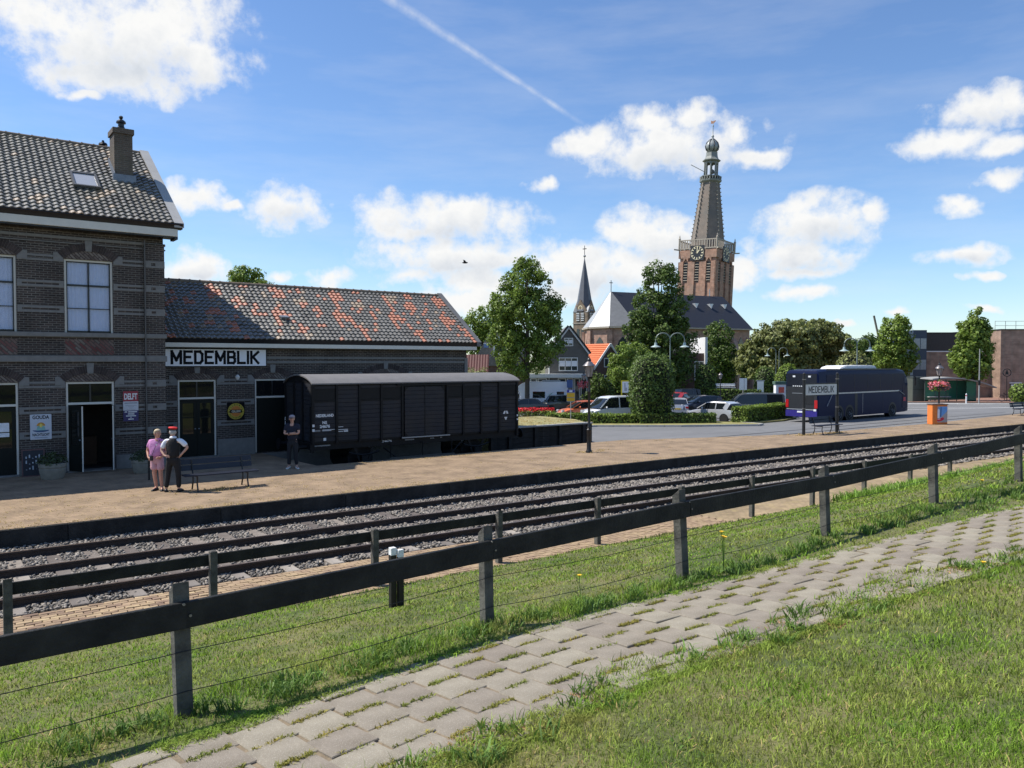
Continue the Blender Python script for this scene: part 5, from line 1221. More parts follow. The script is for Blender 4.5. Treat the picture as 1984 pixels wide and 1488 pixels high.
def tree(label, px, d, lobes_px, leaf, mat, ncl, per, rc, trunk=.25, fork=.35, group='trees', name='tree', flat=1., shell=.5):
    """lobes given as photo columns and rows with half sizes, at depth d; the crown is as deep as it is wide"""
    x, y = at(px, d); z0 = gz(x, y); t = thing(name, label, 'tree', (x, y, z0), RC, group); m_ = d / 1530
    lobes = [((a - px) * m_, rnd.uniform(-.25, .25) * w * m_, zrow(b, d) - z0, w * m_, w * m_ * .95, h * m_) for a, b, w, h in lobes_px]
    P, Nn = crown_points(lobes, int(ncl * 1.5), int(per * 1.1), rc * .9, shell, flat); leaves(P, Nn, leaf * .82, mat, 'crown', t)
    top = max(l[2] for l in lobes); low = min(l[2] - l[5] for l in lobes)
    MB().tube([(0, 0, -.2), (.02, 0, .3), (.04, .02, low + (top - low) * fork), (0, .05, top)], [trunk * 1.25, trunk, trunk * .75, trunk * .15], 9).build('trunk', m_bark, t, smooth=True)
    for l in lobes[:9]:
        zb = max(low * .9, min(l[2] - .9 * l[5], top * .7)) * rnd.uniform(.85, 1)
        MB().tube([(0, .02, zb), (l[0] * .5, l[1] * .5, (zb + l[2]) / 2 + .2), (l[0], l[1], l[2] + .3 * l[5])], [trunk * .45, trunk * .3, trunk * .08], 6).build('limb', m_bark, t, smooth=True)
    return t
tree('tall street tree with forked pyramid crown right of the wagon', 1021, 80, [(1018, 545, 46, 46), (985, 592, 38, 38), (1062, 606, 33, 36), (1020, 612, 66, 58), (978, 655, 34, 50), (1060, 662, 36, 48), (1015, 690, 52, 46), (1022, 520, 22, 24), (960, 588, 14, 22), (1078, 590, 14, 20)], .30, m_lf1, 420, 42, .55, .26)
tree('tall dark tree with jagged top in front of the church', 1275, 95, [(1282, 555, 30, 46), (1264, 600, 40, 46), (1304, 598, 32, 50), (1275, 650, 58, 52), (1242, 690, 36, 46), (1314, 672, 34, 56), (1278, 720, 60, 44), (1262, 535, 18, 26), (1303, 535, 18, 28), (1283, 530, 14, 22), (1240, 640, 34, 40), (1230, 740, 40, 36)], .34, m_lf2, 460, 42, .62, .3)
tree('light green young tree left of the tall church tree', 1208, 76, [(1210, 690, 26, 26), (1202, 725, 24, 32), (1222, 740, 22, 34), (1196, 700, 14, 16)], .26, m_lf3, 120, 36, .42, .1)
tree('dark round tree beside the church side wall', 1392, 112, [(1392, 655, 30, 32), (1385, 690, 38, 36), (1402, 700, 30, 40), (1392, 730, 36, 24)], .34, m_lf2, 190, 36, .55, .2)
tree('broad olive green horse chestnut left of the coach', 1510, 105, [(1512, 662, 62, 36), (1468, 690, 40, 34), (1540, 650, 46, 30), (1500, 715, 66, 26), (1450, 712, 26, 24), (1555, 700, 36, 38)], .5, m_lf4, 340, 36, .8, .3, flat=.55)
tree('broad olive green chestnut behind the coach roof', 1585, 112, [(1585, 652, 52, 34), (1575, 690, 56, 36), (1612, 672, 34, 34), (1555, 640, 30, 22)], .5, m_lf4, 260, 36, .8, .3, flat=.55)
tree('dark distant tree right of the chestnuts', 1640, 150, [(1632, 675, 34, 28), (1660, 690, 34, 26), (1610, 690, 30, 26)], .5, m_lf2, 130, 30, .9, .3)
tree('dark distant tree below the windmill sail', 1688, 150, [(1684, 672, 24, 24), (1672, 695, 34, 24), (1700, 690, 20, 24)], .5, m_lf2, 110, 30, .9, .3)
tree('bright green street tree left of the glass stair tower', 1732, 95, [(1732, 655, 30, 38), (1715, 690, 26, 30), (1750, 690, 24, 32), (1732, 712, 36, 26), (1742, 628, 16, 16)], .36, m_lf3, 200, 36, .55, .16)
tree('bright green street tree above the bus shelter', 1884, 88, [(1884, 650, 30, 36), (1868, 690, 26, 34), (1902, 685, 22, 34), (1884, 710, 34, 26), (1893, 618, 12, 18), (1900, 640, 20, 20)], .36, m_lf3, 220, 36, .5, .16)
tree('tree top rising behind the roof of the goods wing', 475, 70, [(478, 545, 34, 26), (455, 562, 28, 18), (505, 560, 24, 18), (478, 590, 45, 30)], .26, m_lf1, 150, 36, .45, .3)
tree('rounded green tree behind the gable of the goods wing', 935, 115, [(940, 625, 42, 30), (915, 640, 30, 30), (965, 640, 34, 34), (935, 665, 50, 30)], .36, m_lf3, 240, 34, .6, .3)
tree('leafy shrub tree in the garden of the orange roofed house', 1160, 84, [(1160, 745, 20, 20), (1148, 765, 18, 18), (1174, 762, 18, 20), (1160, 778, 24, 14)], .22, m_lf2, 90, 34, .36, .08)
tree('small green tree behind the red brick annex', 1240, 84, [(1236, 680, 20, 20), (1246, 700, 20, 24)], .26, m_lf3, 60, 34, .4, .1)

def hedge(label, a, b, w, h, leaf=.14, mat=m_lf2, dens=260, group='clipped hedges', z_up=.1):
    xa, ya = a; xb, yb = b; L_ = math.dist(a, b); zc = gz((xa + xb) / 2, (ya + yb) / 2) + z_up
    t = thing('hedge', label, 'hedge', ((xa + xb) / 2, (ya + yb) / 2, zc), math.atan2(yb - ya, xb - xa), group)
    MB().box(-L_ / 2 + .08, -w / 2 + .08, -.1, L_ / 2 - .08, w / 2 - .08, h - .08).build('core', m_core, t)
    n = int(dens * (L_ * w + 2 * L_ * h + 2 * w * h)); u = rng.uniform(0, 1, n); P = np.zeros((n, 3)); Nn = np.zeros((n, 3))
    A = np.array([L_ * w, L_ * h, L_ * h, w * h, w * h]); k = rng.choice(5, n, p=A / A.sum())
    x = rng.uniform(-L_ / 2, L_ / 2, n); y = rng.uniform(-w / 2, w / 2, n); z = rng.uniform(0, h, n)
    P[:, 0] = np.where(k == 3, -L_ / 2, np.where(k == 4, L_ / 2, x)); P[:, 1] = np.where(k == 1, -w / 2, np.where(k == 2, w / 2, y)); P[:, 2] = np.where(k == 0, h, z)
    Nn[:, 2] = k == 0; Nn[:, 1] = (k == 2).astype(float) - (k == 1); Nn[:, 0] = (k == 4).astype(float) - (k == 3)
    P += rng.normal(0, .035, (n, 3)) - Nn * rng.uniform(0, .12, n)[:, None]
    leaves(P, Nn, leaf, mat, 'foliage', t); return t
def bush(label, px, d, r, h, leaf, mat, n, group='clipped bushes', squareness=3.2, z_up=0.05):
    x, y = at(px, d); t = thing('bush', label, 'bush', (x, y, gz(x, y) + z_up), RC, group)
    th = rng.uniform(0, 2 * np.pi, n); ph = np.arccos(rng.uniform(-.98, 1, n)); v = np.stack([np.sin(ph) * np.cos(th), np.sin(ph) * np.sin(th), np.cos(ph)], 1)
    k = (np.abs(v) ** squareness).sum(1) ** (-1 / squareness); k = k * rng.uniform(.86, 1.02, n) * (1 + .07 * np.sin(v[:, 0] * 9 + px) * np.sin(v[:, 2] * 11 + 1) + .05 * np.sin(v[:, 1] * 17 + v[:, 2] * 13))
    P = v * k[:, None] * np.array([r, r, h / 2]) + np.array([0, 0, h / 2]); leaves(P, v, leaf, mat, 'foliage', t)
    q = MB(); q.sph((0, 0, h / 2), r * .82, r * .82, h / 2 * .9, 14, 10, lambda p: (abs(p.x) ** squareness + abs(p.y) ** squareness + abs(p.z) ** squareness) ** (-1 / squareness)); q.build('core', m_core, t); return t
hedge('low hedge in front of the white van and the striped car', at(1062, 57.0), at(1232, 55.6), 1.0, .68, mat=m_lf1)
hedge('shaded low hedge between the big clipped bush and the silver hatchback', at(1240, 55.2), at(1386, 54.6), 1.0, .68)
hedge('clipped hedge in front of the grey van and the coach', (45.3, 34.5), (52.6, 35.8), 1.2, 1.05, mat=m_lf1)
hedge('dark hedge along the church yard', at(1375, 92), at(1475, 90), 1.2, 1.6, leaf=.22, dens=90)
bush('big clipped tall bush between the white van and the silver hatchback', 1262, 56.2, 1.5, 4.85, .16, m_lf2, 7500, squareness=4.2)
bush('clipped oval bush in front of the church porch', 1367, 93, 1.18, 4.6, .2, m_lf2, 2600)
bush('clipped oval bush left of the poster column', 1482, 94, 1.18, 4.2, .2, m_lf2, 2600)
bush('light green round bush behind the poster column', 1526, 82, 1.25, 4.4, .22, m_lf3, 2200, squareness=2.2)
bush('olive round bush rising behind the coach roof', 1655, 75, 1.75, 5.4, .24, m_lf4, 2400, squareness=2.2)
bush('yellow green creeper at the end wall of the goods wing', 925, 46, 1.05, 3.9, .13, m_lf4, 3000, squareness=2.6)
# ornamental grasses and red bedding flowers at the left end of the verge
tufts('ornamental_grass', [(*at(rnd.uniform(1004, 1062), rnd.uniform(51, 53.5)), -.95) for k in range(120)], 30, (.45, .95), (.03, .05), M('tan grass', (.30, .22, .10), .85, var=.3, sc=1, rpi=.4, trans=.3), .35, 'feathery tan ornamental grass at the verge end', (.2, .6))
xf_, yf_ = at(1035, 62); fb = thing('flower_bed', 'bed of red flowers under the tall street tree', 'flowers', (xf_, yf_, gz(xf_, yf_)), RC)
n = 900; P = np.stack([rng.uniform(-1.5, 1.6, n), rng.uniform(-.5, .5, n), rng.uniform(.75, 1.05, n)], 1); leaves(P, np.tile([0, 0, 1.], (n, 1)), .13, M('red petals', (.62, .02, .025), .6, var=.2, rpi=.3), 'blossom', fb)
n = 1500; P = np.stack([rng.uniform(-1.6, 1.7, n), rng.uniform(-.6, .6, n), rng.uniform(.0, .85, n)], 1); leaves(P, np.tile([0, -.5, 1.], (n, 1)), .16, m_lf1, 'foliage', fb)

# ---- tall twin-arm lamps of the parking
m_lpole = M('grey green pole', (.19, .23, .21), .5, .2, var=.1); m_lshade = M('lamp shade grey', (.34, .42, .40), .45, .1, var=.1)
def twin_lamp(px, d, htop, label, both=True, off=1.05, sgn=1):
    x, y = at(px, d); z0 = gz(x, y); hh = htop - z0; t = thing('street_lamp', label, 'street lamp', (x, y, z0), RC, 'twin arm parking lamps')
    MB().cyl((0, 0, -.1), (0, 0, hh - .9), .055, .045, 10).build('pole', m_lpole, t)
    for s_ in ((-1, 1) if both else (sgn,)):
        pts = [(0, 0, hh - .95)] + [(s_ * (off / 2 - off / 2 * math.cos(a)), 0, hh - .50 + .50 * math.sin(a)) for a in np.linspace(0, math.pi, 11)] + [(s_ * off, 0, hh - .72)]
        MB().tube(pts, .038, 7).build('arm', m_lpole, t)
        MB().lathe(s_ * off, 0, [(.09, hh - .70), (.10, hh - .84), (.12, hh - .90), (.34, hh - 1.0), (.36, hh - 1.03), (.30, hh - 1.03), (.08, hh - .92)], 16).build('shade', m_lshade, t, smooth=True, auto=.8); MB().sph((s_ * off, 0, hh - 1.02), .12, .12, .07, 10, 6).build('globe', M('frosted globe', (.65, .66, .64), .4), t)
    return t
twin_lamp(1298, 57.6, 5.55, 'twin arm lamp rising behind the big clipped bush')
twin_lamp(1233, 91, 5.6, 'more distant twin arm lamp in front of the light green tree')
twin_lamp(1503, 98, 5.2, 'slim lamp with left arm in front of the chestnut', False, sgn=-1); twin_lamp(1509, 100, 5.25, 'slim lamp with right arm in front of the chestnut', False, sgn=1)
twin_lamp(1660, 64, 5.35, 'twin arm lamp behind the coach')
x, y = at(1820, 51); lb = lantern_post((x, y, gz(x, y)), 'lantern post with a hanging basket of red and pink flowers', 4.1)
P, Nn = crown_points([(-.33, 0, 2.30, .36, .36, .24), (.36, 0, 2.30, .38, .36, .24), (0, -.3, 2.3, .4, .3, .24), (0, .3, 2.3, .4, .3, .24)], 60, 14, .10, .6); leaves(P, Nn, .085, M('basket petals', (.68, .07, .05), .6, var=.25, sc=9, rpi=.3, col2=(.75, .35, .45), mix2=.4, sc2=6), 'flowers', lb)
P, Nn = crown_points([(-.33, 0, 2.22, .34, .34, .22), (.36, 0, 2.22, .36, .34, .22), (0, 0, 2.3, .3, .3, .26)], 40, 10, .10, .5); leaves(P, Nn, .09, m_lf1, 'basket_leaves', lb)
MB().lathe(0, 0, [(.08, 1.98), (.30, 2.02), (.50, 2.16), (.52, 2.24), (.46, 2.24), (.1, 2.10)], 16).build('basket', m_iron, lb)
x, y = at(1396, 82); lantern_post((x, y, gz(x, y)), 'far lantern post by the church yard hedge', 3.8)
x, y = at(1131, 80); lb2 = lantern_post((x, y, gz(x, y)), 'far lantern post with a red flower basket by the grey house', 3.95)
P, Nn = crown_points([(-.45, 0, 2.5, .36, .36, .36), (.4, 0, 2.5, .3, .3, .3)], 40, 12, .12, .5); leaves(P, Nn, .11, MATS['basket petals'], 'flowers', lb2)

# ---- signs of the square
def pole_sign(name, label, px, d, parts, pole=(.03, 2.4), cat='sign'):
    x, y = at(px, d); t = thing(name, label, cat, (x, y, gz(x, y)), RC); MB().cyl((0, .03, -.1), (0, .03, pole[1]), pole[0], n=8).build('pole', m_verge, t)
    for (n, x0, z0, x1, z1, y0, c) in parts: MB().box(x0, y0 - .012, z0, x1, y0, z1).build(n, M('sign ' + n + ' %.2f %.2f %.2f' % c, c, .5, var=.05), t)
    return t
W_, Bl, Ye, Re, Gr = (.75, .75, .75), (.03, .03, .30), (.75, .42, .02), (.60, .03, .03), (.35, .35, .36)
pole_sign('bus_stop_sign', 'blue and yellow bus stop sign behind the loading dock', 1106, 52.5, [('board', -.27, 1.78, .27, 2.58, 0, Gr), ('blue_panel', -.255, 2.40, .255, 2.56, -.015, Bl), ('white_mark', -.10, 2.42, .10, 2.54, -.03, W_), ('yellow_panel', -.255, 2.08, .255, 2.36, -.015, Ye), ('yellow_panel', -.255, 1.82, .255, 2.04, -.015, Ye)])
pole_sign('yellow_sign', 'yellow framed information sign left of the big clipped bush', 1212, 71, [('frame', -.40, 1.05, -.30, 3.05, -.02, (.8, .62, .03)), ('frame', .30, 1.05, .40, 3.05, -.02, (.8, .62, .03)), ('frame', -.3, 2.95, .3, 3.05, -.02, (.8, .62, .03)), ('panel', -.30, 1.95, .30, 2.94, -.015, W_), ('mark', -.1, 2.1, -.02, 2.8, -.03, Gr), ('mark', .0, 2.1, .12, 2.4, -.03, Gr)], (.03, 1.1))
pole_sign('parking_sign', 'blue rectangular sign in front of the grey house', 1104, 80, [('panel', -.30, 2.35, .30, 3.15, 0, (.05, .10, .26))], (.03, 2.4))
pole_sign('notice_board', 'white notice board on a post by the church lawn', 1440, 88, [('panel', -.42, 1.7, .10, 3.0, 0, W_), ('panel', .14, 1.7, .42, 3.0, 0, W_)], (.05, 1.75))
pole_sign('notice_board', 'small white box on a post right of the notice board', 1474, 90, [('panel', -.40, 1.35, .34, 2.6, 0, (.8, .8, .78)), ('panel', -.5, 2.61, .45, 2.75, .02, Gr)], (.05, 1.4))
x, y = at(1511, 66); t = thing('poster_column', 'white poster column with red pictures and green roof', 'column', (x, y, gz(x, y)), RC)
MB().box(-.42, -.3, 0, .42, .3, 2.55).build('body', M('poster white', (.75, .75, .74), .6, var=.05), t, bevel=.02); MB().box(-.50, -.36, 2.551, .46, .36, 2.80).build('roof', M('green roof', (.08, .14, .10), .6), t, bevel=.02)
for z in (1.85, 1.20, .55): MB().box(-.20, -.315, z, .26, -.301, z + .48).build('poster', M('red poster', (.62, .11, .07), .6, var=.4, sc=6), t)
x, y = at(1405, 97)
bx0 = thing('white_bench', 'white bench in the church yard', 'bench', (x, y, gz(x, y) + 1.4), RC)
MB().box(-1.3, -.2, .42, 1.3, .2, .48).build('seat', M('bench white', (.75, .75, .74), .5), bx0); MB().box(-1.3, .2, .6, 1.3, .25, .95).build('backrest', MATS['bench white'], bx0)
for s_ in (-1, 1): MB().box(s_ * 1.1 - .04, -.2, -.6, s_ * 1.1 + .04, .2, .42).build('leg', MATS['bench white'], bx0)
# ---- vehicles
m_tyre = M('tyre', (.012, .012, .012), .85); m_rim = M('alloy rim', (.42, .42, .43), .35, .8, var=.1); m_cglass = glass('car glass', (.012, .015, .018), .03); m_dark = M('black trim', (.01, .01, .011), .5)
m_tl = M('tail lamp', (.42, .01, .015), .25, var=.1); m_hl = M('head lamp', (.55, .57, .6), .12, .3, var=.1); m_plate = M('yellow plate', (.75, .48, .03), .5)
def paint(n, c, metal=.0): return M('paint ' + n, c, .32, metal, var=.04, sc=1, coat=.8)
def wheel(par, x, y, r, w=.2):
    s_ = 1 if y > 0 else -1; T = Matrix.Translation((x, y, r)) @ Matrix.Rotation(R(-90) * s_, 4, 'X')
    o = MB().lathe(0, 0, [(r * .62, -w / 2), (r * .94, -w / 2), (r, -w * .35), (r, w * .35), (r * .94, w / 2), (r * .64, w / 2)], 20).xf(T).build('wheel', m_tyre, par, smooth=True, auto=.6)
    q = MB().lathe(0, 0, [(.05, w * .40), (r * .20, w * .46), (r * .62, w * .44), (r * .66, w * .5), (r * .66, w * .3)], 16).xf(T).build('rim', m_rim, o); q.location = Vector(q.location) - Vector(o.location)
def vehicle(name, label, px, d, heading, L_, Wd, pnt, low, top, belt, wheels, r=.31, pillars=(), tum=.12, rear_plate=True, cat='car', zoff=0., belt_w=None, sidewin=None, lamps=(.62, .80), xy=None):
    """low: (x, z) outline of the bonnet, waist and tail; top: (x, z) outline of the cabin; x runs from tail to nose"""
    x, y = xy if xy else at(px, d); t = thing(name, label, cat, (x, y, gz(x, y) + zoff + .005), heading, 'vehicles on the square'); w = Wd / 2
    def ring(xx, zt, zb=.24):
        zm = zb + (zt - zb) * .55; return [(xx, -w * .86, zb), (xx, -w * .985, zb + .12), (xx, -w, zm), (xx, -w * .955, zt - .03), (xx, -w * .90, zt), (xx, w * .90, zt), (xx, w * .955, zt - .03), (xx, w, zm), (xx, w * .985, zb + .12), (xx, w * .86, zb)]
    q = MB(); n = len(low); rr = []
    for k, (xx, zt) in enumerate(low):
        g_ = ring(xx, zt, .36 if k in (0, n - 1) else .24)
        if k in (0, n - 1): g_ = [(p[0], p[1] * .90, p[2]) for p in g_]
        rr.append(g_)
    q.loft(rr); body = q.build('body', pnt, t, smooth=True, auto=.55)
    q = MB(); rr = []
    for (xx, zr) in top:
        f_ = (zr - belt) / max(.01, max(p[1] for p in top) - belt); wt = w * (.93 - tum * f_); rr.append([(xx, -w * .93, belt - .02), (xx, -wt, zr - .05 * f_ - .001), (xx, -wt + .08, zr), (xx, wt - .08, zr), (xx, wt, zr - .05 * f_ - .001), (xx, w * .93, belt - .02)])
    q.loft(rr); q.build('glazing', m_cglass, t, smooth=True, auto=.5)
    zmax = max(p[1] for p in top); rp = [p for p in top if p[1] > zmax - .16]; wt = w * (.93 - tum)
    q = MB(); q.loft([[(xx, -wt - .012, zr - .075), (xx, -wt + .03, zr + .004), (xx, -wt * .5, zr + .022), (xx, wt * .5, zr + .022), (xx, wt - .03, zr + .004), (xx, wt + .012, zr - .075)] for xx, zr in rp]); q.build('roof', pnt, t, smooth=True, auto=.6)
    for (xa, za, xb, zb, wd) in pillars:
        for s_ in (-1, 1):
            fa = (za - belt) / (zmax - belt); fb = (zb - belt) / (zmax - belt); ya = s_ * (w * (.93 - tum * fa) + .006); yb = s_ * (w * (.93 - tum * fb) + .006)
            MB().bar((xa, ya, za), (xb, yb, zb), .03, wd, (1, 0, 0)).build('pillar', pnt, t)
    for xw in wheels:
        for s_ in (-1, 1):
            MB().cyl((xw, s_ * w * .90, r + .01), (xw, s_ * (w + .003), r + .01), r + .065, n=22).build('wheel_arch', m_dark, t); wheel(t, xw, s_ * (w - .085), r)
    x0, x1 = low[0][0], low[-1][0]
    for s_ in (-1, 1):
        MB().box(x0 - .012, s_ * w * .84 - .13, lamps[0], x0 + .12, s_ * w * .84 + .12, lamps[1]).build('tail_lamp', m_tl, t, bevel=.02); MB().box(x1 - .22, s_ * w * .72 - .15, lamps[0] - .02, x1 - .0, s_ * w * .72 + .15, lamps[1] - .02).build('headlight', m_hl, t, bevel=.03)
        MB().sph((rp[-1][0] + .25, s_ * (w + .08), belt + .06), .06, .10, .08, 8, 6).build('mirror', pnt, t)
    MB().box(x0 - .03, -.26, .55, x0 - .005, .26, .66).build('number_plate', m_plate, t); MB().box(x1 + .0, -.26, .42, x1 + .025, .26, .53).build('number_plate', m_plate, t)
    MB().box(x0 - .03, -w * .82, .25, x0 + .1, w * .82, .44).build('bumper', pnt, t, bevel=.03); MB().box(x1 - .06, -w * .70, .30, x1 + .02, w * .70, .44).build('grille', m_dark, t, bevel=.02)
    return t
HATCH = ([(-1.93, .62), (-1.90, .92), (-1.3, .98), (.2, .95), (.85, .92), (1.5, .80), (1.85, .66), (1.95, .50)], [(-1.82, .96), (-1.62, 1.36), (-1.2, 1.47), (-.3, 1.50), (.25, 1.43), (1.05, .95)])
SEDAN = ([(-2.2, .66), (-2.15, .90), (-1.5, .95), (.4, .92), (.95, .88), (1.7, .78), (2.1, .64), (2.2, .5)], [(-1.75, .93), (-1.2, 1.33), (-.6, 1.43), (.1, 1.42), (.5, 1.34), (1.15, .91)])
SUV = ([(-1.8, .70), (-1.78, 1.05), (-1.0, 1.06), (.55, 1.04), (.75, 1.02), (1.6, .96), (1.75, .80), (1.78, .6)], [(-1.76, 1.04), (-1.70, 1.58), (-1.2, 1.66), (.2, 1.65), (.45, 1.58), (.75, 1.04)])
VAN = ([(-2.4, .85), (-2.4, 1.12), (-1.5, 1.12), (.9, 1.12), (1.5, 1.06), (2.15, .92), (2.38, .74), (2.42, .55)], [(-2.38, 1.10), (-2.33, 1.80), (-2.2, 1.93), (0, 1.95), (.7, 1.90), (1.0, 1.80), (1.75, 1.08)])
HP = ((-1.50, 1.40, -1.25, .97, .34), (-.55, 1.46, -.50, .97, .07), (.22, 1.42, 1.02, .97, .06)); SP = ((-1.1, 1.34, -1.6, .93, .16), (-.3, 1.40, -.28, .93, .07), (.45, 1.33, 1.1, .93, .06)); UP = ((-1.66, 1.56, -1.68, 1.06, .12), (-.85, 1.6, -.85, 1.06, .10), (.42, 1.56, .72, 1.06, .06)); VP = ((-2.24, 1.84, -2.28, 1.10, .12), (.05, 1.88, .05, 1.10, .08), (.98, 1.78, 1.7, 1.10, .07))
FW = R(53.37)                                    # heading straight away from the camera
vehicle('parked_car', 'silver hatchback with red tail lamps parked behind the low hedge', 1381, 57.2, FW + R(44), 3.9, 1.7, paint('silver', (.52, .53, .55), .35), *HATCH, .96, (-1.22, 1.22), .30, HP, xy=at(1386, 57.6))
vehicle('parked_van', 'dark grey minibus van behind the right hand hedge', 1457, 62, FW + R(80), 4.8, 1.95, paint('graphite', (.10, .105, .11), .4), *VAN, 1.10, (-1.55, 1.45), .33, VP[:1] + VP[2:], cat='van', lamps=(.80, 1.30))
vehicle('parked_van', 'white passenger van facing left behind the low hedge', 1190, 59.2, FW + R(114), 4.8, 1.92, paint('white', (.72, .73, .73)), *VAN, 1.10, (-1.55, 1.45), .33, VP, cat='van', lamps=(.72, .95))
vehicle('parked_car', 'orange and white striped car left of the white van', 1128, 64, FW + R(105), 4.0, 1.7, paint('orange', (.70, .16, .05)), *HATCH, .96, (-1.22, 1.22), .30, HP)
vehicle('parked_car', 'small black off road car with chrome front and orange plate', 1077, 78.5, FW + R(122), 3.6, 1.65, paint('black', (.012, .012, .014)), *SUV, 1.05, (-1.1, 1.15), .35, UP, lamps=(.72, .92))
vehicle('parked_car', 'black car behind the trunk of the tall street tree', 1017, 76.5, FW + R(95), 4.3, 1.75, paint('black two', (.014, .015, .017)), *SEDAN, .93, (-1.3, 1.35), .31, SP)
vehicle('parked_car', 'black off road car behind the silver estate', 1322, 84, FW + R(108), 3.8, 1.75, paint('night', (.016, .017, .02)), *SUV, 1.05, (-1.1, 1.15), .35, UP, zoff=.35)
vehicle('parked_car', 'silver estate car with orange plate right of the big clipped bush', 1312, 67, FW + R(-10), 4.3, 1.75, paint('silver two', (.50, .51, .54), .35), *SEDAN, .93, (-1.3, 1.35), .31, SP, zoff=.1)
vehicle('parked_car', 'dark blue car with red lamps between the silver cars', 1356, 66, FW + R(104), 4.0, 1.72, paint('dark blue', (.025, .035, .06), .2), *HATCH, .96, (-1.22, 1.22), .30, HP, zoff=.22)
vehicle('parked_car', 'red car half hidden behind the yellow sign', 1222, 80, FW + R(100), 4.0, 1.72, paint('red', (.40, .02, .03)), *HATCH, .96, (-1.22, 1.22), .30, HP, zoff=.2)
vehicle('parked_car', 'red car at the foot of the church tree', 1298, 78, FW + R(60), 4.0, 1.72, paint('red two', (.42, .02, .03)), *HATCH, .96, (-1.22, 1.22), .30, HP, zoff=.3)
# motor home
x, y = at(1056, 82); mh = thing('motorhome', 'white motorhome with dark windows and a green stripe behind the tall tree', 'motorhome', (x, y, gz(x, y)), RC - R(3), 'vehicles on the square'); m_mh = paint('motorhome', (.80, .80, .83))
MB().prism([(-2.6, .55), (2.45, .55), (2.5, 1.0), (2.5, 2.85), (2.35, 3.0), (-1.9, 3.0), (-2.6, 2.7), (-3.0, 2.2), (-2.55, 1.9)], -1.1, 1.1, 'y').build('body', m_mh, mh, bevel=.06)
MB().prism([(-3.9, .5), (-2.61, .5), (-2.57, 1.88), (-3.0, 1.9), (-3.35, 1.25), (-3.9, 1.05)], -1.0, 1.0, 'y').build('cab', m_mh, mh, bevel=.05)
MB().prism([(-3.28, 1.28), (-2.66, 1.28), (-2.64, 1.78), (-2.96, 1.80)], -1.012, -1.003, 'y').build('cab_window', m_cglass, mh)
for (a, b, c, d_) in ((-1.25, 1.35, .0, 2.0), (1.2, 1.4, 1.95, 2.0)): MB().box(a, -1.115, b, c, -1.103, d_).build('window', m_cglass, mh, bevel=.02)
MB().box(-.3, -.6, 3.002, 1.6, .5, 3.14).build('roof_box', M('roof box grey', (.45, .44, .42), .6), mh, bevel=.04); MB().prism([(.25, 1.45), (.75, 1.85), (.85, 1.95), (.40, 1.65)], -1.112, -1.102, 'y').build('stripe', M('green stripe', (.12, .35, .08), .5), mh)
MB().box(2.38, -1.12, .6, 2.53, 1.12, 2.9).build('rear_trim', m_dark, mh, bevel=.02)
for xw in (-3.2, 1.3): wheel(mh, xw, -.95, .34)
# coach
a_ = R(1); cb_ = thing('coach', 'dark blue three axle touring coach parked on the road', 'bus', (49.25, 31.0, gz(49.25, 31) + .0), a_, 'vehicles on the square')
m_blue = M('coach blue', (.007, .013, .048), .42, 0, var=.06, sc=1, spec=.10); m_bg = M('coach glass', (.006, .016, .055), .2, 0, var=.05, spec=.14); m_silver = M('silver strip', (.50, .52, .55), .35, .6)
CL, CW = 13.1, 2.52      # x from 0 (tail) to CL (nose); y from 0 (side seen) to CW
def cring(x, z0, z1, ins=0., r=.22): return [(x, .0 + ins, z0), (x, ins, z1 - r * 1.6), (x, ins + .06, z1 - r * .5), (x, ins + r, z1), (x, CW - ins - r, z1), (x, CW - ins - .06, z1 - r * .5), (x, CW - ins, z1 - r * 1.6), (x, CW - ins, z0)]
q = MB(); q.loft([cring(.04, .42, 3.42, .06), cring(.0 + .12, .32, 3.60, .0), cring(1.0, .30, 3.66), cring(11.2, .30, 3.68), cring(12.2, .32, 3.56, .0), cring(12.75, .36, 3.05, .04), cring(13.0, .40, 2.0, .12), cring(13.1, .5, 1.0, .20)]); q.build('body', m_blue, cb_, smooth=True, auto=.6)
# rear face
for (n, y0, z0, y1, z1, m, o_) in (('rear_window', .10, 2.50, 2.42, 3.38, M('rear glass', (.012, .014, .022), .3, spec=.3), .02), ('rear_panel', .07, .86, 2.45, 2.47, M('dark panel', (.016, .017, .02), .5), .02), ('engine_grille', .35, 1.25, 1.0, 1.95, m_dark, .035), ('bumper', .04, .36, 2.48, .80, M('violet bumper', (.035, .028, .19), .45, spec=.2), .06), ('number_plate', 1.0, .64, 1.55, .76, m_wht, .085), ('tail_lamp', .03, .98, .26, 1.55, m_tl, .04), ('tail_lamp', 2.26, .98, 2.49, 1.55, m_tl, .04), ('silver_strip', .1, .84, 2.42, .90, m_silver, .04), ('silver_strip', .5, 1.98, 2.0, 2.01, m_silver, .038), ('marker_lamp', .55, 3.12, .75, 3.24, m_wht, .036), ('marker_lamp', 1.75, 3.12, 1.95, 3.24, m_wht, .036), ('reverse_lamp', .1, .78, .3, .92, m_wht, .07)):
    MB().box(.045 - o_, y0, z0, .06, y1, z1).build(n, m, cb_, bevel=.006)
q = MB()
for k in range(5): q.box(.005, 1.2 + k * .16, 2.47, .02, 1.3 + k * .16, 2.53)
q.build('maker_letters', m_wht, cb_, kind='stuff')
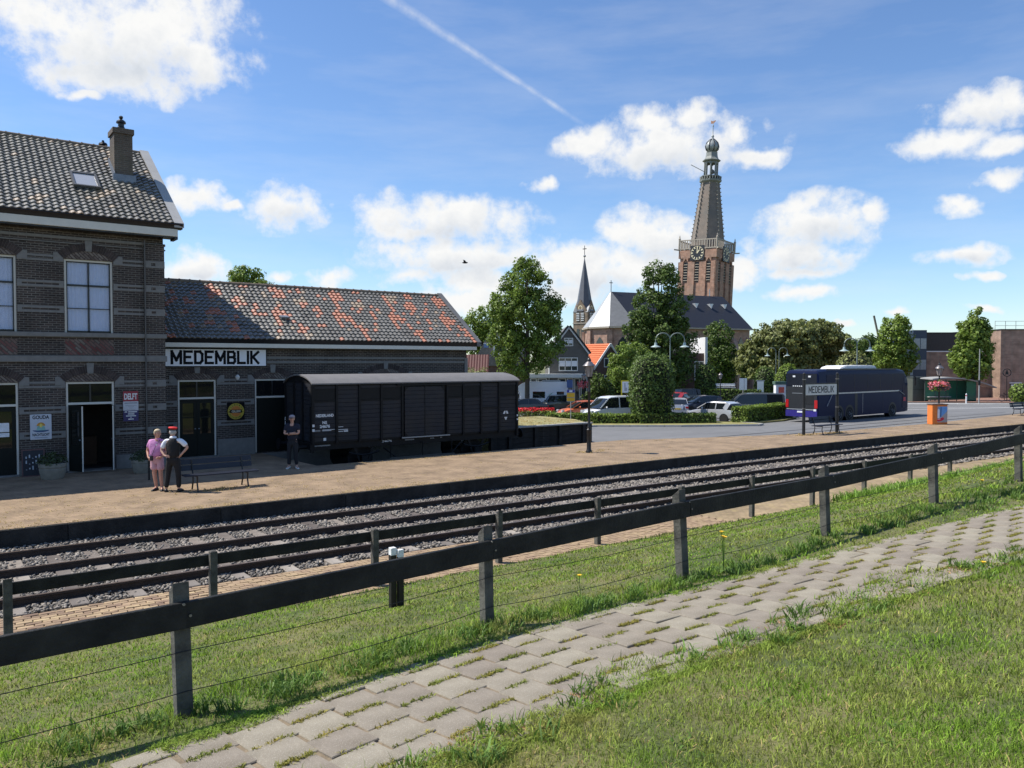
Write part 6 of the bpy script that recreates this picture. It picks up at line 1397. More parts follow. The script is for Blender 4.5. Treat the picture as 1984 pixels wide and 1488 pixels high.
# side towards the camera (y = 0)
MB().box(1.05, -.012, 2.05, 12.2, .02, 3.30).build('side_window', m_bg, cb_, bevel=.01)
for x in (2.9, 4.75, 6.6, 8.45, 10.3): MB().box(x, -.016, 2.06, x + .03, .0, 3.29).build('window_joint', m_dark, cb_)
MB().box(1.9, -.022, 1.93, 11.3, .01, 2.02).build('silver_strip', m_silver, cb_); MB().bar((1.15, -.012, 1.10), (1.85, -.012, 1.97), .02, .07, (0, -1, 0)).build('silver_strip', m_silver, cb_); MB().bar((11.3, -.012, 1.97), (12.2, -.012, 1.62), .02, .07, (0, -1, 0)).build('silver_strip', m_silver, cb_)
for x in (5.2, 5.95, 8.9): MB().box(x, -.006, .45, x + .025, .01, 1.90).build('door_joint', m_silver if x == 5.95 else m_dark, cb_)
MB().box(4.85, -.008, .35, 5.19, .01, 1.90).build('door', m_dark, cb_); MB().box(11.85, -.018, .62, 12.65, .01, 2.55).build('front_door', m_bg, cb_, bevel=.01)
MB().box(12.0, -.03, 1.15, 12.35, -.02, 1.45).build('red_notice', M('red notice', (.55, .05, .07), .6), cb_)
for x in (2.75, 4.15, 10.35):
    MB().cyl((x, -.004, .52), (x, .4, .52), .60, n=26).build('wheel_arch', m_dark, cb_); wheel(cb_, x, .15 * 1, .50, .30) if False else None
    T = Matrix.Translation((x, .14, .50)) @ Matrix.Rotation(R(90), 4, 'X')
    o = MB().lathe(0, 0, [(.30, -.14), (.47, -.14), (.50, -.1), (.50, .1), (.47, .15), (.31, .15)], 24).xf(T).build('wheel', m_tyre, cb_, smooth=True, auto=.6); q = MB().lathe(0, 0, [(.04, .10), (.10, .16), (.14, .12), (.28, .10), (.31, .16), (.31, .0)], 20).xf(T).build('rim', m_rim, o); q.location = Vector(q.location) - Vector(o.location)
MB().prism([(3.6, 3.665), (8.9, 3.69), (8.6, 3.90), (7.9, 3.95), (4.5, 3.93), (3.9, 3.82)], .45, 2.1, 'y').build('air_conditioner', M('white pod', (.72, .72, .72), .5), cb_, bevel=.06)
MB().box(1.2, .05, 3.60, 11.0, .10, 3.70).build('roof_rail', m_dark, cb_)
MB().tube([(12.4, .05, 3.05), (12.9, -.25, 3.12), (13.25, -.35, 3.0)], .035, 6).build('mirror_arm', m_dark, cb_); MB().box(13.12, -.45, 2.35, 13.32, -.28, 3.0).build('mirror', m_dark, cb_, bevel=.04)
MB().box(12.72, .25, 1.2, 13.02, 2.3, 2.9).build('windscreen', m_bg, cb_, bevel=.08)

# ---- houses
def lw(px0, px, d): return (px - px0) * d / 1530
m_grb = M('grey render brick', (.135, .128, .118), .9, var=.12, sc=3, bump=.2, bsc=40); m_dtile = M('dark roof tile', (.13, .12, .115), .6, var=.3, sc=4, bump=.5, bsc=14); m_wfrm = M('white window frame', (.70, .70, .68), .5, var=.04); m_dbrick = brick('dark house brick', (.10, .055, .045), (.14, .075, .06), (.12, .10, .09), .21, .065, .01, 'xz')
m_hg = glass('house glass', (.03, .04, .045), .04)
def house_window(par, x0, z0, x1, z1, y, cols=2, rows=1, fr=.09, curtain=False):
    q = MB(); q.box(x0, y - .05, z0, x1, y + .02, z0 + fr); q.box(x0, y - .05, z1 - fr, x1, y + .02, z1); q.box(x0, y - .05, z0 + fr, x0 + fr, y + .02, z1 - fr); q.box(x1 - fr, y - .05, z0 + fr, x1, y + .02, z1 - fr)
    for k in range(1, cols): xx = x0 + (x1 - x0) * k / cols; q.box(xx - fr * .4, y - .045, z0 + fr, xx + fr * .4, y + .02, z1 - fr)
    for k in range(1, rows): zz = z0 + (z1 - z0) * (k / rows + .12); q.box(x0 + fr, y - .047, zz - fr * .4, x1 - fr, y + .02, zz + fr * .4)
    w = q.build('window', m_wfrm, par)
    for k in range(cols):
        a, b = x0 + fr * .5 + (x1 - x0 - fr) * k / cols, x0 + fr * .5 + (x1 - x0 - fr) * (k + 1) / cols; sub_of(w, MB().box(a + .02, y - .022, z0 + fr * .6, b - .02, y - .015, z1 - fr * .6), 'pane', m_hg)
        if curtain: sub_of(w, MB().box(a + .05, y - .028, z0 + (z1 - z0) * .35, b - .05, y - .0225, z0 + (z1 - z0) * .75), 'blind', m_curt)
    return w
D = 86; x, y = at(1102, D); Z = gz(x, y); hs = thing('house', 'grey gabled house with white framed windows behind the parked cars', 'house', (x, y, Z), RC)
ap, ev = 7.28 - Z, 4.35 - Z
MB().prism([(-2.2, 0), (2.15, 0), (2.15, ev), (0, ap), (-2.2, ev)], 0, 9, 'y').build('wall', m_grb, hs)
for s_ in (-1, 1):
    d_ = Vector((s_ * 2.25, 0, ev - ap)).normalized(); n_ = Vector((-d_.z * s_, 0, d_.x * s_)); a = Vector((0, 0, ap + .02)); b = a + d_ * 3.75
    q = MB(); q.prism([(p.x, p.z) for p in (a, b, b + n_ * .14, a + n_ * .14)], -.15, 9.2, 'y'); q.build('roof', m_dtile, hs); q = MB(); q.prism([(p.x, p.z) for p in (a - n_ * .16, b - n_ * .16, b + n_ * .16, a + n_ * .16)], -.25, -.152, 'y'); q.build('barge_board', m_wfrm, hs); q = MB(); q.prism([(p.x, p.z) for p in (a - n_ * .0, b - n_ * .0, b + n_ * .20, a + n_ * .20)], -.30, -.253, 'y'); q.build('verge_trim', m_dark, hs)
house_window(hs, -.52, 5.15 - Z, .46, 6.05 - Z, 0, 2, curtain=True); house_window(hs, -1.10, 2.45 - Z, .98, 3.92 - Z, 0, 3, curtain=True)
MB().box(-4.4, -1.0, 1.72 - Z, 1.9, 0, 2.16 - Z).build('canopy', m_wfrm, hs, bevel=.03)
MB().box(-4.4, -.3, 0, -2.21, .5, 1.72 - Z).build('annex_wall', m_grb, hs)
for k, (a, b) in enumerate(((-4.2, -3.5), (-3.4, -2.4), (-1.2, -.3), (-.2, .5), (.6, 1.2), (1.3, 2.0))): house_window(hs, a, .15 if k > 1 else .9, b, 1.66 - Z, -.31 if k < 2 else -.01, 1)
MB().cyl((-2.15, -.1, 0), (-2.15, -.1, ev), .06, n=6).build('downpipe', m_wfrm, hs)
# orange roofed house
x, y = at(1181, 95); Z = gz(x, y); ho = thing('house', 'dark brick house with bright orange tiled roof', 'house', (x, y, Z), RC + R(38)); ap, ev, hw_ = 5.56 - Z, 2.7 - Z, 2.65
MB().prism([(-hw_, 0), (hw_, 0), (hw_, ev), (0, ap), (-hw_, ev)], 0, 4.4, 'y').build('wall', m_dbrick, ho)
m_otile = M('bright orange tile', (.62, .16, .05), .55, var=.15, sc=4)
for s_ in (-1, 1):
    d_ = Vector((s_ * hw_, 0, ev - ap)).normalized(); n_ = Vector((-d_.z * s_, 0, d_.x * s_)); a = Vector((0, 0, ap + .03)); ln = 4.1; rf = None
    q = MB(); pr = []
    for k in range(12): pr += [a + d_ * (ln * k / 12) + n_ * .06, a + d_ * (ln * (k + 1) / 12 - .02) + n_ * .13, a + d_ * (ln * (k + 1) / 12) + n_ * .06]
    cols = []
    for j in range(0, 33):
        yy = -.12 + j * 4.6 / 32; b_ = (.0, .035)[j % 2]; cols.append([(p.x + n_.x * b_, yy, p.z + n_.z * b_) for p in pr])
    q.loft(cols, closed=False, cap=False); q.build('roof', m_otile, ho)
    q = MB(); q.prism([(p.x, p.z) for p in (a - n_ * .14, a + d_ * ln - n_ * .14, a + d_ * ln + n_ * .12, a + n_ * .12)], -.2, -.12, 'y'); q.build('barge_board', m_wfrm, ho)
house_window(ho, -.95, 2.8 - Z, 1.15, 3.9 - Z, 0, 3); house_window(ho, -.9, .2 - Z, 1.5, 1.85 - Z, 0, 2, 2)
# house behind the tall street tree and the red annex beside the wing
x, y = at(958, 100); Z = gz(x, y); hb = thing('house', 'steep dark tiled house with roof window left of the tall street tree', 'house', (x, y, Z), RC - R(8))
MB().prism([(-2.9, 5.0), (3.6, 5.0), (2.8, 9.6), (-.5, 9.6)], 0, .3, 'y').build('front_slope', m_dtile, hb); MB().box(-2.6, .31, 0, 3.4, 6, 5.0).build('wall', m_dbrick, hb); MB().prism([(-2.9, 5.0), (3.6, 5.0), (2.8, 9.6), (-.5, 9.6)], .31, 6, 'y').build('roof', m_dtile, hb)
MB().box(-1.35, -.08, 7.3, -.8, -.01, 7.8).build('roof_window', M('blue skylight', (.10, .17, .36), .2), hb); MB().box(-1.42, -.09, 7.8, -.73, -.0, 7.88).build('window_frame', m_wfrm, hb); MB().box(.0, -.9, 6.4, 2.4, .0, 8.7).build('dormer', m_wfrm, hb); MB().box(.2, -.93, 6.65, 2.2, -.9, 8.2).build('dormer_window', m_hg, hb)
x, y = at(913, 47); an = thing('annex', 'small red tiled lean to seen between the wing and the creeper', 'building', (x, y, gz(x, y)), RC)
MB().prism([(-.9, 0), (.75, 0), (.75, 2.9), (-.9, 2.9)], .05, 2, 'y').build('wall', m_dbrick, an); q = MB(); q.loft([[(-1 + k * 2 / 24, yy, zz + (.03 if k % 2 else 0)) for k in range(25)] for yy, zz in ((-.15, 3.25), (1.9, 4.85))], closed=False, cap=False); q.build('roof', M('dark red tile', (.085, .022, .016), .7, var=.2, sc=5), an)
x, y = at(1215, 104); ax_ = thing('house', 'low brick building with white roof edge left of the church tree', 'building', (x, y, gz(x, y)), RC); MB().box(-3, 0, 0, 3, 6, 4.6 + .6).build('wall', m_dbrick, ax_); MB().box(-3.1, -.1, 5.2, 3.1, 6.1, 5.5).build('roof_edge', m_wfrm, ax_)
x, y = at(1330, 99); ax2 = thing('church_porch', 'brick church annex with tall white framed window', 'building', (x, y, gz(x, y)), RC); MB().box(-3.0, 0, 0, 2.2, 8, 6.2).build('wall', m_dbrick, ax2); MB().box(2.2, -.5, 0, 2.5, 8, 8.2).build('glass_pier', m_wfrm, ax2); house_window(ax2, 1.0, 2.6, 2.15, 5.2, -.01, 2); house_window(ax2, -2.2, .4, -1.5, 2.8, -.01, 1)

# ---- church
m_slate = M('slate', (.042, .050, .068), .5, var=.15, sc=1.2, bump=.2, bsc=6); m_cbrick = brick('church brick', (.34, .19, .14), (.42, .25, .19), (.27, .22, .18), .6, .2, .02, 'xz', bump=.2, stain=((.30, .23, .18), .5, .45, .8)); m_leadg = M('church lead', (.36, .37, .37), .5, .15, var=.12, sc=1.5)
m_trim = M('stone trim', (.36, .315, .255), .8, var=.12, sc=2)
cz = -2.1; ch = thing('church', 'large brick church with slate roof and polygonal choir', 'church', (97.59, 101.9, cz), R(-10.8)); RZ, EZ, HWd, NL = 15.85 - cz, 9.42 - cz, 8.15, 25.2
MB().box(0, -HWd + .5, 0, NL - .3, HWd - .5, EZ).build('wall', m_cbrick, ch)
AP = [(0, -HWd), (-3.6, -5.2), (-5.0, -.8), (-3.2, 4.2), (0, HWd)]; API = [(x * .95, y * .94) for x, y in AP]
MB().prism(API, 0, EZ - .01, 'z').build('choir_wall', m_cbrick, ch)
MB().prism([(-HWd, EZ), (0, RZ), (HWd, EZ), (HWd, EZ - .25), (0, RZ - .3), (-HWd, EZ - .25)], 0, NL, 'x').build('roof', m_slate, ch); MB().prism([(-HWd + .6, EZ - .3), (0, RZ - .35), (HWd - .6, EZ - .3)], NL - .35, NL - .05, 'x').build('gable_wall', m_cbrick, ch)
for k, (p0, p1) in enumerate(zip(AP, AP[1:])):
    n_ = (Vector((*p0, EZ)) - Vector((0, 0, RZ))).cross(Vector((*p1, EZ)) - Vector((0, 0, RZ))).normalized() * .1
    q = MB(); q.add([Vector((0, 0, RZ)), Vector((*p0, EZ)), Vector((*p1, EZ)), Vector((0, 0, RZ)) - n_, Vector((*p0, EZ)) - n_, Vector((*p1, EZ)) - n_], [(0, 1, 2), (3, 5, 4), (0, 3, 4, 1), (1, 4, 5, 2), (2, 5, 3, 0)]); q.build('choir_roof', m_leadg if k else M('shade tinted lead', (.11, .115, .12), .5, .2, var=.15, sc=1.5), ch)  # first facet takes a darker lead: its shade is put into the colour
    MB().bar((*p0, EZ - .1), (*p1, EZ - .1), .5, .3).build('eave_gutter', m_trim, ch)
    mid = ((p0[0] + p1[0]) / 2 * .95, (p0[1] + p1[1]) / 2 * .945); an_ = math.atan2(p1[1] - p0[1], p1[0] - p0[0])
    q = MB(); q.prism([(-.95, 1.5), (.95, 1.5), (.95, EZ - 3.4), (.65, EZ - 2.4), (0, EZ - 1.7), (-.65, EZ - 2.4), (-.95, EZ - 3.4)], -.06, .06, 'y'); q.xf(Matrix.Translation((*mid, 0)) @ Matrix.Rotation(an_, 4, 'Z')); q.build('lancet_window', m_hg, ch)
    q = MB(); q.box(-.28, -.45, 0, .28, .45, EZ - .6).xf(Matrix.Translation((p1[0] * .97, p1[1] * .965, 0)) @ Matrix.Rotation(math.atan2(p1[1], p1[0]), 4, 'Z')); q.build('buttress', m_cbrick, ch)
MB().box(0, -HWd - .2, EZ - .25, NL, -HWd + .1, EZ - .02).build('eave_gutter', m_trim, ch)
for k, x in enumerate((3.2, 8, 12.6, 16.0, 19.4, 22.6)):
    zz = RZ - .36 * (RZ - EZ); yy = -HWd * .36; q = MB(); q.loft([[(x - .45, yy - .75, zz + .55), (x + .45, yy - .75, zz + .55), (x, yy - .75, zz - .35)], [(x - .05, yy + .5, zz + .55), (x + .05, yy + .5, zz + .55), (x, yy + .4, zz + .45)]]); q.build('dormer', M('dormer white', (.75, .75, .73), .5), ch)
for x in (5, 10.3, 15.6, 20.9, 24.6):
    q = MB(); q.prism([(-HWd - 1.2, 0), (-HWd + .5, 0), (-HWd + .5, EZ - 1.6), (-HWd - .2, EZ - 2.2), (-HWd - 1.2, EZ - 4)], x - .4, x + .4, 'x'); q.build('buttress', m_cbrick, ch)
for x in (7.6, 13, 18.2, 22.8):
    q = MB(); q.prism([(x - .9, 2), (x + .9, 2), (x + .9, EZ - 3.2), (x, EZ - 1.5), (x - .9, EZ - 3.2)], -HWd + .40, -HWd + .47, 'y'); q.build('lancet_window', m_hg, ch)
MB().tube([(0, 0, RZ), (0, 0, RZ + 2.0)], .06, 6).build('weather_vane', m_iron, ch); MB().box(-.35, -.03, RZ + 1.5, .35, .03, RZ + 1.62).build('vane_arrow', m_iron, ch); MB().tube([(NL - 3.2, 0, RZ), (NL - 3.2, 0, RZ + 1.3)], .10, 6).build('ridge_finial', m_leadg, ch)
# tower, leaning a little to the right
x, y = at(1356.5, 168); tw = thing('church_tower', 'leaning brick church tower with clocks and octagonal spire', 'tower', (x, y, cz)); tw.rotation_mode = 'QUATERNION'
tw.rotation_quaternion = (Matrix.Rotation(RC, 3, 'Z') @ Matrix.Rotation(R(2.5), 3, 'Y') @ Matrix.Rotation(R(-39.8), 3, 'Z')).to_quaternion()
tz = lambda py: zrow(py, 168) - cz
m_tbrick = brick('tower brick', (.34, .175, .115), (.42, .235, .16), (.30, .24, .19), .6, .2, .02, 'xz', bump=.2, stain=((.25, .20, .16), .35, .45, .8)); m_spire = M('weathered spire brick', (.22, .175, .14), .85, var=.2, sc=1.0, bump=.2, bsc=8, col2=(.15, .14, .125), mix2=.5, sc2=.3)
h = 4.3; TT = tz(490)
MB().box(-h + .28, -h + .28, 0, h - .28, h - .28, TT).build('shaft', m_tbrick, tw)
for rot in range(4):
    Q = Matrix.Rotation(R(90) * rot, 4, 'Z')
    for (a, b) in ((-h, -3.15), (-2.05, -.55), (.55, 2.05), (3.15, h)): MB().box(a, -h + (0 if abs(a) == h or b == h else .003), 0, b, -h + .279, tz(512)).xf(Q).build('wall_strip', m_tbrick, tw)
    MB().box(-h, -h + .001, tz(505), h, -h + .278, TT).xf(Q).build('wall_band', m_tbrick, tw)
    for xc in (-2.6, 0, 2.6):
        q = MB(); q.prism([(xc - .56, tz(505) + .01), (xc - .56, tz(512) - .0), (xc - .50, tz(512)), (xc, tz(505) - .05), (xc + .50, tz(512)), (xc + .56, tz(512)), (xc + .56, tz(505) + .01)], -h + .004, -h + .276, 'y'); q.xf(Q).build('niche_arch', m_tbrick, tw)
        MB().box(xc - .42, -h + .22, tz(550), xc + .42, -h + .275, tz(513)).xf(Q).build('louvre_opening', m_dark, tw)
        q = MB()
        for k in range(7): zz = tz(549) + (tz(514) - tz(549)) * k / 7; q.obox((xc, -h + .19, zz + .12), (.84, .28, .09), Matrix.Rotation(R(-30), 3, 'X'))
        q.xf(Q).build('louvre_slats', m_trim, tw, kind='stuff')
    # clock face
    cq = MB().box(-1.55, -h - .14, tz(510), 1.55, -h + .05, tz(482)).xf(Q).build('clock_face', M('clock black', (.015, .017, .022), .5), tw); zc = (tz(510) + tz(482)) / 2
    q = MB()
    for k in range(12):
        a = R(30 * k); q.obox((1.17 * math.sin(a), -h - .15, zc + 1.17 * math.cos(a)), (.20, .03, .42), Matrix.Rotation(a, 3, 'Y'))
    sub_of(cq, q.xf(Q), 'numerals', M('gold', (.80, .70, .46), .5, .1), kind='stuff')
    q = MB()
    for k in range(40):
        a, b = 2 * math.pi * k / 40, 2 * math.pi * (k + 1) / 40; q.add([(r * math.cos(t), -h - .147, zc + r * math.sin(t)) for t, r in ((a, 1.42), (b, 1.42), (b, 1.36), (a, 1.36))], [(0, 1, 2, 3)])
    sub_of(cq, q.xf(Q), 'minute_ring', MATS['gold'])
    sub_of(cq, MB().obox((.0, -h - .17, zc + .5), (.16, .03, 1.25)).xf(Q), 'minute_hand', MATS['gold']); sub_of(cq, MB().obox((.26, -h - .18, zc + .30), (.2, .03, .85), Matrix.Rotation(R(38), 3, 'Y')).xf(Q), 'hour_hand', MATS['gold'])
    # parapet
    MB().box(-h - .1, -h - .1, tz(488), h + .1, -h + .1, tz(486)).xf(Q).build('parapet_base', m_trim, tw); MB().box(-h - .1, -h - .1, tz(472), h + .1, -h + .06, tz(470)).xf(Q).build('parapet_rail', m_trim, tw)
    for k in range(15): xx = -h + .25 + k * .56; MB().box(xx - .10, -h - .08, tz(486), xx + .10, -h + .05, tz(472)).xf(Q).build('baluster', m_trim, tw)
    MB().lathe(-h + .05, -h + .05, [(.22, tz(488)), (.22, tz(469)), (.27, tz(468)), (.10, tz(465)), (.12, tz(463)), (.0, tz(460))], 8).xf(Q).build('pinnacle', m_trim, tw)
    MB().bar((-h + .2, -h + .2, tz(489)), (-h - .75, -h - .75, tz(488)), .18, .24).xf(Q).build('gargoyle', m_trim, tw)
MB().lathe(0, 0, [(3.55, TT - .2), (3.35, tz(470)), (1.78, tz(356)), (1.78, tz(354))], 8, R(22.5)).build('spire', m_spire, tw)
for k in range(8):
    a = R(22.5 + 45 * k); q = MB()
    for j in range(15): t_ = (j + .5) / 15; r_ = 3.35 + (1.78 - 3.35) * t_; zz = tz(470) + (tz(356) - tz(470)) * t_; q.obox((math.cos(a) * (r_ + .12), math.sin(a) * (r_ + .12), zz), (.36, .22, .2), Matrix.Rotation(a, 3, 'Z'))
    q.build('crockets', m_trim, tw, kind='stuff'); MB().bar((math.cos(a) * 3.37, math.sin(a) * 3.37, tz(470)), (math.cos(a) * 1.8, math.sin(a) * 1.8, tz(356)), .14, .14).build('spire_rib', m_spire, tw)
m_ltim = M('lantern timber', (.20, .21, .19), .6, var=.2, sc=2)
MB().lathe(0, 0, [(1.7, tz(359)), (2.25, tz(355)), (2.3, tz(353)), (2.3, tz(352)), (1.6, tz(352))], 8, R(22.5)).build('balcony_floor', m_ltim, tw)
MB().lathe(0, 0, [(2.2, tz(346.5)), (2.28, tz(346.5)), (2.28, tz(345)), (2.1, tz(345)), (2.1, tz(346.5))], 8, R(22.5)).build('balcony_rail', m_ltim, tw)
for k in range(24): a = R(15 * k + 7.5); r_ = 2.12; MB().box(r_ * math.cos(a) - .09, r_ * math.sin(a) - .09, tz(352), r_ * math.cos(a) + .09, r_ * math.sin(a) + .09, tz(346.5)).build('baluster', m_ltim, tw)
for k in range(8): a = R(22.5 + 45 * k); MB().cyl((1.32 * math.cos(a), 1.32 * math.sin(a), tz(352)), (1.32 * math.cos(a), 1.32 * math.sin(a), tz(318)), .17, n=8).build('lantern_column', m_ltim, tw)
for k in range(8):
    a = R(45 * k); q = MB(); q.prism([(-.5, tz(324)), (-.5, tz(317)), (.5, tz(317)), (.5, tz(324)), (.3, tz(321)), (0, tz(319.5)), (-.3, tz(321))], -.08, .08, 'y'); q.xf(Matrix.Rotation(a, 4, 'Z') @ Matrix.Translation((1.22, 0, 0)) @ Matrix.Rotation(R(90), 4, 'Z')); q.build('lantern_arch', m_ltim, tw)
for k in range(3): MB().lathe(rnd.uniform(-.5, .5), rnd.uniform(-.5, .5), [(.34, tz(338 + k)), (.28, tz(336)), (.18, tz(332)), (.0, tz(331))], 10).build('bell', M('bell bronze', (.20, .17, .12), .5, .6), tw)
MB().lathe(0, 0, [(1.4, tz(317)), (1.85, tz(315.5)), (1.9, tz(314)), (1.45, tz(311)), (1.25, tz(307)), (1.15, tz(300)), (1.2, tz(298.5)), (.9, tz(298))], 8, R(22.5)).build('lantern_roof', m_ltim, tw)
MB().lathe(0, 0, [(.45, tz(298)), (.95, tz(296)), (1.30, tz(292)), (1.42, tz(287)), (1.2, tz(281)), (.75, tz(276.5)), (.35, tz(273)), (.2, tz(270)), (.3, tz(268)), (.28, tz(266.5)), (.1, tz(265)), (.06, tz(250)), (.16, tz(248)), (.05, tz(246)), (.03, tz(237))], 12).build('cupola', M('cupola lead', (.30, .32, .31), .5, .2, var=.2, sc=2), tw, smooth=True)
for k in range(8): a = R(45 * k); MB().tube([(math.cos(a) * r_, math.sin(a) * r_, tz(p)) for r_, p in ((1.0, 296), (1.38, 292), (1.50, 287), (1.27, 281), (.80, 276.5), (.38, 273))], .09, 5).build('cupola_rib', m_dark, tw)
MB().prism([(-.5, tz(243)), (.1, tz(243)), (.3, tz(240.5)), (.55, tz(239)), (.35, tz(237)), (.1, tz(239)), (-.3, tz(238)), (-.55, tz(236.5))], -.04, .04, 'y').build('weather_cock', M('cock gilt', (.35, .18, .10), .5, .4), tw)
MB().tube([(-1.2, -.6, tz(335)), (-3.6, -2.2, tz(322))], .07, 6).build('flag_pole', m_ltim, tw)
# second church spire
x, y = at(1132, 190); sz = lambda py: zrow(py, 190) + 2.1; sp_ = thing('church_steeple', 'slender brick bell tower with pointed slate spire', 'tower', (x, y, -2.1), RC + R(-35)); h = 1.95; m_sb = brick('steeple brick', (.20, .145, .10), (.25, .18, .12), (.25, .22, .18), .6, .2, .02, 'xz', bump=.2)
MB().box(-h, -h, 0, h, h, sz(605)).build('shaft', m_sb, sp_)
for rot in range(4):
    Q = Matrix.Rotation(R(90) * rot, 4, 'Z'); MB().prism([(-h, sz(605)), (h, sz(605)), (0, sz(582))], -h - .02, -h + .35, 'y').xf(Q).build('gable', m_sb, sp_)
    for xc in (-.62, .62):
        MB().prism([(xc - .42, sz(624)), (xc + .42, sz(624)), (xc + .42, sz(608)), (xc + .2, sz(604.5)), (xc - .2, sz(604.5)), (xc - .42, sz(608))], -h - .05, -h - .001, 'y').xf(Q).build('belfry_window', m_dark, sp_)
        q = MB(); 
        for k in range(5): q.box(xc - .4, -h - .16, sz(622.5) + k * .42, xc + .4, -h - .052, sz(622.5) + k * .42 + .20)
        q.xf(Q).build('louvre_slats', M('louvre white', (.70, .70, .68), .6), sp_, kind='stuff')
        MB().box(xc - .35, -h - .05, sz(690), xc + .35, -h - .001, sz(638)).xf(Q).build('lower_window', m_hg, sp_)
    MB().box(-h - .12, -h - .12, sz(628), h + .12, -h - .06, sz(626)).xf(Q).build('string_course', m_trim, sp_); q = MB()
    for k in range(20):
        a, b = 2 * math.pi * k / 20, 2 * math.pi * (k + 1) / 20; q.add([(r_ * math.cos(t_), -h - .03, sz(597.5) + r_ * math.sin(t_)) for t_, r_ in ((a, .55), (b, .55), (b, .38), (a, .38))], [(0, 1, 2, 3)])
    q.xf(Q).build('clock_ring', MATS['gold'], sp_); MB().prism([(-h - .1, sz(606)), (-h + .9, sz(594)), (-h + 1.0, sz(606))], -h - .06, -h + .5, 'y').xf(Q).build('corner_slope', M('pale lead', (.30, .31, .32), .6, .1), sp_)
MB().lathe(0, 0, [(2.25, sz(604)), (2.0, sz(596)), (.10, sz(503)), (.0, sz(500))], 8, R(22.5)).build('spire', M('spire slate', (.095, .10, .115), .5, var=.12, sc=1), sp_); MB().tube([(0, 0, sz(504)), (0, 0, sz(477))], .07, 6).build('cross_staff', m_iron, sp_); MB().box(-.5, -.05, sz(484), .5, .05, sz(482.5)).build('cross_arm', m_iron, sp_); MB().sph((0, 0, sz(497)), .35, .35, .3, 8, 6).build('spire_ball', m_leadg, sp_)

# ---- right-hand end: library building, shelter, round sign, bicycle
m_rb = brick('right building brick', (.27, .18, .135), (.32, .215, .16), (.27, .225, .175), .42, .13, .015, 'xz', bump=.2)
x, y = at(1880, 99); Z = gz(x, y); lb_ = thing('brick_building', 'long red brown brick building with black upper band and blue glass stair tower', 'building', (x, y, Z), RC); m_ub = M('dark band brick', (.055, .050, .045), .85, var=.15, sc=4); zz = lambda py: zrow(py, 99) - Z
MB().box(lw(1880, 1790, 99), 0, 0, 2.4, 9, zz(682)).build('wall', m_rb, lb_); MB().box(lw(1880, 1790, 99), .0, zz(680), 2.4, 9, zz(646)).build('upper_band', m_ub, lb_); MB().box(lw(1880, 1790, 99) - .05, -.08, zz(682), 2.4, 9, zz(680)).build('white_ledge', m_wfrm, lb_); MB().box(lw(1880, 1788, 99), -.06, zz(646), 2.4, 9, zz(644)).build('roof_edge', m_dark, lb_)
q = MB(); xa, xb = 2.4, 6.0; arc = [(xb + 1.6 * math.sin(a), -2.2 + 1.6 - 1.6 * math.cos(a)) for a in np.linspace(0, R(90), 9)]; q.prism([(xa, -2.2)] + arc + [(xb + 1.6, 9), (xa, 9)], 0, zz(641), 'z'); q.build('rounded_wall', m_rb, lb_, smooth=True, auto=.5)
q = MB(); q.prism([(xa - .05, -2.28)] + [(p[0] + .06, p[1] - .06) for p in arc] + [(xb + 1.66, 9), (xa - .05, 9)], zz(641) + .002, zz(639), 'z'); q.build('roof_edge', m_dark, lb_)
for k in range(4): xx = 3.0 + k * 1.3; MB().cyl((xx, 0, zz(639)), (xx, 0, zz(622)), .03, n=5).build('roof_rail_post', m_verge, lb_)
for py in (622.5, 631): MB().cyl((3.0, 0, zz(py)), (6.9, 0, zz(py)), .025, n=5).build('roof_rail', m_verge, lb_)
MB().box(3.6, -2.28, zz(772), 4.9, -2.19, zz(742)).build('window', m_hg, lb_); MB().box(3.5, -2.32, zz(742), 5.0, -2.19, zz(740)).build('lintel', m_wfrm, lb_)
q = MB()
for k in range(6): q.box(3.68, -2.30, zz(768) + k * .28, 4.8, -2.281, zz(768) + k * .28 + .14)
q.build('blind', m_curt, lb_, kind='stuff')
m_nav = M('navy panel', (.035, .055, .09), .45, var=.1); sx0, sx1 = lw(1880, 1764, 99), lw(1880, 1790, 99) - .01
MB().box(sx0, -.6, 0, sx1, 5, zz(640)).build('stair_tower', m_nav, lb_)
for (pa, pb) in ((676, 656), (716, 697)):
    for k in range(2): a = sx0 + .12 + k * .78; MB().box(a, -.64, zz(pa), a + .70, -.601, zz(pb)).build('stair_window', M('pale glass', (.28, .33, .36), .08), lb_)
x, y = at(1845, 88); Z = gz(x, y) + .06; sh = thing('bus_shelter', 'green tinted glass bus shelter with curved roof', 'shelter', (x, y, Z), RC + R(6)); zz = lambda py: zrow(py, 88) - Z; m_sg = glass('green glass', (.05, .22, .14), .05, .35); m_sf = M('shelter steel', (.10, .12, .115), .5, .4)
for (a, b) in ((-2.6, -1.4), (-1.38, -.1), (-.08, 1.2), (1.22, 2.4)): MB().box(a, .9, .15, b, .93, 2.3).build('glass_panel', m_sg, sh)
MB().box(1.3, -.6, .15, 2.4, -.57, 2.25).build('glass_panel', m_sg, sh); MB().box(2.42, -.6, 0, 2.48, .9, 2.4).build('end_panel', m_sf, sh)
for xx in (-2.62, -1.39, -.09, 1.21, 2.41): MB().box(xx - .03, .88, 0, xx + .03, .95, 2.4).build('post', m_sf, sh)
rr = [[(xx, -1.0, 2.70 - .035 * (xx + 1) ** 2), (xx, 1.2, 2.75 - .035 * (xx + 1) ** 2), (xx, 1.2, 2.64 - .035 * (xx + 1) ** 2), (xx, -1.0, 2.58 - .035 * (xx + 1) ** 2)] for xx in np.linspace(-3.0, 4.6, 14)]
